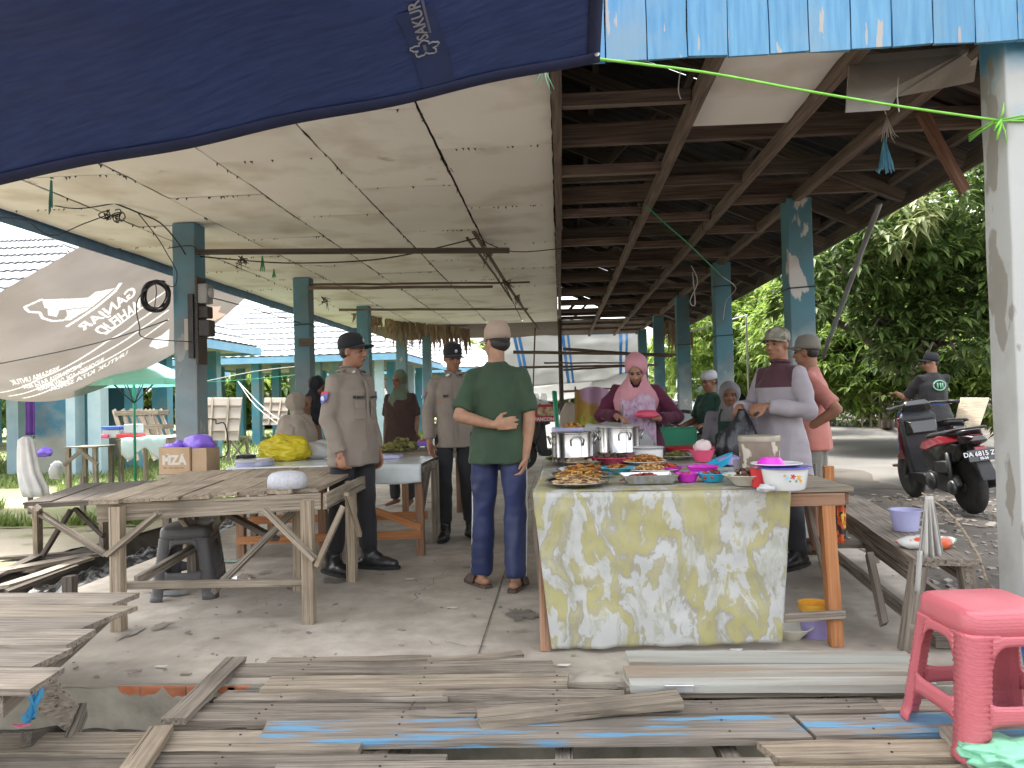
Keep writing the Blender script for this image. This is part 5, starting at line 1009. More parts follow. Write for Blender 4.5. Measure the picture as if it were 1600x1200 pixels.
    def hijab(s, m, drape=.34, back=.30, wide=.215, front=.13, seed=2, folds=.006, under=None, nw=.105):
        J = s.J; k = s.k; mb = MB(); s.hb(mb, (0, .036, .028), (.104, .106, .118), 22, 16); s.hb(mb, (0, .012, -.092), (.094, .082, .07), 18, 12)
        c = J['neck']; mb.loft([(c + V(0, .0 - .02, -drape * .93) * k, (wide + .0) * k * .55, front * k * .8), (c + V(0, -.0, -drape * .7) * k, wide * k * .9, front * k * 1.05), (c + V(0, .0, -.14) * k, wide * k, front * k * 1.02), (c + V(0, .0, -.06) * k, wide * .82 * k, front * .9 * k), (c + V(0, .0, .01) * k, nw * k, nw * .95 * k), (lerp(c, s.h(0, .01, -.1), .8), (.088 + (nw - .1) * .6) * k, (.09 + (nw - .1) * .6) * k)], 26)
        o = s.part('hijab', mb, m, .009, 4, folds, seed, (1.2, 1.2, .35))
        me = o.data; inv = s.HM.inverted(); drop = []
        for p in me.polygons:                                # open an oval for the face
            q = inv @ p.center
            if q.y < -.03 and (q.x / .060) ** 2 + ((q.z + .018) / .094) ** 2 < 1: drop.append(p.index)
        bm = bmesh.new(); bm.from_mesh(me); bm.faces.ensure_lookup_table(); bmesh.ops.delete(bm, geom=[bm.faces[i] for i in drop], context='FACES'); bm.to_mesh(me); bm.free()
        md = o.modifiers.new('s', 'SOLIDIFY'); md.thickness = .005; md.offset = 0
        return o
def chest_text(f, txt, x, z, y, sz, m, nm='name_tag', par=None):
    k = f.k; return text_on(nm, txt, lambda a, b: V(x - a * -1, y, z + b) * k, m, par or f.root, sz, .001)
khaki = cloth_m('uniform_khaki', (.27, .228, .188), (.235, .196, .16)); black_tr = cloth_m('black_trousers', (.016, .016, .019), (.024, .024, .028)); leather = M('black_leather', (.014, .014, .015), (.03, .03, .03), scale=12, rough=.32, bump=.3); blackcap = cloth_m('black_cap', (.014, .015, .02), bump=.1)
badge_m = M('badge_silver', (.6, .6, .6), rough=.3, metal=.6); tag_m = M('tag_black', (.02, .018, .018), rough=.6); red_m = M('patch_red', (.55, .05, .06), rough=.7); blue_m = M('patch_blue', (.12, .14, .45), rough=.7); white_m = M('patch_white', (.7, .7, .7), rough=.7); gold_m = M('patch_orange', (.70, .18, .03), rough=.7)
def uniform_bits(f, sh, nm, dom='r'):
    k = f.k; w = .155 * f.fat; fy = lambda x, z: (-.122 * f.fat * math.sqrt(max(.05, 1 - (x / (w + .01)) ** 2)) - .006)
    def on(x, z, o=0): return V(x, fy(x, z) - o, z) * k
    mb = MB(); mb.sheet(lambda u, v: on(-.012 + .024 * u, lerp(.86, 1.36, v), .004 if v < .9 else -.02 * (v - .9) * 10), 2, 16); mb.build('button_placket', MATS['uniform_khaki'], sh, solid=.004)
    for sg in (-1, 1):
        mb = MB(); mb.sheet(lambda u, v: on(sg * (.032 + .078 * u), lerp(1.09, 1.215, v), .006), 8, 6); pk = mb.build('pocket', MATS['uniform_khaki'], sh, solid=.004); mb = MB(); mb.sheet(lambda u, v: on(sg * (.030 + .082 * u), lerp(1.172 - .012 * math.sin(u * math.pi), 1.222, v), .012), 8, 3); mb.build('pocket_flap', MATS['uniform_khaki'], pk, solid=.004)
    me = text_on('name_tag', nm, lambda a, b: on(-.078 + a, 1.243 + b, .012), tag_m, sh, .024, .0022); mb = MB(); mb.sheet(lambda u, v: on(.035 + .08 * u, lerp(1.236, 1.25, v), .010), 6, 2); mb.build('name_tag', tag_m, sh, solid=.002)
    for n, sg in (('l', 1), ('r', -1)):                       # shoulder patches
        a, e = f.J['sh_' + n], f.J['el_' + n]; d = (e - a).normalized(); c = a + d * .105 * k + V(sg * .08, 0, 0) * k
        x_ = V(0, -1, 0); P = lambda x, y: c + x_ * x * k + d * -y * k + V(sg * (.002 - abs(x) * .35), 0, 0) * k
        MB().prism([P(-.032, .012), P(.032, .012), P(.034, -.02), P(0, -.062), P(-.034, -.02)], V(sg * .004, 0, 0)).build('sleeve_patch', blue_m, sh); MB().prism([P(-.034, .03), P(.034, .03), P(.034, .013), P(-.034, .013)], V(sg * .004, 0, 0)).build('sleeve_patch', red_m, sh); MB().ball(P(0, -.018) + V(sg * .004, 0, 0), (.004, .016, .017), 10, 8).build('sleeve_emblem', white_m, sh)
        MB().box(lerp(f.J['neck'], a, .55) + V(0, -.005, .052) * k, (.09 * k, .045 * k, .008), Matrix.Rotation(R(14 * sg), 3, 'Y')).build('epaulette', khaki, sh); MB().box(f.J['neck'] + V(sg * .055, -.083, -.005) * k, (.03 * k, .008, .014 * k), Matrix.Rotation(R(20 * sg), 3, 'Y')).build('collar_badge', badge_m if n == 'r' else tag_m, sh)
# --- officer on the left, turned to the right
f = Fig('police officer in khaki shirt and black cap standing behind the big plank table', gz(556, 893), 62, 1.70, dict(el_r=(-.225, .02, 1.09), wr_r=(-.215, -.09, .85), el_l=(.215, .04, 1.09), wr_l=(.21, -.05, .85), curl_r=1.1, curl_l=.5, an_r=(-.13, .10, .08), kn_r=(-.12, .03, .49), an_l=(.12, -.02, .08), toe_l=(.35, -1), toe_r=(-.2, -1)), (20, 3, 0), sk_a, .0075, 1.13)
f.hair(); f.cap(blackcap, badge=badge_m); sh = f.shirt(khaki, .76, 'long', .012, .0035, True, .008, 3, arm=1.05); uniform_bits(f, sh, 'PURNOMO'[:5]); f.pants(black_tr, wd=1.02, end=.8); f.boots(leather, .24)
# --- officer in the middle facing the camera
f = Fig('police officer facing the camera beside the man in the green shirt', gz(714, 842), 14, 1.70, dict(wr_r=(-.225, -.06, .86), el_r=(-.225, .02, 1.10), curl_r=.25, hd_r=((.1, -.25, -1), (.7, -.5, 0)), an_l=(.14, .06, .08)), (12, 12, 0), sk_a, .008, 1.0)
f.hair(); f.cap(blackcap, badge=badge_m, up=6); sh = f.shirt(khaki, .80, 'long', .0, .0035, True, .0, 8); uniform_bits(f, sh, 'ERIS'); MB().ball(V(-.105, -.108, 1.205) * f.k, (.022, .006, .01), 10, 6).build('chest_badge', gold_m, sh); f.pants(black_tr, end=.82); f.boots(leather, .2)
# --- man in the green T-shirt seen from behind, left forearm across his back
green_t = cloth_m('green_jersey', (.028, .055, .029), (.040, .075, .040)); navy = cloth_m('navy_tracksuit', (.014, .021, .075), (.022, .034, .11), rough=.5); capb = cloth_m('beige_cap', (.40, .30, .235), bump=.15)
f = Fig('man in dark green T-shirt and navy track pants seen from behind', gz(785, 918), 172, 1.69, dict(el_r=(-.205, .0, 1.09), wr_r=(-.185, .05, .85), el_l=(.225, .115, 1.11), wr_l=(-.01, .165, 1.05), hd_l=((-1, .12, .10), (0, -1, 0)), curl_l=.35, hd_r=((.15, .0, -1), (1, 0, 0)), an_l=(.14, -.02, .07), an_r=(-.10, .06, .07), kn_l=(.115, -.02, .49), kn_r=(-.10, 0, .49), toe_l=(.75, -.8), toe_r=(-.1, -1)), (46, 0, 0), sk_c, .0075, 1.0)
f.hair(); f.cap(capb, up=10, crown=.12); sh = f.shirt(green_t, .80, 'short', .012, .004, False, .016, 11); f.pants(navy, wd=1.06, folds=.005, end=.98)
for n, sg in (('l', 1), ('r', -1)):
    J = f.J; MB().tube([J['hp_' + n] + V(sg * .088, 0, 0), J['kn_' + n] + V(sg * .074, 0, 0), J['an_' + n] + V(sg * .068, 0, .02)], .0045, 6).build('trouser_piping', white_m, f.root, smooth=True)
f.sandals(M('sandal_brown', (.09, .06, .045), (.13, .09, .07), scale=10, rough=.7))
# --- vendor in the pink hijab ladling from the pot
pinkh = cloth_m('pink_hijab', (.56, .23, .28), (.62, .29, .34), rough=.7); maroon = cloth_m('maroon_blouse', (.105, .012, .040), (.075, .008, .03)); floral = M('floral_apron', (.62, .50, .60), (.45, .28, .42), scale=28, rough=.8, c3=(.25, .16, .32), s3=22, t3=.62)
f = Fig('vendor in pink hijab and maroon blouse ladling soup behind the steel pots', V(.60, 6.12, 0), -4, 1.56, dict(head=(.0, -.115, 1.53), neck=(0, -.05, 1.415), chest=(0, -.02, 1.25), el_r=(-.31, -.05, 1.15), wr_r=(-.17, -.27, 1.145), hd_r=((.55, -.55, -.15), (.2, -.3, -1)), curl_r=1.0, el_l=(.33, -.05, 1.12), wr_l=(.17, -.27, 1.12), hd_l=((-.75, -.5, .0), (0, 0, 1)), curl_l=.6), (-6, 32, 0), sk_c, .0075, 1.08)
sh = f.shirt(maroon, .70, 'long', .03, .005, False, .03, 5, name='blouse', arm=1.08); f.hijab(pinkh, .36, .3, .19, .13, 4); f.pants(maroon, name='skirt', wd=1.15); f.boots(leather, .12)
mb = MB(); mb.sheet(lambda u, v: V(lerp(-.135, .15, u), -.215 - .012 * math.sin(u * 25) - .02 * math.sin(u * math.pi), lerp(.82, 1.30 - .03 * math.sin(u * 7), v)) * f.k, 24, 20); mb.build('scarf_end', floral, f.root, solid=.004, smooth=True)
W_ = f.root.matrix_basis; wl_, wr_ = W_ @ f.J['wr_l'], W_ @ f.J['wr_r']
hc = wr_ + (W_.to_3x3() @ V(.55, -.55, -.15)).normalized() * .07
e = empty('ladle', hc, 0, 'steel ladle in the right hand of the woman in pink', 'ladle'); tgt = V(pc.x + .01, pc.y + .02, TZ + .17)
MB().tube([hc + V(-.0, .04, .10), hc, lerp(hc, tgt, .6), tgt + V(0, 0, .02)], .006, 8).build('ladle_handle', steel, e, smooth=True, world=True); MB().lathe([(.001, 0), (.02, .004), (.034, .022), (.036, .03), (.03, .022), (.001, .006)], 20, tgt + V(0, -.01, -.03)).build('ladle_bowl', steel, e, smooth=True, world=True)
hc = wl_ + (W_.to_3x3() @ V(-.75, -.5, 0)).normalized() * .09 + V(0, 0, .012); crumple('food_bag', hc + V(-.02, -.02, -.005), .062, plastic('pink_film', (.82, .12, .22), .3, transl=.3), 'bright pink plastic packet in the left hand of the woman in pink', 'packet', 33, (1.45, .9, .55), amp=.2)
# --- man in the lavender shirt with a black carrier bag
lav = cloth_m('lavender_shirt', (.37, .335, .365), (.32, .29, .32)); camo = M('camo_cap', (.23, .215, .17), (.34, .32, .26), scale=14, lo=.47, hi=.53, rough=.9, c3=(.14, .13, .10), s3=12, t3=.58); yoke = cloth_m('maroon_yoke', (.095, .035, .05)); dark_tr = cloth_m('dark_trousers', (.03, .03, .035))
f = Fig('man in long lavender shirt with maroon yoke holding a black carrier bag', gz(1228, 882), -62, 1.66, dict(el_l=(.27, -.01, 1.10), wr_l=(.12, -.24, 1.135), hd_l=((-.5, -.75, -.1), (-.5, .3, -.6)), curl_l=.75, el_r=(-.27, -.02, 1.12), wr_r=(-.13, -.26, 1.13), hd_r=((.5, -.75, -.1), (.5, .3, -.6)), curl_r=.75), (14, 4, 0), sk_a, .0075, 1.08)
f.hair(); f.cap(camo, crown=.0, bl=.05, up=2); sh = f.shirt(lav, .62, 'long', .016, .004, False, .03, 7, name='long_shirt', arm=1.15); f.pants(dark_tr, wd=1.0); f.boots(leather, .1)
nt = lav.node_tree; N = nt.nodes; Lk = nt.links; bs = N['Principled BSDF']; src = bs.inputs['Base Color'].links[0].from_socket   # the yoke is dyed cloth across chest and shoulders
tc = N.new('ShaderNodeTexCoord'); sx = N.new('ShaderNodeSeparateXYZ'); Lk.new(tc.outputs['Object'], sx.inputs[0])
def mnode(op, a, b): q = N.new('ShaderNodeMath'); q.operation = op; [Lk.new(v_, q.inputs[i]) if not isinstance(v_, (int, float)) else setattr(q.inputs[i], 'default_value', v_) for i, v_ in enumerate((a, b))]; return q.outputs[0]
ab = mnode('ABSOLUTE', sx.outputs[0], 0); msk = mnode('MULTIPLY', mnode('GREATER_THAN', sx.outputs[2], 1.265 * f.k), mnode('LESS_THAN', ab, .178 * f.k)); mxn = N.new('ShaderNodeMix'); mxn.data_type = 'RGBA'; Lk.new(msk, mxn.inputs[0]); Lk.new(src, mxn.inputs[6]); mxn.inputs[7].default_value = (.085, .032, .045, 1); Lk.new(mxn.outputs[2], bs.inputs['Base Color'])
mb = MB(); J = f.J; mb.tube([J['neck'] + V(.064 * math.sin(t), -.066 * math.cos(t), .02 + .008 * math.cos(t)) * f.k for t in [R(i * 24) for i in range(16)]], .014, 6); mb.build('collar', yoke, sh, smooth=True)
W_ = f.root.matrix_basis; hc = (W_ @ J['wr_l'] + W_ @ J['wr_r']) / 2 + (W_.to_3x3() @ V(0, -.10, -.03))
bagm = M('black_bag_film', (.02, .02, .024), (.035, .035, .04), scale=6, rough=.22, bump=.8, bscale=9, stretch=(3, 3, .6)); mb = MB(); rings = []
for i, (zz, a, b) in enumerate(((-.36, .05, .04), (-.33, .13, .10), (-.24, .15, .11), (-.14, .12, .085), (-.06, .065, .04), (0, .03, .022), (.02, .025, .02))): rings.append((hc + V(-.03 * (zz < -.1), 0, zz), a, b, .3))
mb.loft(rings, 28); vs = []
for i, p in enumerate(mb.v): a = (i % 28) / 28 * 2 * math.pi; q = Vector(p); cz = q.z - hc.z; r_ = q - V(hc.x, hc.y, q.z); q += r_ * (.16 * math.sin(a * 7 + cz * 4) + .1 * math.sin(a * 12)) * min(1, abs(cz) * 6); vs.append(tuple(q))
mb.v = vs; tag(mb.build('carrier_bag', bagm, smooth=True), 'full black plastic carrier bag hanging from the hands of the lavender shirted man', 'bag')
# --- man in the salmon shirt, hand on hip, back of him
salm = cloth_m('salmon_shirt', (.48, .17, .14), (.53, .22, .18)); cargo = cloth_m('cargo_shorts', (.20, .19, .165))
f = Fig('man in salmon T-shirt and grey cargo shorts with hand on hip behind the lavender shirt', V(1.88, 5.92, 0), -118, 1.62, dict(el_l=(.21, .23, 1.12), wr_l=(.165, .0, .97), hd_l=((-.4, -.6, -.5), (-1, 0, 0)), curl_l=.5), (-10, 4, 0), sk_a, .009, 1.1)
f.hair(); f.cap(cloth_m('olive_cap', (.23, .21, .18)), bl=.07); f.shirt(salm, .80, 'short', .02, .004, False, .01, 13); sh = f.pants(cargo, cut=1.0, wd=1.12, name='shorts'); MB().box(f.J['hp_l'] + V(.10, .0, -.26), (.03, .13, .16)).build('cargo_pocket', cargo, sh, bevel=.01); f.sandals(MATS['sandal_brown'])
# --- seated woman with grey hijab and green apron
seat = dict(hp_l=(.1, 0, .48), hp_r=(-.1, 0, .48), hip=(0, .02, .5), waist=(0, .0, .62), chest=(0, -.01, .84), neck=(0, .0, 1.01), head=(0, -.03, 1.155), sh_l=(.18, 0, .965), sh_r=(-.18, 0, .965), kn_l=(.13, -.42, .48), kn_r=(-.13, -.42, .48), an_l=(.13, -.40, .08), an_r=(-.13, -.40, .08), el_l=(.24, -.06, .70), wr_l=(.16, -.28, .66), el_r=(-.24, -.06, .70), wr_r=(-.16, -.28, .66), hd_l=((-.2, -1, -.1), (0, 0, -1)), hd_r=((.2, -1, -.1), (0, 0, -1)))
def seated(dz): return {k_: ((v[0], v[1], v[2] + (dz if not k_.startswith('an') else 0)) if not k_.startswith('hd') else v) for k_, v in seat.items()}
greyh = cloth_m('grey_hijab', (.24, .225, .235)); greyb = cloth_m('grey_blouse', (.22, .205, .235)); apr = cloth_m('green_apron', (.012, .055, .036))
f = Fig('seated woman in grey hijab and dark green apron left of the black carrier bag', V(1.52, 6.98, .0), -22, 1.60, seated(.10), (10, 2, 0), sk_b, .0095, 1.1)
f.shirt(greyb, .45, 'long', .02, .005, False, .02, 3, name='blouse'); f.hijab(greyh, .2, .2, .15, .115, 6); f.pants(dark_tr)
mb = MB(); mb.sheet(lambda u, v: V(lerp(-.125, .125, u) * (1 if v < .75 else .75), -.155 - .02 * math.sin(u * math.pi), lerp(.55, 1.02, v)) * f.k, 16, 14); mb.build('apron', apr, f.root, solid=.006, smooth=True); mb = MB(); [mb.tube([V(sg * .085, -.16, 1.0) * f.k, V(sg * .08, -.135, 1.08) * f.k, V(sg * .07, -.08, 1.13) * f.k], .01, 6, flat=.4) for sg in (-1, 1)]; mb.build('apron_strap', apr, f.root)
tag(MB().box((0, 0, 0), (.6, .35, .04)).build('seat_plank', wood_grey, None, Matrix.Translation((1.56, 7.06, .455))), 'plank seat under the seated woman in the green apron', 'seat'); [attach(plank('leg', (x, 7.06, -.0), (x, 7.06, .44), .05, .05, wood_grey, None, up=(0, 1, 0)), bpy.data.objects['seat_plank']) for x in (1.32, 1.8)]
# --- man with white skull cap sitting on a motorbike behind her
dkg = cloth_m('dark_teal_shirt', (.015, .06, .045)); f = Fig('man in white skull cap and dark green shirt beyond the seated woman', V(1.70, 8.75, 0), -62, 1.66, seated(.22), (0, 10, 0), sk_b, .011, 1.1); f.hair(); f.peci(capm); f.shirt(dkg, .5, 'short', .02, .004, False, .0, 9); f.pants(dark_tr)
# --- rider on the far motorbike
f = Fig('rider in black shirt and cap sitting on the far motorcycle', at(1460, 655, 9.9) * 1.0 + V(0, 0, -.64), -165, 1.66, {**seated(.22), 'el_r': (-.22, -.22, .92), 'wr_r': (-.2, -.42, 1.0), 'el_l': (.22, -.22, .92), 'wr_l': (.2, -.42, 1.0)}, (70, 4, 0), sk_a, .012, 1.1); f.hair(); f.cap(blackcap); rsh = cloth_m('black_shirt', (.03, .028, .03)); sh = f.shirt(rsh, .5, 'short', .03, .004, False, .0, 9); f.pants(cloth_m('blue_jeans', (.035, .06, .17)))
rg = M('logo_green', (.30, .62, .42)); mb = MB(); mb.tube([V(.03 + .085 * math.cos(t), .145 * f.k + .0, 1.06 + .06 * math.sin(t)) for t in [2 * math.pi * i / 20 for i in range(21)]], .008, 6); [mb.tube([V(.03 + x, .148, 1.02), V(.035 + x, .15, 1.09)], .009, 6) for x in (-.04, -.01, .03)]; mb.build('back_print', rg, sh, smooth=True)
# --- three women at the long table
f = Fig('seated woman in beige hijab seen from behind left of the long table', V(-2.60, 7.42, 0), 112, 1.62, seated(.10), (10, 4, 0), sk_b, .011, 1.1); beige = cloth_m('beige_hijab', (.31, .26, .21), (.35, .30, .245)); f.shirt(beige, .45, 'long', .03, .005, False, .03, 2, name='dress', arm=1.25); f.hijab(beige, .50, .3, .27, .20, 8, nw=.17); f.pants(beige, name='skirt', wd=1.15)
f = Fig('woman in black hijab half hidden behind the left officer', V(-2.90, 8.75, 0), 100, 1.56, dict(head=(0, -.10, 1.53), neck=(0, -.05, 1.41)), (0, 25, 0), sk_b, .011, 1.05); blk = cloth_m('black_hijab', (.010, .011, .018)); f.shirt(cloth_m('brown_blouse', (.22, .115, .075)), .6, 'long', .02, .005, False, .02, 2, name='blouse'); f.hijab(blk, .38, .3, .20, .14, 3); f.pants(dark_tr)
f = Fig('smiling woman in sage green hijab and brown top behind the long table', V(-1.86, 8.85, 0), -14, 1.57, dict(), (-14, 6, 0), sk_b, .0095, 1.12); sage = cloth_m('sage_hijab', (.10, .135, .085), (.13, .165, .11)); f.shirt(cloth_m('dark_brown_top', (.05, .022, .016)), .62, 'short', .03, .005, False, .03, 6, name='blouse', arm=1.1); f.hijab(sage, .40, .3, .17, .135, 9); f.pants(dark_tr, name='skirt')
# ================================================================== TARPAULIN, BANNER, ROPES, CABLES
tarp_m = M('blue_tarpaulin', (.034, .062, .205), (.048, .085, .25), scale=9, stretch=(1, 6, 1), rough=.62, bump=.6, bscale=3.0, transl=.15, var=0)
hem_m = M('tarpaulin_hem', (.016, .024, .075), (.022, .032, .095), scale=6, rough=.7)
# back hem from far left to the tied corner, front edge overhead behind the camera
E0, E1 = at(-260, 335, 2.55), at(937, 93, 3.05)
G0, G1 = V(E0.x - .2, -.9, 3.35), V(.20, -.5, 3.95)
def tarp(u, v):
    a = lerp(E0, E1, u) + V(0, 0, -.012 * math.sin(math.pi * u) + .006 * math.sin(u * 23 + 1)); b = lerp(G0, G1, u); p = lerp(a, b, v)
    sag = -.22 * math.sin(math.pi * v) * (.35 + .65 * math.sin(math.pi * min(1, u * .9 + .05)))
    n_ = .035 * noise.noise((u * 6, v * 3, 0)) + .016 * noise.noise((u * 3 + v * 9, v * 14 - u * 5, 2)) + .010 * math.sin(v * 60 + u * 14 + 3 * noise.noise((u * 4, v * 4, 1))) * (1 - v)
    f = min(1, 4 * v) * (min(1, 6 * (1 - u)))
    return p + V(0, 0, (sag + n_) * f)
mb = MB(); mb.sheet(tarp, 110, 70)
T = mb.build('tarpaulin', tarp_m, smooth=True, solid=.002); tag(T, 'dark blue tarpaulin stretched overhead from the upper left', 'tarpaulin')
mb = MB(); mb.sheet(lambda u, v: tarp(u, .014 * v) + V(0, -.004, -.006), 110, 2); mb.build('hem', hem_m, T, smooth=True, solid=.003)
mb = MB(); mb.sheet(lambda u, v: tarp(1 - .018 * v, u) + V(0, -.003, -.005), 60, 2); mb.build('hem', hem_m, T, smooth=True, solid=.003)
seam = M('tarp_seam', (.024, .042, .14), (.03, .055, .17), scale=6, rough=.6)
# find the sheet coordinates of a photo point (the print sits on the cloth itself)
def on_tarp(px, py):
    d = ray(px, py); o = V(0, 0, CAM_Z); best = None
    for i in range(121):
        for j in range(61):
            u, v = i / 120, j / 60; q = tarp(u, v) - o; e = (q - d * q.dot(d)).length / max(.1, q.length)
            if best is None or e < best[0]: best = (e, u, v)
    return best[1], best[2]
ua, va = on_tarp(668, 68); ub, vb = on_tarp(652, 22)
ax_u = Vector((ub - ua, vb - va)); base3 = tarp(ua, va)
pr = M('tarp_print', (.33, .34, .38), rough=.7)
def tp(x, y):                            # print plane: x along the lettering (bottom to top in the photo), y across
    L_ = (tarp(ub, vb) - base3).length; t = Vector((ub - ua, vb - va)) / L_
    du = (tarp(ua + .01, va) - base3).length / .01; dv = (tarp(ua, va + .01) - base3).length / .01
    nx_ = Vector((t.y * dv / du, -t.x * du / dv))
    uu = ua + t.x * x + nx_.x * -y; vv = va + t.y * x + nx_.y * -y
    return tarp(uu, vv) + V(0, -.003, -.007)
text_on('printed_word', 'SAKURA', lambda x, y: tp(x + .145, y - .004), pr, T, .058, .0012)
mb = MB(); mb.sheet(lambda u, v: tp(lerp(.06, .22, u), -.036 + .008 * v), 24, 1); mb.build('printed_line', M('tarp_print_dim', (.17, .18, .26), rough=.8), T)
pts = [];
for i in range(60):
    a = 2 * math.pi * i / 60; k_ = .040 + .011 * math.cos(5 * a) - .007 * max(0, math.cos(5 * a)) ** 12 + .004 * math.cos(15 * a); pts.append(tp(k_ * math.cos(a) * .8 - .005, k_ * math.sin(a) * 1.15))
mb = MB(); mb.tube(pts + pts[:2], .0032, 5); mb.build('printed_flower', pr, T)
mb = MB(); mb.sheet(lambda u, v: tp(lerp(-.018, .012, u), lerp(-.006, .006, v)), 6, 1); mb.build('printed_line', MATS['tarp_print_dim'], T)
mb = MB(); u1, v1 = on_tarp(648, 8); u2, v2 = on_tarp(690, 150); mb.sheet(lambda u, v: tarp(lerp(u1, u2, v) + (u - .5) * .045, lerp(v1, v2, v)) + V(0, -.002, -.004), 6, 24); mb.build('seam_band', seam, T, smooth=True)
MB().lathe([(.004, 0), (.010, 0), (.011, .002), (.010, .004), (.004, .004)], 14, tarp(.995, .012) + V(0, -.008, -.01), Matrix.Rotation(R(80), 3, 'X')).build('eyelet', steel, T, smooth=True)
lime = M('lime_raffia', (.22, .62, .06), (.30, .70, .12), scale=20, rough=.5); greenr = M('green_raffia', (.03, .32, .14), rough=.6); rope_w = M('pale_rope', (.55, .53, .5), rough=.9); rope_b = M('blue_rope', (.12, .42, .62), (.2, .5, .7), scale=30, rough=.9); cable = M('black_cable', (.012, .012, .013), rough=.5); twig = M('dark_twig', (.06, .045, .035), (.1, .075, .06), scale=20, rough=.95); bamboo = M('bamboo', (.115, .082, .06), (.19, .14, .105), scale=3, stretch=(1, 8, 8), rough=.8, bump=.3, var=.2)
def strand(name, pts, r, m, label, cat='rope', n=6, flat=1, sub=4, group=None):
    P = [Vector(p) for p in pts]; Q = []
    for i in range(len(P) - 1):
        p0, p1, p2, p3 = P[max(0, i - 1)], P[i], P[i + 1], P[min(len(P) - 1, i + 2)]
        for k in range(sub): t = k / sub; Q.append(.5 * ((2 * p1) + (p2 - p0) * t + (2 * p0 - 5 * p1 + 4 * p2 - p3) * t * t + (3 * p1 - p0 - 3 * p2 + p3) * t ** 3))
    Q.append(P[-1]); return tag(MB().tube(Q, r, n, flat=flat).build(name, m, smooth=True), label, cat, group)
c0, c1 = at(935, 92, 3.05), V(1.895, 3.39, at(1545, 188, 3.39).z)
strand('tie_rope', [c0, lerp(c0, c1, .25) + V(0, 0, .012), lerp(c0, c1, .5) + V(0, 0, .0), lerp(c0, c1, .75) - V(0, 0, .005), c1], .0055, lime, 'bright lime green raffia rope from tarpaulin corner to the near column')
zc = c1.z
mb = MB()
for k in range(4): q = [V(1.893 + .0, 3.6, zc + .01 * k - .02), V(1.893, 3.393, zc + rr.uniform(-.012, .012)), V(2.0, 3.390, zc + rr.uniform(-.015, .015)), V(2.107, 3.393, zc + rr.uniform(-.015, .015)), V(2.107, 3.6, zc)]; mb.tube(q, .006, 5, flat=.5)
for d in ((-.02, -.09), (.02, -.11), (.015, .07), (-.03, -.05)): mb.tube([V(1.91, 3.385, zc), V(1.91 + d[0] * .6, 3.375, zc + d[1] * .5), V(1.91 + d[0], 3.38, zc + d[1])], [.01, .009, .004], 5, flat=.3)
tag(mb.build('column_knot', lime, smooth=True), 'lime raffia wound and knotted round the near column', 'rope')
mb = MB()
for k, (dx, L_) in enumerate(((-.045, .07), (-.02, .06), (.02, .11), (.04, .09), (-.03, .05))): p = at(850, 108, 3.3); mb.tube([p, p + V(dx * .5, 0, -L_ * .45), p + V(dx + .01 * math.sin(k), 0, -L_)], [.007, .006, .003], 5, flat=.3)
tag(mb.build('raffia_tuft', greenr if 0 else M('pale_green_raffia', (.25, .6, .36), rough=.6), smooth=True), 'loose pale green raffia tuft hanging below the tarpaulin corner', 'raffia')
def tuft(px, py, Y, L_, m, label, n=9, seed=0, w_=.03, r=.004, top=None):
    rn = random.Random(seed); mb = MB(); p = at(px, py, Y)
    for k in range(n): a = rn.uniform(-w_, w_); b = rn.uniform(-w_, w_); mb.tube([p, p + V(a * .3, b * .3, -L_ * .3), p + V(a, b, -L_ * rn.uniform(.6, 1)), p + V(a * 1.4, b, -L_ * rn.uniform(.8, 1.1))], [r, r, r * .8, r * .4], 5)
    if top: mb.tube([p, Vector(top)], r, 5)
    return tag(mb.build('rope_tuft', m, smooth=True), label, 'rope')
tuft(1382, 215, 4.4, .20, rope_b, 'frayed blue rope tuft hanging from the open batten', 16, 1, .04, .005); tuft(1385, 180, 4.38, .14, rope_w, 'frayed pale rope knot above the blue tuft', 10, 2, .05, .0028, at(1375, 150, 4.4))
strand('tie_rope', [at(1008, 320, 6.2), at(1040, 350, 6.3), at(1080, 385, 6.8), at(1128, 432, 8.4)], .006, greenr, 'thin green cord slanting under the bare battens'); strand('hanging_rope', [at(1128, 432, 8.4), at(1150, 450, 9.0), at(1135, 470, 9.3), at(1130, 500, 9.3)], .004, rope_w, 'thin pale cord hanging beside the second right column')
strand('hanging_rope', [at(1080, 415, 8.6), at(1090, 440, 8.6), at(1078, 470, 8.6), at(1086, 475, 8.6), at(1082, 425, 8.6)], .006, rope_w, 'looped pale rope hanging from the battens at middle right'); strand('grass_thread', [at(1063, 110, 3.7), at(1060, 140, 3.72), at(1064, 155, 3.73)], .003, rope_w, 'dry straw thread hanging near the blue fascia')
strand('grass_thread', [at(1404, 120, 3.62), at(1402, 150, 3.6), at(1405, 175, 3.6)], .003, rope_w, 'pale straw hanging from the broken panel')
# --- political banner slung as an awning, print seen from the back
ban_m = M('banner_cloth', (.145, .128, .113), (.172, .154, .137), scale=1.6, rough=.8, bump=.3, bscale=5, transl=.42, dirt=(.135, .117, .10), dscale=1.3)
def cat(P, t):
    n = len(P) - 1; t = max(0, min(.99999, t)) * n; i = int(t); f = t - i; p0, p1, p2, p3 = P[max(0, i - 1)], P[i], P[i + 1], P[min(n, i + 2)]
    return .5 * ((2 * p1) + (p2 - p0) * f + (2 * p0 - 5 * p1 + 4 * p2 - p3) * f * f + (3 * p1 - p0 - 3 * p2 + p3) * f ** 3)
near = [at(168, 361, 7.4), at(85, 408, 7.35), at(0, 456, 7.3), at(-90, 510, 7.3), at(-180, 570, 7.3)]
far = [at(412, 437, 11.1), at(345, 500, 11.0), at(255, 562, 10.8), at(130, 617, 10.6), at(30, 627, 10.5), at(-70, 606, 10.5)]
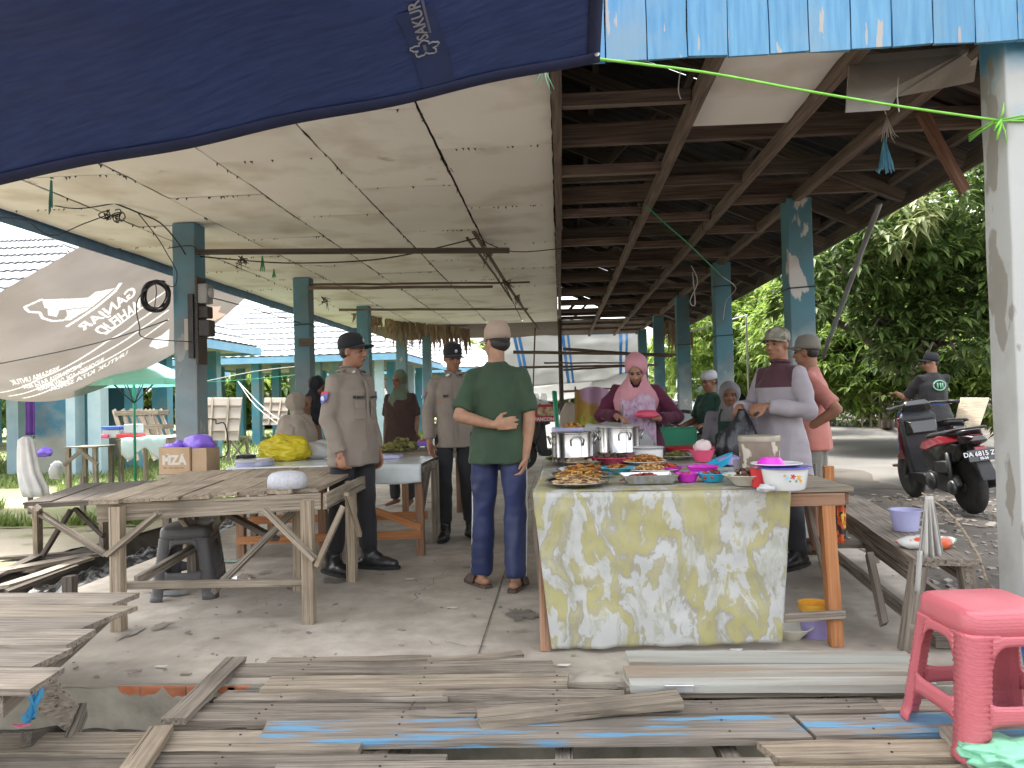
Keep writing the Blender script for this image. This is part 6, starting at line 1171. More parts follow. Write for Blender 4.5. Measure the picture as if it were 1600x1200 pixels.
def banner(u, v):                        # u near edge to far edge, v eave to outer end
    p = lerp(cat(near, v), cat(far, v), u); s_ = math.sin(math.pi * u)
    w_ = .02 * s_ * noise.noise((u * 3, v * 3, 7)) + .03 * math.sin(math.pi * u) * math.exp(-v * 5) * math.sin(u * 26) - .10 * s_ * (1 - v) * .6
    return p + V(0, 0, w_)
import numpy as np
NB = 380
BV = [banner(i / NB, j / NB) for j in range(NB + 1) for i in range(NB + 1)]
mb = MB(); mb.v = [tuple(p) for p in BV]; mb.f = [(j * (NB + 1) + i, j * (NB + 1) + i + 1, (j + 1) * (NB + 1) + i + 1, (j + 1) * (NB + 1) + i) for j in range(NB) for i in range(NB)]; mb.m = [0] * len(mb.f)
B = mb.build('campaign_banner', ban_m, smooth=True); tag(B, 'grey brown campaign banner with mirrored white lettering slung under the left eave', 'banner')
Minv = cam.matrix_basis.inverted(); BP = np.array([(Minv @ p)[:] for p in BV]); bx_ = 800 + BP[:, 0] / -BP[:, 2] * FPX; by_ = 600 - BP[:, 1] / -BP[:, 2] * FPX
PR = np.zeros((NB + 1) * (NB + 1)); GI, GJ = np.meshgrid(np.arange(NB + 1), np.arange(NB + 1))
def uvb(px, py): k_ = int(np.argmin((bx_ - px) ** 2 + (by_ - py) ** 2)); return Vector((k_ % (NB + 1), k_ // (NB + 1)))
def tri(a, b, c, val):                   # dye the cloth cells inside one triangle of the print
    x0, x1 = int(max(0, min(a[0], b[0], c[0]) - 1)), int(min(NB, max(a[0], b[0], c[0]) + 2)); y0, y1 = int(max(0, min(a[1], b[1], c[1]) - 1)), int(min(NB, max(a[1], b[1], c[1]) + 2))
    if x1 < x0 or y1 < y0: return
    X = GI[y0:y1 + 1, x0:x1 + 1]; Y_ = GJ[y0:y1 + 1, x0:x1 + 1]; d = (b[1] - c[1]) * (a[0] - c[0]) + (c[0] - b[0]) * (a[1] - c[1])
    if abs(d) < 1e-9: return
    l1 = ((b[1] - c[1]) * (X - c[0]) + (c[0] - b[0]) * (Y_ - c[1])) / d; l2 = ((c[1] - a[1]) * (X - c[0]) + (a[0] - c[0]) * (Y_ - c[1])) / d; e = -.03
    m_ = (l1 >= e) & (l2 >= e) & (1 - l1 - l2 >= e); PR[(Y_ * (NB + 1) + X)[m_]] = val
def btext(txt, A, Bp, C, D, bold=.02):
    a, b, c, d = [uvb(*p) for p in (A, Bp, C, D)]; me = text_mesh(txt, 1, bold); me.calc_loop_triangles(); xs_ = [v.co.x for v in me.vertices]; ys_ = [v.co.y for v in me.vertices]; x0, x1, y0, y1 = min(xs_), max(xs_), min(ys_), max(ys_)
    f = lambda q: lerp(lerp(a, b, (q.x - x0) / (x1 - x0)), lerp(d, c, (q.x - x0) / (x1 - x0)), 1 - (q.y - y0) / (y1 - y0))
    P = [f(v.co) for v in me.vertices]
    for t in me.loop_triangles: tri(*[P[i] for i in t.vertices], 1)
    bpy.data.meshes.remove(me)
def bpoly(pts, val):
    U = [uvb(*p) for p in pts]
    from mathutils.geometry import tessellate_polygon
    for t in tessellate_polygon([[Vector((u[0], u[1], 0)) for u in U]]): tri(*[U[i] for i in t], val)
def bline(pts, w_=1.6):
    U = [uvb(*p) for p in pts]
    for i in range(len(U) - 1):
        d = (U[i + 1] - U[i]); n_ = Vector((-d.y, d.x)); n_ = n_.normalized() * w_ if n_.length else Vector((w_, 0)); a, b, c, e = U[i] + n_, U[i] - n_, U[i + 1] - n_, U[i + 1] + n_; tri(a, b, c, 1); tri(a, c, e, 1)
btext('GANJAR', (208, 446), (115, 512), (135, 519), (216, 463)); btext('MAHFUD', (219, 464), (143, 516), (163, 524), (219, 481))
bline([(188, 443), (180, 455), (150, 480), (105, 510)], 2.2); bline([(166, 522), (198, 498), (232, 474), (262, 452)])
bline([(2, 613), (60, 592), (165, 535), (200, 515), (215, 502), (262, 470)]); bline([(16, 619), (110, 577), (195, 532), (225, 510), (262, 486)]); bline([(38, 622), (120, 585), (220, 530), (262, 500)])
btext('BERSAMA UNTUK', (92, 572), (14, 595), (20, 602), (90, 580), .01); btext('INDONESIA RAYA BISA', (128, 566), (32, 602), (38, 608), (126, 574), .01); btext('INDONESIA ADIL DAN MAKMUR', (162, 558), (54, 604), (60, 611), (161, 566), .01); btext('UNTUK KITA SEMUA', (200, 547), (76, 606), (80, 611), (198, 554), .01)
bpoly([(178, 451), (150, 456), (138, 465), (100, 467), (66, 468), (70, 480), (75, 482), (76, 492), (88, 494), (92, 484), (104, 482), (144, 478)], 1); bpoly([(104, 485), (142, 480), (125, 490), (110, 500), (100, 500), (106, 492)], 1); bline([(66, 467), (38, 480), (45, 487), (62, 488), (66, 497), (82, 502), (100, 500)])
bpoly([(310, 488), (330, 480), (345, 478), (340, 488), (352, 492), (325, 505), (318, 515), (310, 510)], 2); bpoly([(264, 515), (262, 540), (245, 545), (234, 540), (240, 530), (252, 525)], 1)
at_ = B.data.color_attributes.new('print', 'FLOAT_COLOR', 'POINT'); cols = np.zeros((len(PR), 4)); cols[:, 0] = (PR == 1); cols[:, 1] = (PR == 2); cols[:, 3] = 1; at_.data.foreach_set('color', cols.ravel())
nt = ban_m.node_tree; N = nt.nodes; Lk = nt.links; bs = N['Principled BSDF']; src = bs.inputs['Base Color'].links[0].from_socket; va_ = N.new('ShaderNodeVertexColor'); va_.layer_name = 'print'; sp_ = N.new('ShaderNodeSeparateColor'); Lk.new(va_.outputs[0], sp_.inputs[0]); cur = src
for k_, c_ in ((0, (.46, .45, .43, 1)), (1, (.36, .26, .20, 1))): mx_ = N.new('ShaderNodeMix'); mx_.data_type = 'RGBA'; Lk.new(sp_.outputs[k_], mx_.inputs[0]); Lk.new(cur, mx_.inputs[6]); mx_.inputs[7].default_value = c_; cur = mx_.outputs[2]
for n_ in N:
    if n_.type in ('BSDF_PRINCIPLED', 'BSDF_TRANSLUCENT'): Lk.new(cur, n_.inputs[0])
strand('sagging_wire', [at(0, 568, 7.0), at(100, 548, 7.0), at(180, 528, 6.9), at(262, 500, 6.6)], .006, cable, 'thin black wire crossing in front of the banner', 'wire')
# --- meter, cable coil and leads on the first left column
e = empty('electric_meter', V(-3.05, 6.4, 1.9), 0, 'dark electric meter board with boxes on the left cable column', 'meter'); mm = M('meter_dark', (.03, .028, .026), (.05, .045, .04), scale=10, rough=.6); mg = M('meter_grey', (.33, .33, .32), (.25, .25, .24), scale=8, rough=.5)
x_ = PX0 + .112
MB().box((x_, 6.47, 1.95), (.02, .17, .75)).build('board', wood_dark, e, world=True); MB().box((x_ + .05, 6.45, 2.18), (.09, .12, .17)).build('meter_case', mg, e, bevel=.012, world=True); MB().lathe([(.001, 0), (.045, 0), (.045, .02), (.001, .03)], 20, (x_ + .09, 6.45, 2.19), Matrix.Rotation(R(90), 3, 'Y')).build('dial', M('dial', (.5, .52, .52), rough=.2), e, world=True, smooth=True); MB().box((x_ + .05, 6.45, 2.02), (.09, .1, .1)).build('fuse_box', mm, e, bevel=.008, world=True); MB().box((x_ + .07, 6.43, 1.88), (.1, .11, .14)).build('socket_box', mm, e, bevel=.01, world=True)
MB().box((PX0 + .03, 6.388, 1.83), (.05, .02, .27)).build('switch_case', M('beige_case', (.42, .38, .32)), e, world=True, bevel=.004); MB().box((PX0 + .065, 6.386, 1.90), (.045, .03, .55)).build('cable_duct', mm, e, world=True)
mb = MB(); cc_ = at(243, 462, 6.36); rn = random.Random(4)
for k in range(11):
    r0 = .118 + rn.uniform(-.018, .01); ph = rn.uniform(0, 6); t1 = rn.uniform(-.25, .25); off = V(rn.uniform(-.008, .008), rn.uniform(-.012, .012), rn.uniform(-.012, .008)); P = []
    for i in range(33): a = 2 * math.pi * i / 32 + ph; P.append(cc_ + off + V(r0 * math.cos(a), .015 * math.sin(a * 2 + k) + .02 * t1 * math.cos(a), r0 * 1.05 * math.sin(a)))
    mb.tube(P, .0065, 6)
mb.tube([cc_ + V(-.01, 0, -.1), cc_ + V(.01, 0, .03), cc_ + V(.0, 0, .13)], .004, 5); mb.tube([cc_ + V(.02, 0, .12), cc_ + V(.05, .02, .13), cc_ + V(.08, .02, .12)], .006, 5)
tag(mb.build('cable_coil', cable, smooth=True), 'coil of black electric cable hanging on the left column', 'cable coil')
for k, (P, lab) in enumerate((([at(180, 318, 5.75), at(215, 332, 5.9), at(250, 348, 6.1), at(275, 375, 6.3), at(290, 398, 6.34)], 'black cable running from the eave knot to the column top'), ([at(215, 332, 5.9), at(245, 370, 6.2), at(262, 398, 6.3), at(276, 425, 6.3), at(272, 448, 6.3), at(252, 440, 6.33)], 'looping black cable feeding the coil'), ([at(228, 450, 6.3), at(213, 475, 6.3), at(218, 510, 6.3), at(226, 528, 6.3), at(300, 534, 6.3)], 'thin black cable drooping left of the column below the coil'), ([at(305, 460, 6.5), at(350, 470, 7.5), at(410, 487, 8.6), at(470, 505, 9.4)], 'thick dark cable from the meter to the second left column'), ([at(305, 400, 6.5), at(370, 406, 6.5), at(450, 411, 6.5), at(560, 408, 6.5), at(640, 397, 6.6), at(745, 372, 6.9)], 'black cable slung below the first roof pole'), ([at(745, 372, 6.9), at(800, 393, 6.7), at(880, 388, 6.5)], 'black cable from the hanging twigs to the bare roof'), ([at(70, 318, 5.7), at(120, 326, 5.75), at(178, 318, 5.75)], 'thin black cable along the left eave'), ([at(0, 340, 5.7), at(40, 345, 5.7), at(80, 368, 5.8), at(130, 350, 5.8), at(170, 335, 5.8)], 'loose wire dangling outside the left eave'), ([at(262, 388, 6.38), at(300, 384, 6.38), at(312, 398, 6.4)], 'cable band round the top of the left column'))): strand('electric_cable', P, .006 if k in (0, 3, 4) else .0045, cable, lab, 'cable')
rn = random.Random(9); mb = MB(); p = at(175, 332, 5.8)
for k in range(12): q = p + V(rn.uniform(-.09, .09), 0, rn.uniform(-.05, .0)); mb.tube([q + V(.035 * math.cos(t + k) * (1 + .4 * math.sin(k)), .01 * math.sin(t * 2), .03 * math.sin(t + k) - .012 * t * (k % 3 == 0)) for t in [.5 * i for i in range(rn.randint(5, 12))]], .0045, 5)
tag(mb.build('cable_knot', cable, smooth=True), 'tangled knot of black wires at the left eave', 'cable')
# poles under the ceiling
def pole(name, a, b, r, m, label, cat='pole', sag=.0, knots=6):
    P = [lerp(Vector(a), Vector(b), i / 12) + V(0, .008 * noise.noise((i * .7, a[0], 0)), -sag * math.sin(math.pi * i / 12) + .008 * noise.noise((i * .9, 3, a[1]))) for i in range(13)]
    return tag(MB().tube(P, [r * (1 - .25 * i / 12) * (1.0 + .0 * (i % 3 == 0)) for i in range(13)], 8).build(name, m, smooth=True), label, cat)
plank('roof_rail', at(300, 394, 6.42), at(795, 391, 6.55), .03, .045, wood_dark); tag(bpy.data.objects['roof_rail'], 'flat dark rail tied below the ceiling at the first left column', 'rail')
pole('bamboo_pole', at(480, 450, 9.3), at(770, 448, 9.5), .022, bamboo, 'crooked pole below the ceiling at the second left column'); pole('bamboo_pole', at(480, 445, 9.45), at(828, 441, 9.6), .016, bamboo, 'thin pole doubled above the crooked second pole'); pole('bamboo_pole', at(530, 484, 12.4), at(825, 483, 12.5), .022, bamboo, 'third pole below the far ceiling'); pole('bamboo_pole', at(740, 362, 7.2), at(842, 515, 14.0), .02, bamboo, 'long bamboo pole running into depth under the ceiling', sag=.03); pole('bamboo_pole', at(730, 372, 7.0), at(800, 470, 11.0), .014, bamboo, 'short thin twig pole lashed to the long bamboo', sag=-.02)
rn = random.Random(21)
for px, py, Y, lab in ((762, 395, 7.4, 'twiggy stubs under the near end of the long bamboo'), (792, 440, 9.2, 'twiggy stubs in the middle of the long bamboo'), (808, 462, 10.4, 'twiggy stubs at the far part of the long bamboo'), (378, 404, 6.5, 'small tuft of dark straw on the first rail'), (690, 240, 5.2, 'dry straw hanging from a ceiling joint'), (508, 467, 9.4, 'straw tuft left on the second pole'), (610, 178, 4.25, 'ragged straw at the torn ceiling edge'), (690, 172, 4.15, 'dark straw beside the torn ceiling edge')):
    mb = MB(); p = at(px, py, Y)
    if Y < 5: 
        for k in range(16): q = p + V(rn.uniform(-.12, .12), rn.uniform(-.05, .05), .03); mb.tube([q, q + V(rn.uniform(-.06, .06), rn.uniform(-.03, .03), rn.uniform(-.02, .0))], [.004, .002], 4)
    else:
      for k in range(10): mb.tube([p, p + V(rn.uniform(-.05, .05), rn.uniform(-.05, .05), rn.uniform(-.05, .03)), p + V(rn.uniform(-.08, .08), rn.uniform(-.08, .08), rn.uniform(-.16, .02))], [.006, .005, .002], 5)
    tag(mb.build('straw_tuft', twig), lab, 'straw')
tuft(410, 400, 7.6, .16, greenr, 'green raffia tuft hanging near the second column', 7, 3, .03, .006); tuft(80, 282, 4.6, .20, M('teal_raffia', (.04, .22, .18)), 'teal raffia strip hanging at the left eave', 4, 4, .012, .007); tuft(428, 420, 8.0, .10, greenr, 'small green raffia tuft beside the second column', 5, 6, .02, .005)
# dark centre post and racks at the far end
pole('wooden_post', V(.03, 15.2, 0), V(.03, 15.2, CZ), .05, wood_dark, 'dark wooden post under the far ceiling edge', 'post'); pole('bamboo_pole', at(836, 512, 14.6), at(832, 640, 14.6), .016, bamboo, 'thin upright pole left of the dark far post')
for k, (a, b, Y) in enumerate(((802, 1062, 550), (880, 1050, 545), (812, 1030, 574), (850, 985, 567), (880, 1010, 578))): pole('bamboo_pole', at(a, Y, 13.6 + .1 * k), at(b, Y + (4, 12, -4, 0, -8)[k], 13.6 + .1 * k), (.03, .028, .022, .016, .02)[k], bamboo, ('top', 'second', 'long lower', 'short lower', 'lowest')[k] + ' dark pole of the far rack behind the vendor')
tw = M('woven_tarp', (.60, .60, .58), (.66, .66, .64), scale=2, rough=.6, transl=.6, bump=.4, bscale=3); tb = M('tarp_blue_band', (.06, .26, .62), (.1, .32, .68), scale=4, rough=.6, transl=.4)
A0_, A1_, A2_, A3_ = at(752, 519, 21.2), at(1003, 516, 21.0), at(1000, 592, 20.6), at(775, 610, 20.8)
def wt(u, v): p = lerp(lerp(A0_, A1_, u), lerp(A3_, A2_, u), v); return p + V(0, .12 * math.sin(u * 6 + v * 3) * v + .05 * noise.noise((u * 8, v * 6, 0)), .03 * math.sin(u * math.pi) * (v - .5) * 2)
mb = MB(); mb.sheet(wt, 60, 24); WT = tag(mb.build('woven_tarpaulin', tw, smooth=True, solid=.003), 'white woven tarpaulin with blue stripes hung at the far end', 'tarpaulin')
for u0, u1_ in ((.195, .215), (.225, .245), (.50, .52), (.535, .55), (.86, .88), (.90, .915)): mb = MB(); mb.sheet(lambda u, v: wt(lerp(u0, u1_, u), v) + V(0, -.012, 0), 2, 24); mb.build('blue_stripe', tb, WT, smooth=True)
mb = MB(); mb.sheet(lambda u, v: wt(u, .06 * v) + V(0, -.014, .0), 50, 2); mb.build('blue_hem', tb, WT, smooth=True)
mb = MB(); mb.sheet(lambda u, v: lerp(lerp(at(790, 612, 21), at(1000, 575, 20.8), u), lerp(at(860, 628, 20.4), at(985, 608, 20.4), u), v) + V(0, 0, -.1 * math.sin(u * math.pi) * math.sin(v * math.pi)), 30, 12); tag(mb.build('awning_sheet', tw, smooth=True, solid=.003), 'sagging white awning below the striped tarpaulin', 'awning')
thatch = M('dry_palm_thatch', (.24, .17, .11), (.36, .27, .18), scale=8, rough=1, var=.1)
def fringe(px0, py0, Y0, px1, py1, Y1, n, L_, label, seed):
    rn = random.Random(seed); mb = MB()
    for i in range(n):
        t = rn.random(); p = at(lerp(px0, px1, t), lerp(py0, py1, t), lerp(Y0, Y1, t)) + V(0, rn.uniform(-.3, .3), 0); l = L_ * rn.uniform(.35, 1.1); w_ = rn.uniform(.012, .03); s_ = rn.uniform(-.08, .08); a = rn.uniform(-.6, .6)
        d = V(math.cos(a), math.sin(a), 0) * w_; mb.add([p - d, p + d, p + V(s_ * .4, .03, -l * .55) + d * .8, p + V(s_ * .4, .03, -l * .55) - d * .8, p + V(s_, 0, -l)], [(0, 1, 2, 3), (3, 2, 4)])
    return tag(mb.build('thatch_fringe', thatch), label, 'thatch', None, 'stuff')
fringe(605, 500, 15.0, 735, 514, 16.5, 170, .6, 'dry palm thatch hanging from the far left roof edge', 3); fringe(560, 492, 13.5, 625, 500, 15, 60, .35, 'sparse thatch strands along the left eave', 5); fringe(1040, 500, 14, 1080, 520, 14, 60, .6, 'palm debris caught by the far right columns', 7)
mb = MB(); mb.sheet(lambda u, v: V(lerp(-4.3, 2.0, u), lerp(16.0, 19.8, v), CZ + .02 + .03 * noise.noise((u * 9, v * 6, 0))), 24, 12); mb.build('far_soffit', wood_dark, pav, solid=.01, world=True)
pole('steel_prop', at(1374, 318, 5.6), at(1285, 560, 6.9), .022, M('galvanised', (.30, .31, .32), (.22, .22, .22), scale=5, rough=.45, metal=.5), 'slanting galvanised pipe outside the right columns', 'pipe')
mb = MB(); [mb.tube([V(x - .107, y - .107, z_), V(x + .107, y - .107, z_ + .01), V(x + .107, y + .107, z_), V(x - .107, y + .107, z_), V(x - .107, y - .107, z_)], .006, 5) for x, y, z_ in ((PX1, 6.5, 2.05), (PX1, 9.5, 1.9), (PX1, 9.5, 2.5), (PX1, 12.5, 2.0), (PX0, 9.5, 2.2))]; tag(mb.build('column_wires', cable), 'thin dark wires bound round the rear columns', 'wire')
plank('nailed_block', V(PX0 - .02, 9.38, 1.98), V(PX0 + .16, 9.38, 1.98), .05, .09, wood_dark); tag(bpy.data.objects['nailed_block'], 'small dark timber block nailed to the second left column', 'block')
# ================================================================== MOTORCYCLES
def hull(name, pts, m, parent, bevel=.008, smooth=True):
    bm = bmesh.new(); [bm.verts.new(p) for p in pts]; bmesh.ops.convex_hull(bm, input=bm.verts); bmesh.ops.delete(bm, geom=[v for v in bm.verts if not v.link_faces], context='VERTS')
    me = bpy.data.meshes.new(name); bm.to_mesh(me); bm.free(); me.materials.append(m); o = bpy.data.objects.new(name, me); col.objects.link(o); o.parent = parent
    if bevel: md = o.modifiers.new('b', 'BEVEL'); md.width = bevel; md.segments = 2
    if smooth: me.polygons.foreach_set('use_smooth', [True] * len(me.polygons)); me.set_sharp_from_angle(angle=R(50))
    return o
def sym(P): return [(x, s * y, z) for x, y, z in P for s in (-1, 1)]
gloss_k = M('gloss_black', (.012, .012, .013), (.02, .02, .02), scale=3, rough=.18, coat=.6); matt_k = M('matt_black', (.022, .022, .024), (.035, .035, .036), scale=8, rough=.55, bump=.1); gloss_r = M('dark_red_paint', (.20, .012, .02), (.25, .015, .025), scale=3, rough=.2, coat=.6); tyre_m = M('tyre', (.018, .018, .019), (.035, .033, .03), scale=14, rough=.85, bump=.3); alloy = M('dark_alloy', (.10, .10, .105), (.16, .16, .16), scale=6, rough=.4, metal=.7); lens_r = M('lens_red', (.30, .01, .02), rough=.1, coat=.8); lens_c = M('lens_clear', (.45, .45, .46), rough=.08, coat=.8); seat_m = M('vinyl_seat', (.03, .03, .032), (.05, .05, .052), scale=10, rough=.35, bump=.15); chrome = M('chrome', (.6, .6, .6), rough=.15, metal=1)
def wheel(par, x, r, w_):
    e = bpy.data.objects.new('wheel', None); col.objects.link(e); e.parent = par; e.location = (x, 0, r)
    R90 = Matrix.Rotation(R(90), 3, 'X')
    MB().lathe([(r * .68, -w_ * .5), (r * .9, -w_ * .55), (r * .985, -w_ * .3), (r, 0), (r * .985, w_ * .3), (r * .9, w_ * .55), (r * .68, w_ * .5)], 36, (0, 0, 0), R90).build('tyre', tyre_m, e, smooth=True)
    mb = MB(); mb.lathe([(r * .62, -w_ * .4), (r * .72, -w_ * .45), (r * .72, w_ * .45), (r * .62, w_ * .4)], 36, (0, 0, 0), R90); mb.tube([(0, -w_ * .6, 0), (0, w_ * .6, 0)], r * .17, 14)
    for k in range(5):
        a = 2 * math.pi * k / 5 + .3; c, s = math.cos(a), math.sin(a); mb.beam((c * r * .1, 0, s * r * .1), (c * r * .66, 0, s * r * .66), .03, .045, (0, 1, 0))
    mb.build('rim', alloy, e, smooth=True, auto=30)
    return e
def scooter(name, loc, rz, label, plate=None, lean=0, red=gloss_r, group=None):
    e = empty(name, loc, rz, label, 'motorcycle', group); e.rotation_euler = (R(lean), 0, rz)
    wheel(e, 0, .275, .10); wheel(e, 1.27, .275, .085)
    hull('rear_body', sym([(-.18, .05, .77), (-.12, .11, .70), (.2, .15, .72), (.62, .14, .60), (.66, .12, .42), (.3, .14, .40), (.0, .12, .52), (.15, .14, .6)]), gloss_k, e, .02)
    hull('side_panel', sym([(-.26, .07, .80), (-.15, .135, .74), (.15, .165, .70), (.45, .165, .62), (.66, .14, .62), (.6, .13, .70), (.2, .13, .78)]), red, e, .012)
    hull('seat', sym([(-.22, .08, .845), (-.18, .11, .80), (.15, .135, .79), (.55, .10, .74), (.66, .07, .72), (.60, .06, .77), (.25, .11, .80), (.15, .12, .825), (-.1, .11, .865)]), seat_m, e, .02)
    hull('tail_light', sym([(-.30, .05, .79), (-.31, .08, .745), (-.22, .12, .72), (-.15, .135, .75), (-.15, .12, .80), (-.27, .03, .70)]), M('smoked_lens', (.02, .012, .014), rough=.08, coat=.9), e, .01); hull('tail_reflector', sym([(-.30, .05, .685), (-.31, .05, .66), (-.28, .05, .66), (-.28, .05, .69)]), lens_r, e, .003)
    MB().tube([(.05, .12, .82), (-.2, .13, .86), (-.28, .08, .87), (-.28, -.08, .87), (-.2, -.13, .86), (.05, -.12, .82)], .012, 8).build('grab_rail', matt_k, e, smooth=True)
    hull('rear_fender', sym([(-.16, .05, .70), (-.26, .06, .66), (-.40, .075, .42), (-.41, .07, .38), (-.36, .06, .38), (-.2, .06, .60)]), matt_k, e, .008)
    pl = hull('number_plate', sym([(-.315, .135, .66), (-.345, .135, .555), (-.352, .135, .557), (-.322, .135, .662)]), gloss_k, e, .002)
    if plate:
        d = V(-.03, 0, -.105).normalized()
        for tx, sz, dz in ((plate, .062, .038), ('05-24', .032, .082)): text_on('plate_digits', tx, lambda a, b: V(-.328, -a, .661) + d * (dz - b) + V(-.006, 0, 0), M('plate_white', (.7, .7, .72), rough=.5), pl, sz, .0016)
    hull('engine_case', [(-.08, .16, .30), (-.08, .08, .30), (.1, .17, .22), (.1, .08, .2), (.5, .16, .24), (.5, .06, .22), (.52, .15, .40), (.5, .06, .42), (.0, .15, .38), (.0, .07, .4)], matt_k, e, .02); MB().lathe([(.001, -.02), (.085, -.02), (.095, .0), (.08, .02), (.001, .025)], 24, (.42, .165, .3), Matrix.Rotation(R(-90), 3, 'X')).build('clutch_cover', alloy, e, smooth=True); MB().lathe([(.001, -.02), (.07, -.02), (.075, .0), (.06, .02), (.001, .025)], 24, (.0, .165, .28), Matrix.Rotation(R(-90), 3, 'X')).build('gear_cover', alloy, e, smooth=True)
    hull('air_box', [(.02, .12, .40), (.02, .17, .42), (.3, .18, .40), (.32, .1, .38), (.3, .17, .52), (.05, .16, .54), (.1, .1, .54)], matt_k, e, .02); MB().tube([(.05, .14, .62), (.02, .15, .33)], .022, 10).build('shock_absorber', alloy, e, smooth=True); MB().tube([(.45, -.12, .22), (.1, -.16, .26), (-.3, -.17, .34)], [.03, .05, .045], 12).build('muffler', matt_k, e, smooth=True)
    hull('floor_board', sym([(.55, .15, .32), (.95, .15, .34), (.95, .12, .24), (.55, .12, .22), (.6, .16, .36)]), matt_k, e, .015)
    hull('leg_shield', sym([(.90, .20, .95), (.86, .17, .55), (.84, .15, .32), (.97, .13, .28), (1.06, .16, .60), (1.05, .14, .95), (.94, .16, 1.0)]), matt_k, e, .02); hull('front_cowl', sym([(.98, .20, .95), (1.10, .15, .90), (1.20, .05, .84), (1.16, .05, .62), (1.04, .13, .40), (.98, .2, .6)]), red, e, .02); hull('glove_box', sym([(.80, .14, .90), (.78, .13, .78), (.88, .16, .75), (.9, .16, .92)]), gloss_k, e, .01)
    hull('headlight_cowl', sym([(.86, .15, 1.08), (.92, .17, 1.0), (1.08, .10, 1.03), (1.06, .06, 1.10), (.9, .12, 1.13)]), gloss_k, e, .02); hull('headlight', sym([(1.07, .08, 1.04), (1.10, .05, 1.05), (1.09, .05, 1.09), (1.06, .07, 1.1)]), lens_c, e, .005)
    MB().tube([(.78, .34, 1.07), (.88, .2, 1.08), (.92, 0, 1.09), (.88, -.2, 1.08), (.78, -.34, 1.07)], .014, 8).build('handlebar', matt_k, e, smooth=True)
    for s in (1, -1):
        MB().tube([(.74, s * .39, 1.065), (.80, s * .29, 1.075)], .019, 8).build('grip', matt_k, e, smooth=True); MB().tube([(.82, s * .34, 1.05), (.90, s * .27, 1.06)], .008, 6).build('brake_lever', chrome, e, smooth=True)
        MB().tube([(1.27, s * .06, .275), (1.12, s * .06, .60)], .022, 8).build('fork', alloy, e, smooth=True); None
    hull('front_fender', sym([(1.02, .06, .47), (1.12, .06, .56), (1.30, .06, .575), (1.46, .055, .46), (1.44, .05, .43), (1.3, .06, .53), (1.12, .06, .50)]), red, e, .008)
    return e
p0, p1 = gz(1521, 803, -.045), gz(1426, 776, -.045); h_ = math.atan2(p1.y - p0.y, p1.x - p0.x)
sc0 = scooter('parked_scooter', V(p0.x, p0.y, -.045), h_, 'black and dark red scooter parked at right with rear number plate DA 6815 ZAF', 'DA 6815 ZAF', -6)
c = at(1462, 640, 11.2); sc1 = scooter('parked_scooter', V(at(1460, 655, 9.9).x + .06, 9.65, -.04), R(84), 'black motorcycle under the rider beyond the parked scooter', None, 0, gloss_k)
sc2 = scooter('parked_scooter', V(2.05, 8.85, -.05), R(190), 'motorcycle under the man in the white skull cap', None, 0, gloss_k)
sc3 = scooter('vendor_motorcycle', V(.55, 13.2, 0), R(195), 'vendor motorcycle with red snack box behind the stall', None, 0, gloss_k)
# red snack box on the vendor motorcycle
c = at(846, 646, 12.3); e = empty('snack_box', V(c.x, 12.35, c.z - .14), R(-6), 'red snack box lettered PANCONG on the vendor motorcycle', 'sign'); redb = M('red_board', (.52, .03, .05), (.45, .02, .04), scale=4, rough=.5)
MB().box((0, .12, .14), (.46, .24, .28)).build('box_body', redb, e, bevel=.005); text_on('lettering', 'PANCONG', lambda x, y: V(.07 + x, -.006, .045 + y), white_m, e, .075, .003); text_on('lettering', 'PANC', lambda x, y: V(.06 + x, -.006, .31 + y), white_m, e, .075, .003); mb = MB(); mb.box((-.16, -.004, .16), (.11, .004, .20)); mb.build('picture_panel', M('picture_green', (.45, .55, .25), (.6, .55, .35), scale=12, rough=.5), e); mb = MB(); mb.box((.07, -.004, .17), (.27, .004, .14)); mb.build('picture_panel', M('picture_mix', (.30, .10, .06), (.55, .5, .3), scale=14, rough=.5), e)
for x in (-.2, .22): MB().tube([(x, .05, 0), (x, .05, -.42)], .012, 6).build('box_leg', steel, e)
for k, (px, s) in enumerate(((838, 1), (850, .85))): c = at(px, 632, 12.3); lathe_thing('sauce_jar', [(.001, 0), (.05, 0), (.055, .12), (.04, .16), (.04, .18), (.001, .18)], V(c.x, 12.3, PM(e).translation.z + .282), clear, ('left', 'right')[k] + ' clear jar on the red snack box', 'jar')
pole('green_post', at(866, 612, 12), at(874, 700, 11.6), .04, p_green, 'green post left of the steel pots', 'post')
crumple('cream_sack', at(892, 668, 10.5) + V(0, 0, -.1), .2, cloth_m('cream_sacking', (.45, .38, .32)), 'cream cloth sack behind the left steel pot', 'sack', 6, (.75, .6, 1.25), amp=.08, sub=4)
chk = M('checked_cloth', (.48, .30, .42), (.42, .26, .06), scale=1.6, lo=.45, hi=.5, rough=.8, c3=(.40, .55, .08), s3=1.3, t3=.56); mb = MB(); mb.sheet(lambda u, v: at(lerp(898, 955, u), lerp(612, 672, v) - 8 * math.sin(u * 3.1), 9.6) + V(0, .05 * math.sin(u * 15), 0), 24, 14); tag(mb.build('printed_sarong', chk, smooth=True, solid=.004), 'yellow and pink printed cloth hanging behind the vendor', 'cloth'); pole('bamboo_pole', at(880, 612, 9.7), at(965, 606, 9.7), .015, bamboo, 'short pole carrying the printed cloth')
for x, Y in ((at(882, 0, 9.7).x, 9.7), (at(962, 0, 9.7).x, 9.7)): pole('bamboo_pole', V(x, Y, 0), V(x, Y, 1.34), .014, bamboo, ('left' if x < .3 else 'right') + ' upright of the printed cloth rack')
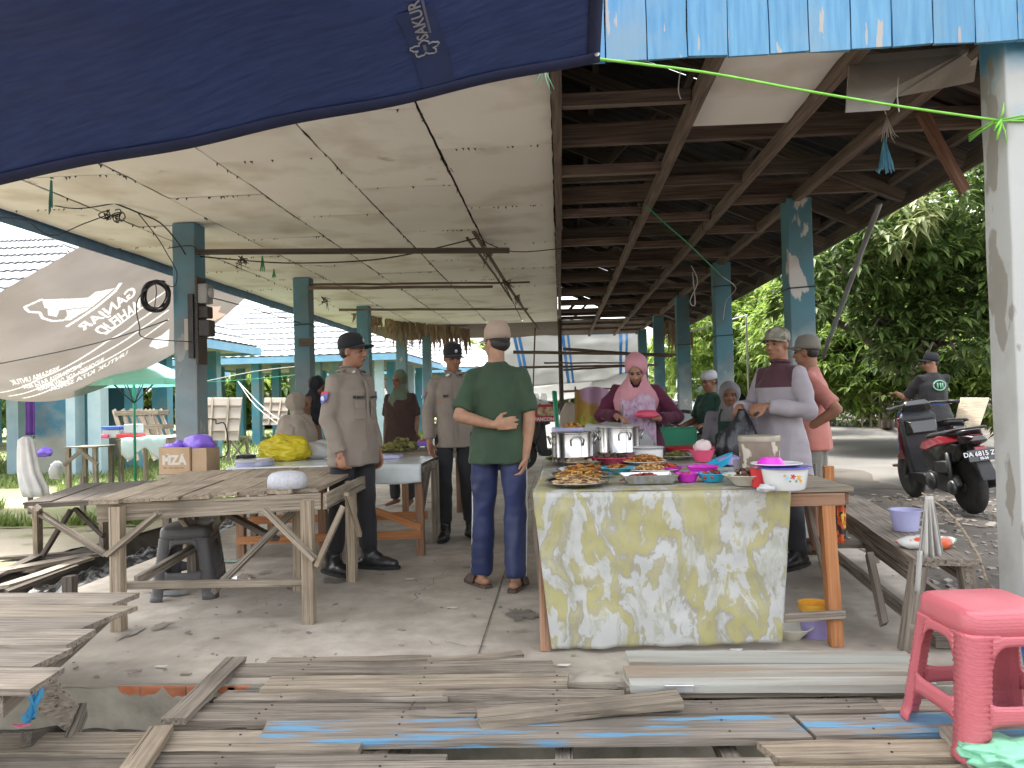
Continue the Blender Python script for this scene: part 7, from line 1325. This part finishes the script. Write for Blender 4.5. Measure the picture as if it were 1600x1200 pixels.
tag(MB().box((0, 0, .16), (.5, .34, .05)).box((0, 0, .08), (.46, .3, .12)).build('seat_box', p_green, None, Matrix.Translation((-.02, 9.0, 0)), bevel=.01), 'low green crate on the floor behind the stall', 'crate')
# ================================================================== FOLIAGE
def leaf_mat(name, a, b, tl=.4):
    m = bpy.data.materials.new(name); m.use_nodes = True; N = m.node_tree.nodes; Lk = m.node_tree.links; bs = N['Principled BSDF']; bs.inputs['Roughness'].default_value = .45
    g = N.new('ShaderNodeNewGeometry'); r = N.new('ShaderNodeMix'); r.data_type = 'RGBA'; r.inputs[6].default_value = (*a, 1); r.inputs[7].default_value = (*b, 1); Lk.new(g.outputs['Random Per Island'], r.inputs[0])
    Lk.new(r.outputs[2], bs.inputs['Base Color']); t = N.new('ShaderNodeBsdfTranslucent'); Lk.new(r.outputs[2], t.inputs[0]); mx = N.new('ShaderNodeMixShader'); mx.inputs[0].default_value = tl; Lk.new(bs.outputs[0], mx.inputs[1]); Lk.new(t.outputs[0], mx.inputs[2]); Lk.new(mx.outputs[0], N['Material Output'].inputs[0]); return m
lf_dark = leaf_mat('mango_leaf', (.05, .10, .026), (.20, .28, .075), .5); lf_bright = leaf_mat('bright_leaf', (.12, .21, .03), (.34, .44, .10), .6); lf_mid = leaf_mat('mid_leaf', (.08, .15, .03), (.30, .39, .09), .6); lf_young = leaf_mat('young_leaf', (.20, .24, .09), (.30, .33, .14), .4); bark = M('bark', (.11, .085, .065), (.17, .14, .11), scale=6, stretch=(3, 3, .6), rough=.95, bump=.8)
def leaf(vs, fs, p, d, L_, w_, droop, rn):
    d = d.normalized(); sd = d.cross(V(0, 0, 1)); sd = sd.normalized() if sd.length > .05 else V(1, 0, 0); up = sd.cross(d); o = len(vs); m_ = p + d * L_ * .45 + V(0, 0, -droop * .3 * L_); t_ = p + d * L_ * .92 + V(0, 0, -droop * L_)
    vs += [p, m_ + sd * w_ + up * w_ * .35, t_, m_ - sd * w_ + up * w_ * .35, m_]; fs += [(o, o + 1, o + 4), (o + 1, o + 2, o + 4), (o, o + 4, o + 3), (o + 4, o + 2, o + 3)]
def crown(lumps, n, L_, w_, seed, per=10, droop=.5, shell=.55):
    rn = random.Random(seed); vs, fs = [], []; tot = sum(l[1] * l[2] * l[3] for l in lumps) ; ends = []
    for c, rx, ry, rz in lumps:
        k = max(6, int(n * (rx * ry * rz) / tot))
        for _ in range(k):
            while True:
                q = V(rn.uniform(-1, 1), rn.uniform(-1, 1), rn.uniform(-1, 1))
                if .2 < q.length < 1: break
            q = q.normalized() * (q.length ** shell) * (1 + .35 * noise.noise(q.normalized() * 2.2 + V(c.x, c.y, c.z))); p = c + V(q.x * rx, q.y * ry, q.z * rz); ends.append(p)
            out = V(q.x, q.y, q.z * .4 + .1)
            for j in range(per):
                a = rn.uniform(0, 6.283); e = rn.uniform(-.7, .5); d = (V(math.cos(a) * math.cos(e), math.sin(a) * math.cos(e), math.sin(e)) + out * .5)
                leaf(vs, fs, p + d * .03, d, L_ * rn.uniform(.65, 1.15), w_ * rn.uniform(.8, 1.2), droop * rn.uniform(.4, 1.3), rn)
    mb = MB(); mb.v = [tuple(v) for v in vs]; mb.f = fs; mb.m = [0] * len(fs); return mb, ends
def tree(name, base, lumps, n, L_, w_, m, label, seed, r=.16, per=10, droop=.5, cat='tree', group=None, limbs=True):
    e = empty(name, base, 0, label, cat, group); rn = random.Random(seed); mb = MB(); B_ = Vector(base)
    top = sum((l[0] for l in lumps), V(0, 0, 0)) / len(lumps); tk = lerp(B_, top, .55) + V(rn.uniform(-.1, .1), 0, 0); mb.tube([B_ + V(0, 0, -.1), lerp(B_, tk, .5) + V(rn.uniform(-.08, .08), 0, 0), tk], [r * 1.25, r, r * .75], 10)
    if limbs:
        for c, rx, ry, rz in lumps:
            mid = lerp(tk, c, .5) + V(rn.uniform(-.15, .15), rn.uniform(-.15, .15), .1); mb.tube([tk - V(0, 0, .1), mid, c], [r * .6, r * .4, r * .18], 7)
            for _ in range(5): q = c + V(rn.uniform(-1, 1) * rx, rn.uniform(-1, 1) * ry, rn.uniform(-1, 1) * rz) * .75; mb.tube([lerp(mid, c, .6), lerp(c, q, .5) + V(0, 0, .1), q], [r * .2, r * .12, r * .05], 5)
    mb.build('trunk', bark, e, smooth=True, world=True); mb, _ = crown(lumps, n, L_, w_, seed, per, droop); mb.build('crown', m, e, world=True); return e
def lump(px, py, Y, r): return (at(px, py, Y), r[0], r[1], r[2])
g = 'trees beyond the road'
tree('mango_tree', gz(1452, 690, -.04), [lump(1470, 330, 11.5, (1.3, 1.3, .9)), lump(1360, 390, 11.0, (.95, 1.0, .65)), lump(1450, 450, 11.5, (1.1, 1.2, .7)), lump(1290, 420, 11.0, (.75, .9, .5)), lump(1540, 430, 11.5, (.9, 1.2, .9)), lump(1250, 470, 10.8, (.45, .6, .3)), lump(1390, 500, 11.3, (.6, .8, .4)), lump(1470, 530, 11.0, (.8, .8, .45)), lump(1420, 560, 11.8, (.6, .7, .35))], 1500, .21, .034, lf_dark, 'dark mango tree overhanging from the right beyond the roof edge', 1, .17, 11, .4, group=g)
tree('mango_tree', gz(1385, 668, -.04), [lump(1330, 560, 16, (1.3, 1.2, 1.0)), lump(1400, 520, 16.5, (1.3, 1.2, 1.0)), lump(1290, 500, 17, (1.2, 1.2, .9)), lump(1460, 560, 16, (1.2, 1.2, 1.0)), lump(1370, 600, 15.5, (1.1, 1, .6))], 1500, .26, .036, lf_mid, 'mid green leafy tree behind the salmon shirted man', 2, .16, 10, .35, group=g)
tree('mango_tree', gz(1300, 655, -.04), [lump(1290, 470, 20, (1.6, 1.4, 1.3)), lump(1360, 540, 19, (1.2, 1.2, 1.0)), lump(1300, 580, 18.5, (1.2, 1.2, .8)), lump(1240, 520, 20, (1.2, 1.2, 1.0))], 1200, .28, .045, lf_bright, 'bright yellow green tree between the right columns', 3, .15, 10, .5, group=g)
tree('leafy_tree', gz(1180, 650, -.04), [lump(1110, 540, 24, (1.7, 1.5, 1.5)), lump(1180, 500, 25, (1.9, 1.5, 1.6)), lump(1100, 470, 26, (1.6, 1.4, 1.2)), lump(1190, 570, 23.5, (1.3, 1.2, 1.0))], 1300, .30, .05, lf_bright, 'bright tree behind the second right column', 4, .16, 10, .5, group=g)
tree('leafy_tree', gz(1560, 660, -.04), [lump(1540, 560, 15, (1.1, 1.1, 1.1)), lump(1590, 500, 15.5, (1.3, 1.2, 1.4)), lump(1500, 520, 16, (1.2, 1.2, 1.1)), lump(1580, 620, 14.5, (.9, .9, .6))], 1100, .25, .036, lf_mid, 'leafy tree at the far right behind the near column', 5, .16, 10, .35, group=g)
tree('leafy_tree', V(14, 30, 0), [lump(1420, 430, 30, (4, 3, 2.6)), lump(1300, 430, 31, (3.4, 3, 2.6)), lump(1530, 400, 30, (3.5, 3, 2.8)), lump(1420, 560, 28, (3.5, 2, 1.8)), lump(1530, 560, 28, (3, 2, 1.8))], 1500, .55, .11, lf_mid, 'tall far tree filling the gaps above the scooter', 6, .3, 9, .5, group=g)
tree('leafy_tree', V(6, 46, 0), [lump(1090, 560, 46, (3, 3, 2.2)), lump(1150, 520, 47, (3.5, 3, 3)), lump(1200, 590, 44, (3, 2.5, 1.5))], 800, .6, .13, lf_bright, 'far bright tree at the end of the road', 7, .3, 9, .5, group=g)
o, _ = crown([lump(1420, 335, 10.2, (.28, .3, .22)), lump(1400, 370, 10.2, (.25, .3, .15))], 26, .24, .032, 15, 9, .7); tag(o.build('young_shoots', lf_young), 'pale young mango leaves at the roof edge', 'leaves', None, 'stuff')
# banana plant
def banana(base, H_, label, seed, n=8, s=1.0):
    e = empty('banana_plant', base, 0, label, 'banana plant'); rn = random.Random(seed); MB().tube([V(0, 0, 0), V(.03, 0, H_ * .5), V(0, 0, H_)], [.11 * s, .09 * s, .05 * s], 10).build('stem', M('banana_stem', (.22, .27, .10), (.3, .26, .12), scale=5), e, smooth=True)
    lm = leaf_mat('banana_leaf', (.13, .24, .05), (.20, .32, .08), .5)
    for k in range(n):
        a = 2 * math.pi * k / n + rn.uniform(-.3, .3); L_ = s * rn.uniform(1.1, 1.5); up = rn.uniform(.5, 1.0); mb = MB()
        def sp(t): return V(math.cos(a), math.sin(a), 0) * L_ * .75 * t + V(0, 0, H_ + up * L_ * (t - .75 * t * t))
        def sf(u, v): w_ = .19 * s * math.sin(math.pi * min(1, (v * .92 + .06))) ** .7; sd = V(-math.sin(a), math.cos(a), 0); return sp(v) + sd * w_ * (2 * u - 1) + V(0, 0, .05 * abs(2 * u - 1) - .015 * math.sin(v * 60) * abs(2 * u - 1))
        mb.sheet(sf, 6, 18); mb.build('leaf', lm, e, smooth=True)
    return e
banana(gz(1175, 655, -.04), 1.0, 'banana plant with broad pale leaves left of the lavender shirted man', 3, 9, 1.15); banana(gz(1225, 650, -.04) + V(0, 2, 0), 1.9, 'taller banana plant behind the third right column', 5, 8, 1.2)
pole('white_post', at(1166, 495, 15), gz(1172, 690, -.04) * 1.0, .02, rope_w, 'thin white post beside the banana plant', 'post'); pole('white_rail', at(1075, 520, 15), at(1168, 492, 15), .018, rope_w, 'white slanting rail leaning on the white post', 'rail')
# undergrowth, board, racks at the road edge
def hedge(pts, n, L_, w_, m, label, seed, nm='undergrowth'):
    mb, _ = crown([(Vector(p), r, r * .8, r * .7) for p, r in pts], n, L_, w_, seed, 8, .4); return tag(mb.build(nm, m), label, 'bushes', None, 'stuff')
hedge([(gz(x, 665, 0) + V(0, 1 + .3 * (i % 3), .35), .55) for i, x in enumerate(range(1270, 1600, 28))], 420, .22, .03, lf_mid, 'low undergrowth along the far road edge', 3); hedge([(gz(x, 660, 0) + V(0, .5, z_), r_) for x, z_, r_ in ((1265, .9, .8), (1310, 1.0, .9), (1290, 1.9, .8), (1350, .8, .7), (1240, 1.7, .7))], 420, .24, .042, lf_bright, 'bright sunlit bushes close behind the lavender shirted man', 9); hedge([(V(2.2 + 1.1 * i, 34, .6), 1.0) for i in range(9)], 260, .4, .07, lf_bright, 'bushes at the end of the side road', 5)
bd = empty('plywood_board', gz(1500, 668, -.04), 0, 'bare plywood board leaning at the right road edge', 'board'); a_, b_ = at(1492, 690, 13), at(1545, 622, 13.6); MB().prism([at(1490, 672, 13), at(1528, 675, 13), at(1546, 622, 13.7), at(1502, 622, 13.7)], (0, .03, .01)).build('sheet', wood_tan, bd, world=True)
for k in range(3):
    x0 = (1345, 1360, 1385)[k]; e = empty('bamboo_rack', gz(x0, 668, -.04), 0, ('left', 'middle', 'right')[k] + ' bamboo rack standing at the far road edge', 'rack'); Y = 15.2 + .3 * k
    for j in range(4): plank('rail', at(x0, 618 + 12 * j, Y), at(x0 + 30, 617 + 12 * j, Y), .03, .03, wood_pale, e, seg=1)
    for j in range(3): plank('upright', at(x0 + 2 + 13 * j, 668, Y - .04), at(x0 + 3 + 13 * j, 612, Y - .04), .03, .03, wood_pale, e, up=(0, 1, 0), seg=1)
# distant white van and far parked motorcycles
e = empty('white_van', at(1090, 632, 26) * 1.0 + V(.6, 0, -.3), R(-80), 'white van parked far down the road behind the skull cap man', 'van'); e.location.z = -.04
wv = M('white_van_paint', (.65, .66, .66), rough=.3, coat=.3); gl = M('dark_glass', (.03, .035, .04), rough=.1, spec=.8)
hull('body', sym([(-2, .8, .35), (2, .8, .35), (2.05, .75, .9), (1.4, .68, 1.75), (-1.9, .7, 1.8), (-2.05, .78, .9)]), wv, e, .04); hull('windscreen', sym([(2.05, .62, 1.0), (1.52, .58, 1.66), (1.50, .58, 1.64), (2.0, .62, .98)]), gl, e, 0)
for s in (-1, 1): hull('side_window', [(x, s * y, z) for x, y, z in ((1.2, .79, 1.05), (-1.5, .79, 1.05), (-1.4, .72, 1.6), (1.0, .72, 1.6), (-1.4, .73, 1.6), (1.0, .76, 1.05))], gl, e, 0)
for x in (-1.3, 1.3):
    for s in (-1, 1): MB().lathe([(.001, -.1), (.3, -.1), (.32, 0), (.3, .1), (.001, .1)], 20, (x, s * .72, .32), Matrix.Rotation(R(90), 3, 'X')).build('wheel', tyre_m, e, smooth=True)
for k in range(3): c = copy_tree(sc3); c.location = (2.1 + .7 * k, 22 + .5 * k, -.04); c.rotation_euler = (0, 0, R(-60)); c['label'] = ('left', 'middle', 'right')[k] + ' of three motorcycles parked far down the side road'; c['group'] = 'motorcycles far down the side road'; c.name = 'parked_scooter'
tag(MB().box((0, 0, .5), (2.4, .08, 1.0)).build('low_wall', plaster, None, Matrix.Translation((5.6, 30, 0))), 'low weathered wall far down the road', 'wall')
# gravel and leaf litter on the right
mb = MB(); rn = random.Random(31)
for _ in range(1500):
    x, y = rn.uniform(2.3, 5.4), rn.uniform(3.0, 9.5); s_ = rn.choice((.012, .018, .025, .03)) * rn.uniform(.6, 1.3); z_ = gh(x, y); Mx = Matrix.Rotation(rn.uniform(0, 6), 3, 'Z') @ Matrix.Rotation(rn.uniform(-.4, .4), 3, 'X'); mb.box((x, y, z_ + s_ * .2), (s_ * 2, s_ * rn.uniform(.8, 1.6), s_ * rn.uniform(.3, .8)), Mx)
tag(mb.build('gravel', M('gravel_m', (.20, .175, .15), (.34, .31, .27), scale=3, rough=.95)), 'gravel and leaf scraps on the muddy ground at right', 'gravel', None, 'stuff')
# ================================================================== LEFT: GRASS, HALLS, STALL THINGS
def blades(n, area, L_, m, label, seed, z0=-.09, dens=None):
    rn = random.Random(seed); mb = MB(); (x0, x1), (y0, y1) = area
    for _ in range(n):
        t = rn.random() ** 1.6; y = lerp(y0, y1, t); x = rn.uniform(x0, x1)
        if noise.noise((x * .5, y * .5, seed)) < -.12: continue
        l = L_ * rn.uniform(.4, 1.2); a = rn.uniform(0, 6.283); b = V(math.cos(a), math.sin(a), 0); w_ = .006 + .0006 * y; c = V(x, y, z0); sd = V(-b.y, b.x, 0) * w_
        mb.add([c - sd, c + sd, c + b * l * .35 + V(0, 0, l * .7) + sd * .5, c + b * l * .35 + V(0, 0, l * .7) - sd * .5, c + b * l * .8 + V(0, 0, l)], [(0, 1, 2, 3), (3, 2, 4)])
    return tag(mb.build('grass', m), label, 'grass', None, 'stuff')
gr_m = leaf_mat('grass_blade', (.13, .20, .04), (.26, .32, .10), .4)
blades(26000, ((-13, -4.7), (8.3, 17)), .16, gr_m, 'grass between the pavilions on the left', 2); blades(9000, ((-16, -3.6), (17, 34)), .22, gr_m, 'grass further back on the left', 6)
tile_m = M('pale_roof_tile', (.52, .535, .55), (.60, .61, .625), scale=3, rough=.6, var=.05); hall_blue = M('hall_blue', (.07, .26, .36), (.10, .32, .42), scale=3, rough=.7, dirt=(.2, .24, .25), dscale=1.5); hall_pale = M('hall_pale_blue', (.36, .50, .56), (.46, .58, .62), scale=3, rough=.7); eave_b = M('hall_eave_blue', (.16, .38, .56), (.22, .44, .6), scale=3, rough=.6); soff = M('hall_soffit', (.35, .34, .31), (.26, .25, .22), scale=2)
def hall(x0, x1, y0, y1, label, rise=2.0, ez=2.75, cols=5, rows=11, nx=4, pale=(), g=None):
    e = empty('market_hall', ((x0 + x1) / 2, y0, -.08), 0, label, 'market hall', g); rx = min((x1 - x0), (y1 - y0)) / 2
    A, B_, C, D = V(x0, y0, ez), V(x1, y0, ez), V(x1, y1, ez), V(x0, y1, ez)
    if x1 - x0 > y1 - y0: P, Q = V(x0 + rx, (y0 + y1) / 2, ez + rise), V(x1 - rx, (y0 + y1) / 2, ez + rise); sl = [(A, B_, Q, P), (B_, C, Q, Q), (C, D, P, Q), (D, A, P, P)]
    else: P, Q = V((x0 + x1) / 2, y0 + rx, ez + rise), V((x0 + x1) / 2, y1 - rx, ez + rise); sl = [(A, B_, P, P), (B_, C, Q, P), (C, D, Q, Q), (D, A, P, Q)]
    for a, b, c, d in sl:
        nrm = (b - a).cross(d - a).normalized()
        for r_ in range(rows):
            t0, t1 = r_ / rows, min(1, (r_ + 1.25) / rows); n = max(8, int((b - a).length * 3)); mb = MB()
            def tf(u, v): p0_ = lerp(lerp(a, d, t0), lerp(b, c, t0), u); p1_ = lerp(lerp(a, d, t1), lerp(b, c, t1), u); return lerp(p0_, p1_, v) + nrm * ((.06 * (1 - v)) + .014 * math.sin(u * (b - a).length * 20))
            mb.sheet(tf, n * 4, 1); mb.build('tile_row', tile_m, e, solid=.02, world=True)
    for a, b in ((A, B_), (B_, C), (C, D), (D, A)): mb = MB(); mb.beam(a + V(0, 0, -.09), b + V(0, 0, -.09), .03, .2); mb.build('eave_board', eave_b, e, world=True)
    MB().box(((x0 + x1) / 2, (y0 + y1) / 2, ez - .1), (x1 - x0 - .1, y1 - y0 - .1, .03)).build('soffit', soff, e, world=True)
    for i in range(nx):
        for j in range(cols):
            x = lerp(x0 + .9, x1 - .9, i / (nx - 1)); y = lerp(y0 + .9, y1 - .9, j / (cols - 1)); MB().box((0, 0, 0), (.26, .26, ez)).build('column', hall_pale if (i + j) % 3 == 0 else hall_blue, e, Matrix.Translation((x, y, ez / 2 - .1)), world=True)
    return e
hall(-17.5, -8.0, 13.4, 20.2, 'near left market hall with pale tiled roof behind the banner', g='market halls on the left', rise=2.5); hall(-13.0, -5.0, 24.0, 33.0, 'middle market hall with white tiled hip roof and teal columns', g='market halls on the left', rows=15, rise=3.1); hall(-11.5, -2.2, 36, 46, 'far market hall behind the middle officer', g='market halls on the left', rise=2.6); hall(-28, -14.5, 24, 33, 'far left market hall under the banner', g='market halls on the left')
# painted wall stubs
wallb = mat_two('stub_wall_paint', (.045, .15, .22), (.27, .27, .23), -.6, -.1, (.2, .19, .16), tp=.75, ns=1.4)
for k, (px0, px1, py, Y) in enumerate(((62, 112, 742, 14.2), (160, 205, 684, 18.5))):
    a, b = at(px0, py, Y), at(px1, py, Y); lab = ('blue painted stub wall with purple cloth behind the white draped post', 'blue painted stub wall under the turquoise umbrella')[k]
    e = empty('stub_wall', ((a.x + b.x) / 2, Y, -.08), 0, lab, 'wall'); MB().box((0, 0, 0), (b.x - a.x, .25, 2.6)).build('wall', wallb, e, Matrix.Translation((0, 0, 1.3))); MB().box(((b.x - a.x) / 2 + .09, 0, 1.3), (.18, .3, 2.6)).build('pilaster', hall_pale, e)
mb = MB(); a = at(55, 630, 13.8); mb.sheet(lambda u, v: at(lerp(40, 56, u), lerp(622, 680, v), 13.8) + V(0, .04 * math.sin(u * 12), 0), 10, 10); tag(mb.build('purple_cloth', cloth_m('purple_cloth', (.10, .03, .20)), smooth=True, solid=.005), 'purple cloth hanging by the first blue stub wall', 'cloth')
tag(MB().box((0, 0, .2), (4.4, .3, .5)).build('kerb_wall', plaster, None, Matrix.Translation((-12.3, 12.4, -.1))), 'low plastered kerb wall at the far left', 'wall')
# umbrella
c = gz(212, 775, -.09); e = empty('market_umbrella', c, 0, 'turquoise market umbrella on a green pole at left', 'umbrella'); turq = M('turquoise_cloth', (.55, .88, .82), (.62, .9, .86), scale=3, rough=.8, transl=.6)
n = 8; zc_ = at(212, 594, c.y).z - c.z; mb = MB(); vs = [(0, 0, zc_ + .42)] + [(0.85 * math.cos(2 * math.pi * i / n + .2), 0.85 * math.sin(2 * math.pi * i / n + .2), zc_) for i in range(n)] + [(0.85 * math.cos(2 * math.pi * i / n + .2), 0.85 * math.sin(2 * math.pi * i / n + .2), zc_ - .09) for i in range(n)]; mb.add(vs, [(0, 1 + i, 1 + (i + 1) % n) for i in range(n)] + [(1 + i, 9 + i, 9 + (i + 1) % n, 1 + (i + 1) % n) for i in range(n)]); mb.build('canopy', turq, e, solid=.006); MB().tube([(0, 0, 0), (0, 0, zc_ + .44)], .02, 8).build('pole', p_green, e, smooth=True)
mb = MB(); [mb.tube([(0, 0, zc_ - .35), (.5 * math.cos(2 * math.pi * i / n + .2), .5 * math.sin(2 * math.pi * i / n + .2), zc_ + .16)], .008, 5) for i in range(n)]; mb.build('ribs', matt_k, e)
# tables, bags and boxes under the umbrella
T = empty('wooden_table', gz(200, 745, -.09), 0, 'far table with white cloth under the turquoise umbrella', 'table'); Y = 11.4; zt = .74
a, b = at(170, 0, Y).x, at(246, 0, Y).x; boards(T, V(a, Y, zt), V(b, Y, zt), V(a, Y + .8, zt), V(b, Y + .8, zt), 5, .02, wood_grey, 'X'); [leg(T, V(x, y, zt), V(x, y, -.1), .06, wood_grey) for x in (a + .05, b - .05) for y in (Y + .05, Y + .75)]
mb = MB(); mb.sheet(lambda u, v: V(lerp(a - .02 + .12 * (1), b + .03, u), lerp(Y - .03, Y + .8, max(0, (v - .35) / .65)), zt + .015 - max(0, .35 - v) * (.7 + .25 * math.sin(u * 9)) + .01 * math.sin(u * 25)), 30, 16); tag(mb.build('tablecloth', M('white_cloth', (.62, .68, .72), (.7, .75, .78), scale=4, rough=.7), smooth=True, solid=.004), 'white cloth over the far table under the umbrella', 'tablecloth')
for px, py, s, m, lab in ((158, 0, (.28, .25, .13), p_white, 'white box with blue lid on the umbrella table'), (182, 0, (.34, .28, .06), p_red, 'red tray on the umbrella table'), (150, 0, (.12, .1, .06), p_pink, 'pink tub on the umbrella table'), (186, 0, (.22, .2, .15), p_white, 'white bundle on the red tray')):
    x = at(px + 12, 0, Y + .3).x; tag(MB().box((0, 0, s[2] / 2), s).build('table_box', m, None, Matrix.Translation((x, Y + .3 - (.12 if m is p_pink else 0), zt + .02 + (.06 if 'bundle' in lab else 0))), bevel=.015), lab, 'box')
tag(MB().box((0, 0, .03), (.3, .27, .05)).build('box_lid', p_blue, None, Matrix.Translation((at(170, 0, Y + .3).x, Y + .3, zt + .15)), bevel=.01), 'blue lid on the white box under the umbrella', 'lid')
T = empty('wooden_table', (at(110, 0, 11).x, 11, -.09), 0, 'small grey work table left of the umbrella table', 'table'); a, b = at(88, 0, 10.9).x, at(140, 0, 10.9).x; boards(T, V(a, 10.9, .66), V(b, 10.9, .66), V(a, 11.4, .66), V(b, 11.4, .66), 4, .02, wood_grey, 'X'); [leg(T, V(x, y, .66), V(x, y, -.1), .06, wood_grey) for x in (a + .05, b - .05) for y in (10.95, 11.35)]; bar(T, V(a, 10.92, .4), V(a + .3, 10.92, .64), .05, .03, wood_grey); bar(T, V(b, 10.92, .4), V(b - .3, 10.92, .64), .05, .03, wood_grey)
# white draped post and hanging bag
pz = at(45, 780, 9.4); mb = MB(); rn = random.Random(3); ct = at(42, 682, 9.3)
rg = [(ct + V(0, 0, .0), .03, .03), (ct + V(0, 0, -.04), .08, .06), (ct + V(.01, 0, -.2), .10, .07), (ct + V(.03, 0, -.45), .12, .08), (ct + V(.08, 0, -.65), .15, .08), (ct + V(.10, 0, -.76), .14, .07)]; mb.loft(rg, 36); mb.v = [tuple(Vector(p) + (Vector(p) - V(ct.x + .05, ct.y, p[2])) * .25 * math.sin((i % 36) / 36 * 6.283 * 7 + p[2] * 3)) for i, p in enumerate(mb.v)]
tag(mb.build('draped_cloth', cloth_m('white_drape', (.72, .70, .70)), smooth=True), 'white cloth draped over a post on the left grass', 'cloth'); pole('wooden_post', V(ct.x, ct.y + .05, -.1), V(ct.x, ct.y + .05, ct.z - .02), .035, wood_grey, 'short post under the white drape', 'post')
crumple('plastic_bag', at(88, 748, 10.3), .11, p_white, 'clear plastic bag hanging from the grey work table', 'bag', 41, (.8, .7, 1.3)); crumple('plastic_bag', at(68, 705, 13.5) - V(0, 0, .1), .14, p_purple, 'small purple plastic bag by the blue stub wall', 'bag', 43)
# slatted racks and panels leaning about
for k, (x0, y0_, x1_, y1_, Y, n) in enumerate(((190, 640, 245, 700, 12.6, 5), (215, 640, 262, 690, 13.0, 5))):
    e = empty('slat_rack', gz(220, 740, -.09), 0, ('front', 'rear')[k] + ' slatted wooden rack leaning beside the umbrella', 'rack')
    for j in range(n): u = j / (n - 1); plank('slat', at(lerp(x0, x1_, u) - 12, y0_, Y + .6), at(lerp(x0, x1_, u) + 12, y1_ + 20, Y), .07, .025, wood_pale, e, up=(0, 1, 0), seg=1)
    for j in range(3): plank('rail', at(x0 - 10 + 8 * j, y0_ + 6 + 22 * j, Y + .5 - .25 * j), at(x1_ + 2 + 8 * j, y0_ + 4 + 22 * j, Y + .5 - .25 * j), .08, .03, wood_pale, e, up=(0, 1, 0), seg=1)
for k, (px0, px1, py0, py1, Y) in enumerate(((312, 378, 622, 688, 14.2), (410, 452, 622, 664, 17), (455, 500, 618, 655, 18))):
    e = empty('leaning_panel', at((px0 + px1) / 2, py1, Y), 0, ('left', 'middle', 'right')[k] + ' pale plywood panel with battens leaning in the grass', 'panel'); P = [at(px0, py1, Y), at(px1 - 6, py1, Y), at(px1, py0, Y + .5), at(px0 + 3, py0, Y + .5)]
    MB().prism(P, (0, .03, .01)).build('sheet', M('plywood', (.30, .26, .215), (.36, .315, .265), scale=3, rough=.9) if k == 0 else MATS['plywood'], e, world=True)
    for j in range(3): t = .2 + .3 * j; plank('batten', lerp(P[0], P[3], t) + V(0, -.03, 0), lerp(P[1], P[2], t) + V(0, -.03, 0), .04, .02, wood_pale, e, up=(0, 1, 0), seg=1)
    for j in range(2): t = .3 + .4 * j; plank('batten', lerp(P[0], P[1], t) + V(0, -.05, 0), lerp(P[3], P[2], t) + V(0, -.05, 0), .04, .02, wood_pale, e, up=(0, 1, 0), seg=1)
for k, px in enumerate((322, 372)):
    T = empty('trestle', gz(px, 725, -.09), 0, ('left', 'right')[k] + ' small wooden trestle standing in the grass behind the column', 'trestle'); Y = gz(px, 725, -.09).y
    for s in (-1, 1): plank('leg', at(px + s * 16, 727, Y), at(px + s * 13, 684, Y), .05, .05, wood_grey, T, up=(0, 1, 0), seg=1); plank('brace', at(px - s * 14, 722, Y), at(px + s * 12, 688, Y + .05), .04, .03, wood_grey, T, up=(0, 1, 0), seg=1)
    plank('top_rail', at(px - 18, 684, Y), at(px + 18, 682, Y), .06, .05, wood_grey, T, seg=1)
strand('white_rope', [at(372, 596, 13), at(415, 640, 12), at(462, 672, 10.5)], .008, rope_w, 'white rope stretched from the hall to the long table'); strand('white_rope', [at(372, 596, 13), at(400, 635, 12), at(455, 678, 10.5)], .008, rope_w, 'second white rope below the first one'); strand('white_rope', [at(310, 598, 14), at(400, 580, 14), at(470, 572, 14)], .008, rope_w, 'washing line across the middle hall'); strand('green_line', [at(310, 598, 14), at(400, 592, 14), at(470, 585, 14)], .007, greenr, 'green line below the washing line')
strand('wire_frame', [at(305, 655, 9), at(335, 655, 9), at(338, 662, 9), at(352, 664, 9), at(353, 712, 9), at(305, 712, 9)], .008, cable, 'thin black wire frame right of the cable column', 'wire')
# trees behind the halls
g = 'trees behind the market halls'
tree('leafy_tree', V(-9, 48, 0), [lump(520, 510, 50, (3, 3, 2.6)), lump(560, 530, 50, (2.6, 3, 2))], 500, .7, .15, lf_bright, 'bright tree above the middle hall roof', 21, .3, 9, .5, group=g); tree('leafy_tree', V(-5, 52, 0), [lump(650, 560, 52, (3.4, 3, 2.4)), lump(700, 560, 54, (3, 3, 2))], 500, .7, .15, lf_bright, 'bright tree behind the thatch at the far end', 22, .3, 9, .5, group=g); tree('leafy_tree', V(-26, 40, 0), [lump(60, 600, 38, (4, 3, 2.6)), lump(180, 600, 40, (4.5, 3, 2.6))], 700, .7, .15, lf_mid, 'dark tree line seen under the far left hall', 23, .3, 9, .5, group=g); tree('leafy_tree', V(-15, 44, 0), [lump(330, 610, 42, (4, 3, 2.0)), lump(440, 615, 44, (4, 3, 2.0))], 600, .7, .15, lf_mid, 'dark trees seen between the middle hall columns', 24, .3, 9, .5, group=g)
tree('leafy_tree', V(0, 60, 0), [lump(780, 590, 62, (5, 3, 3)), lump(900, 590, 62, (6, 3, 3)), lump(1010, 590, 60, (5, 3, 3))], 900, .8, .18, lf_mid, 'far trees closing the view beyond the pavilion', 25, .3, 9, .5, group=g)
bpy.data.scenes.remove(TMP)
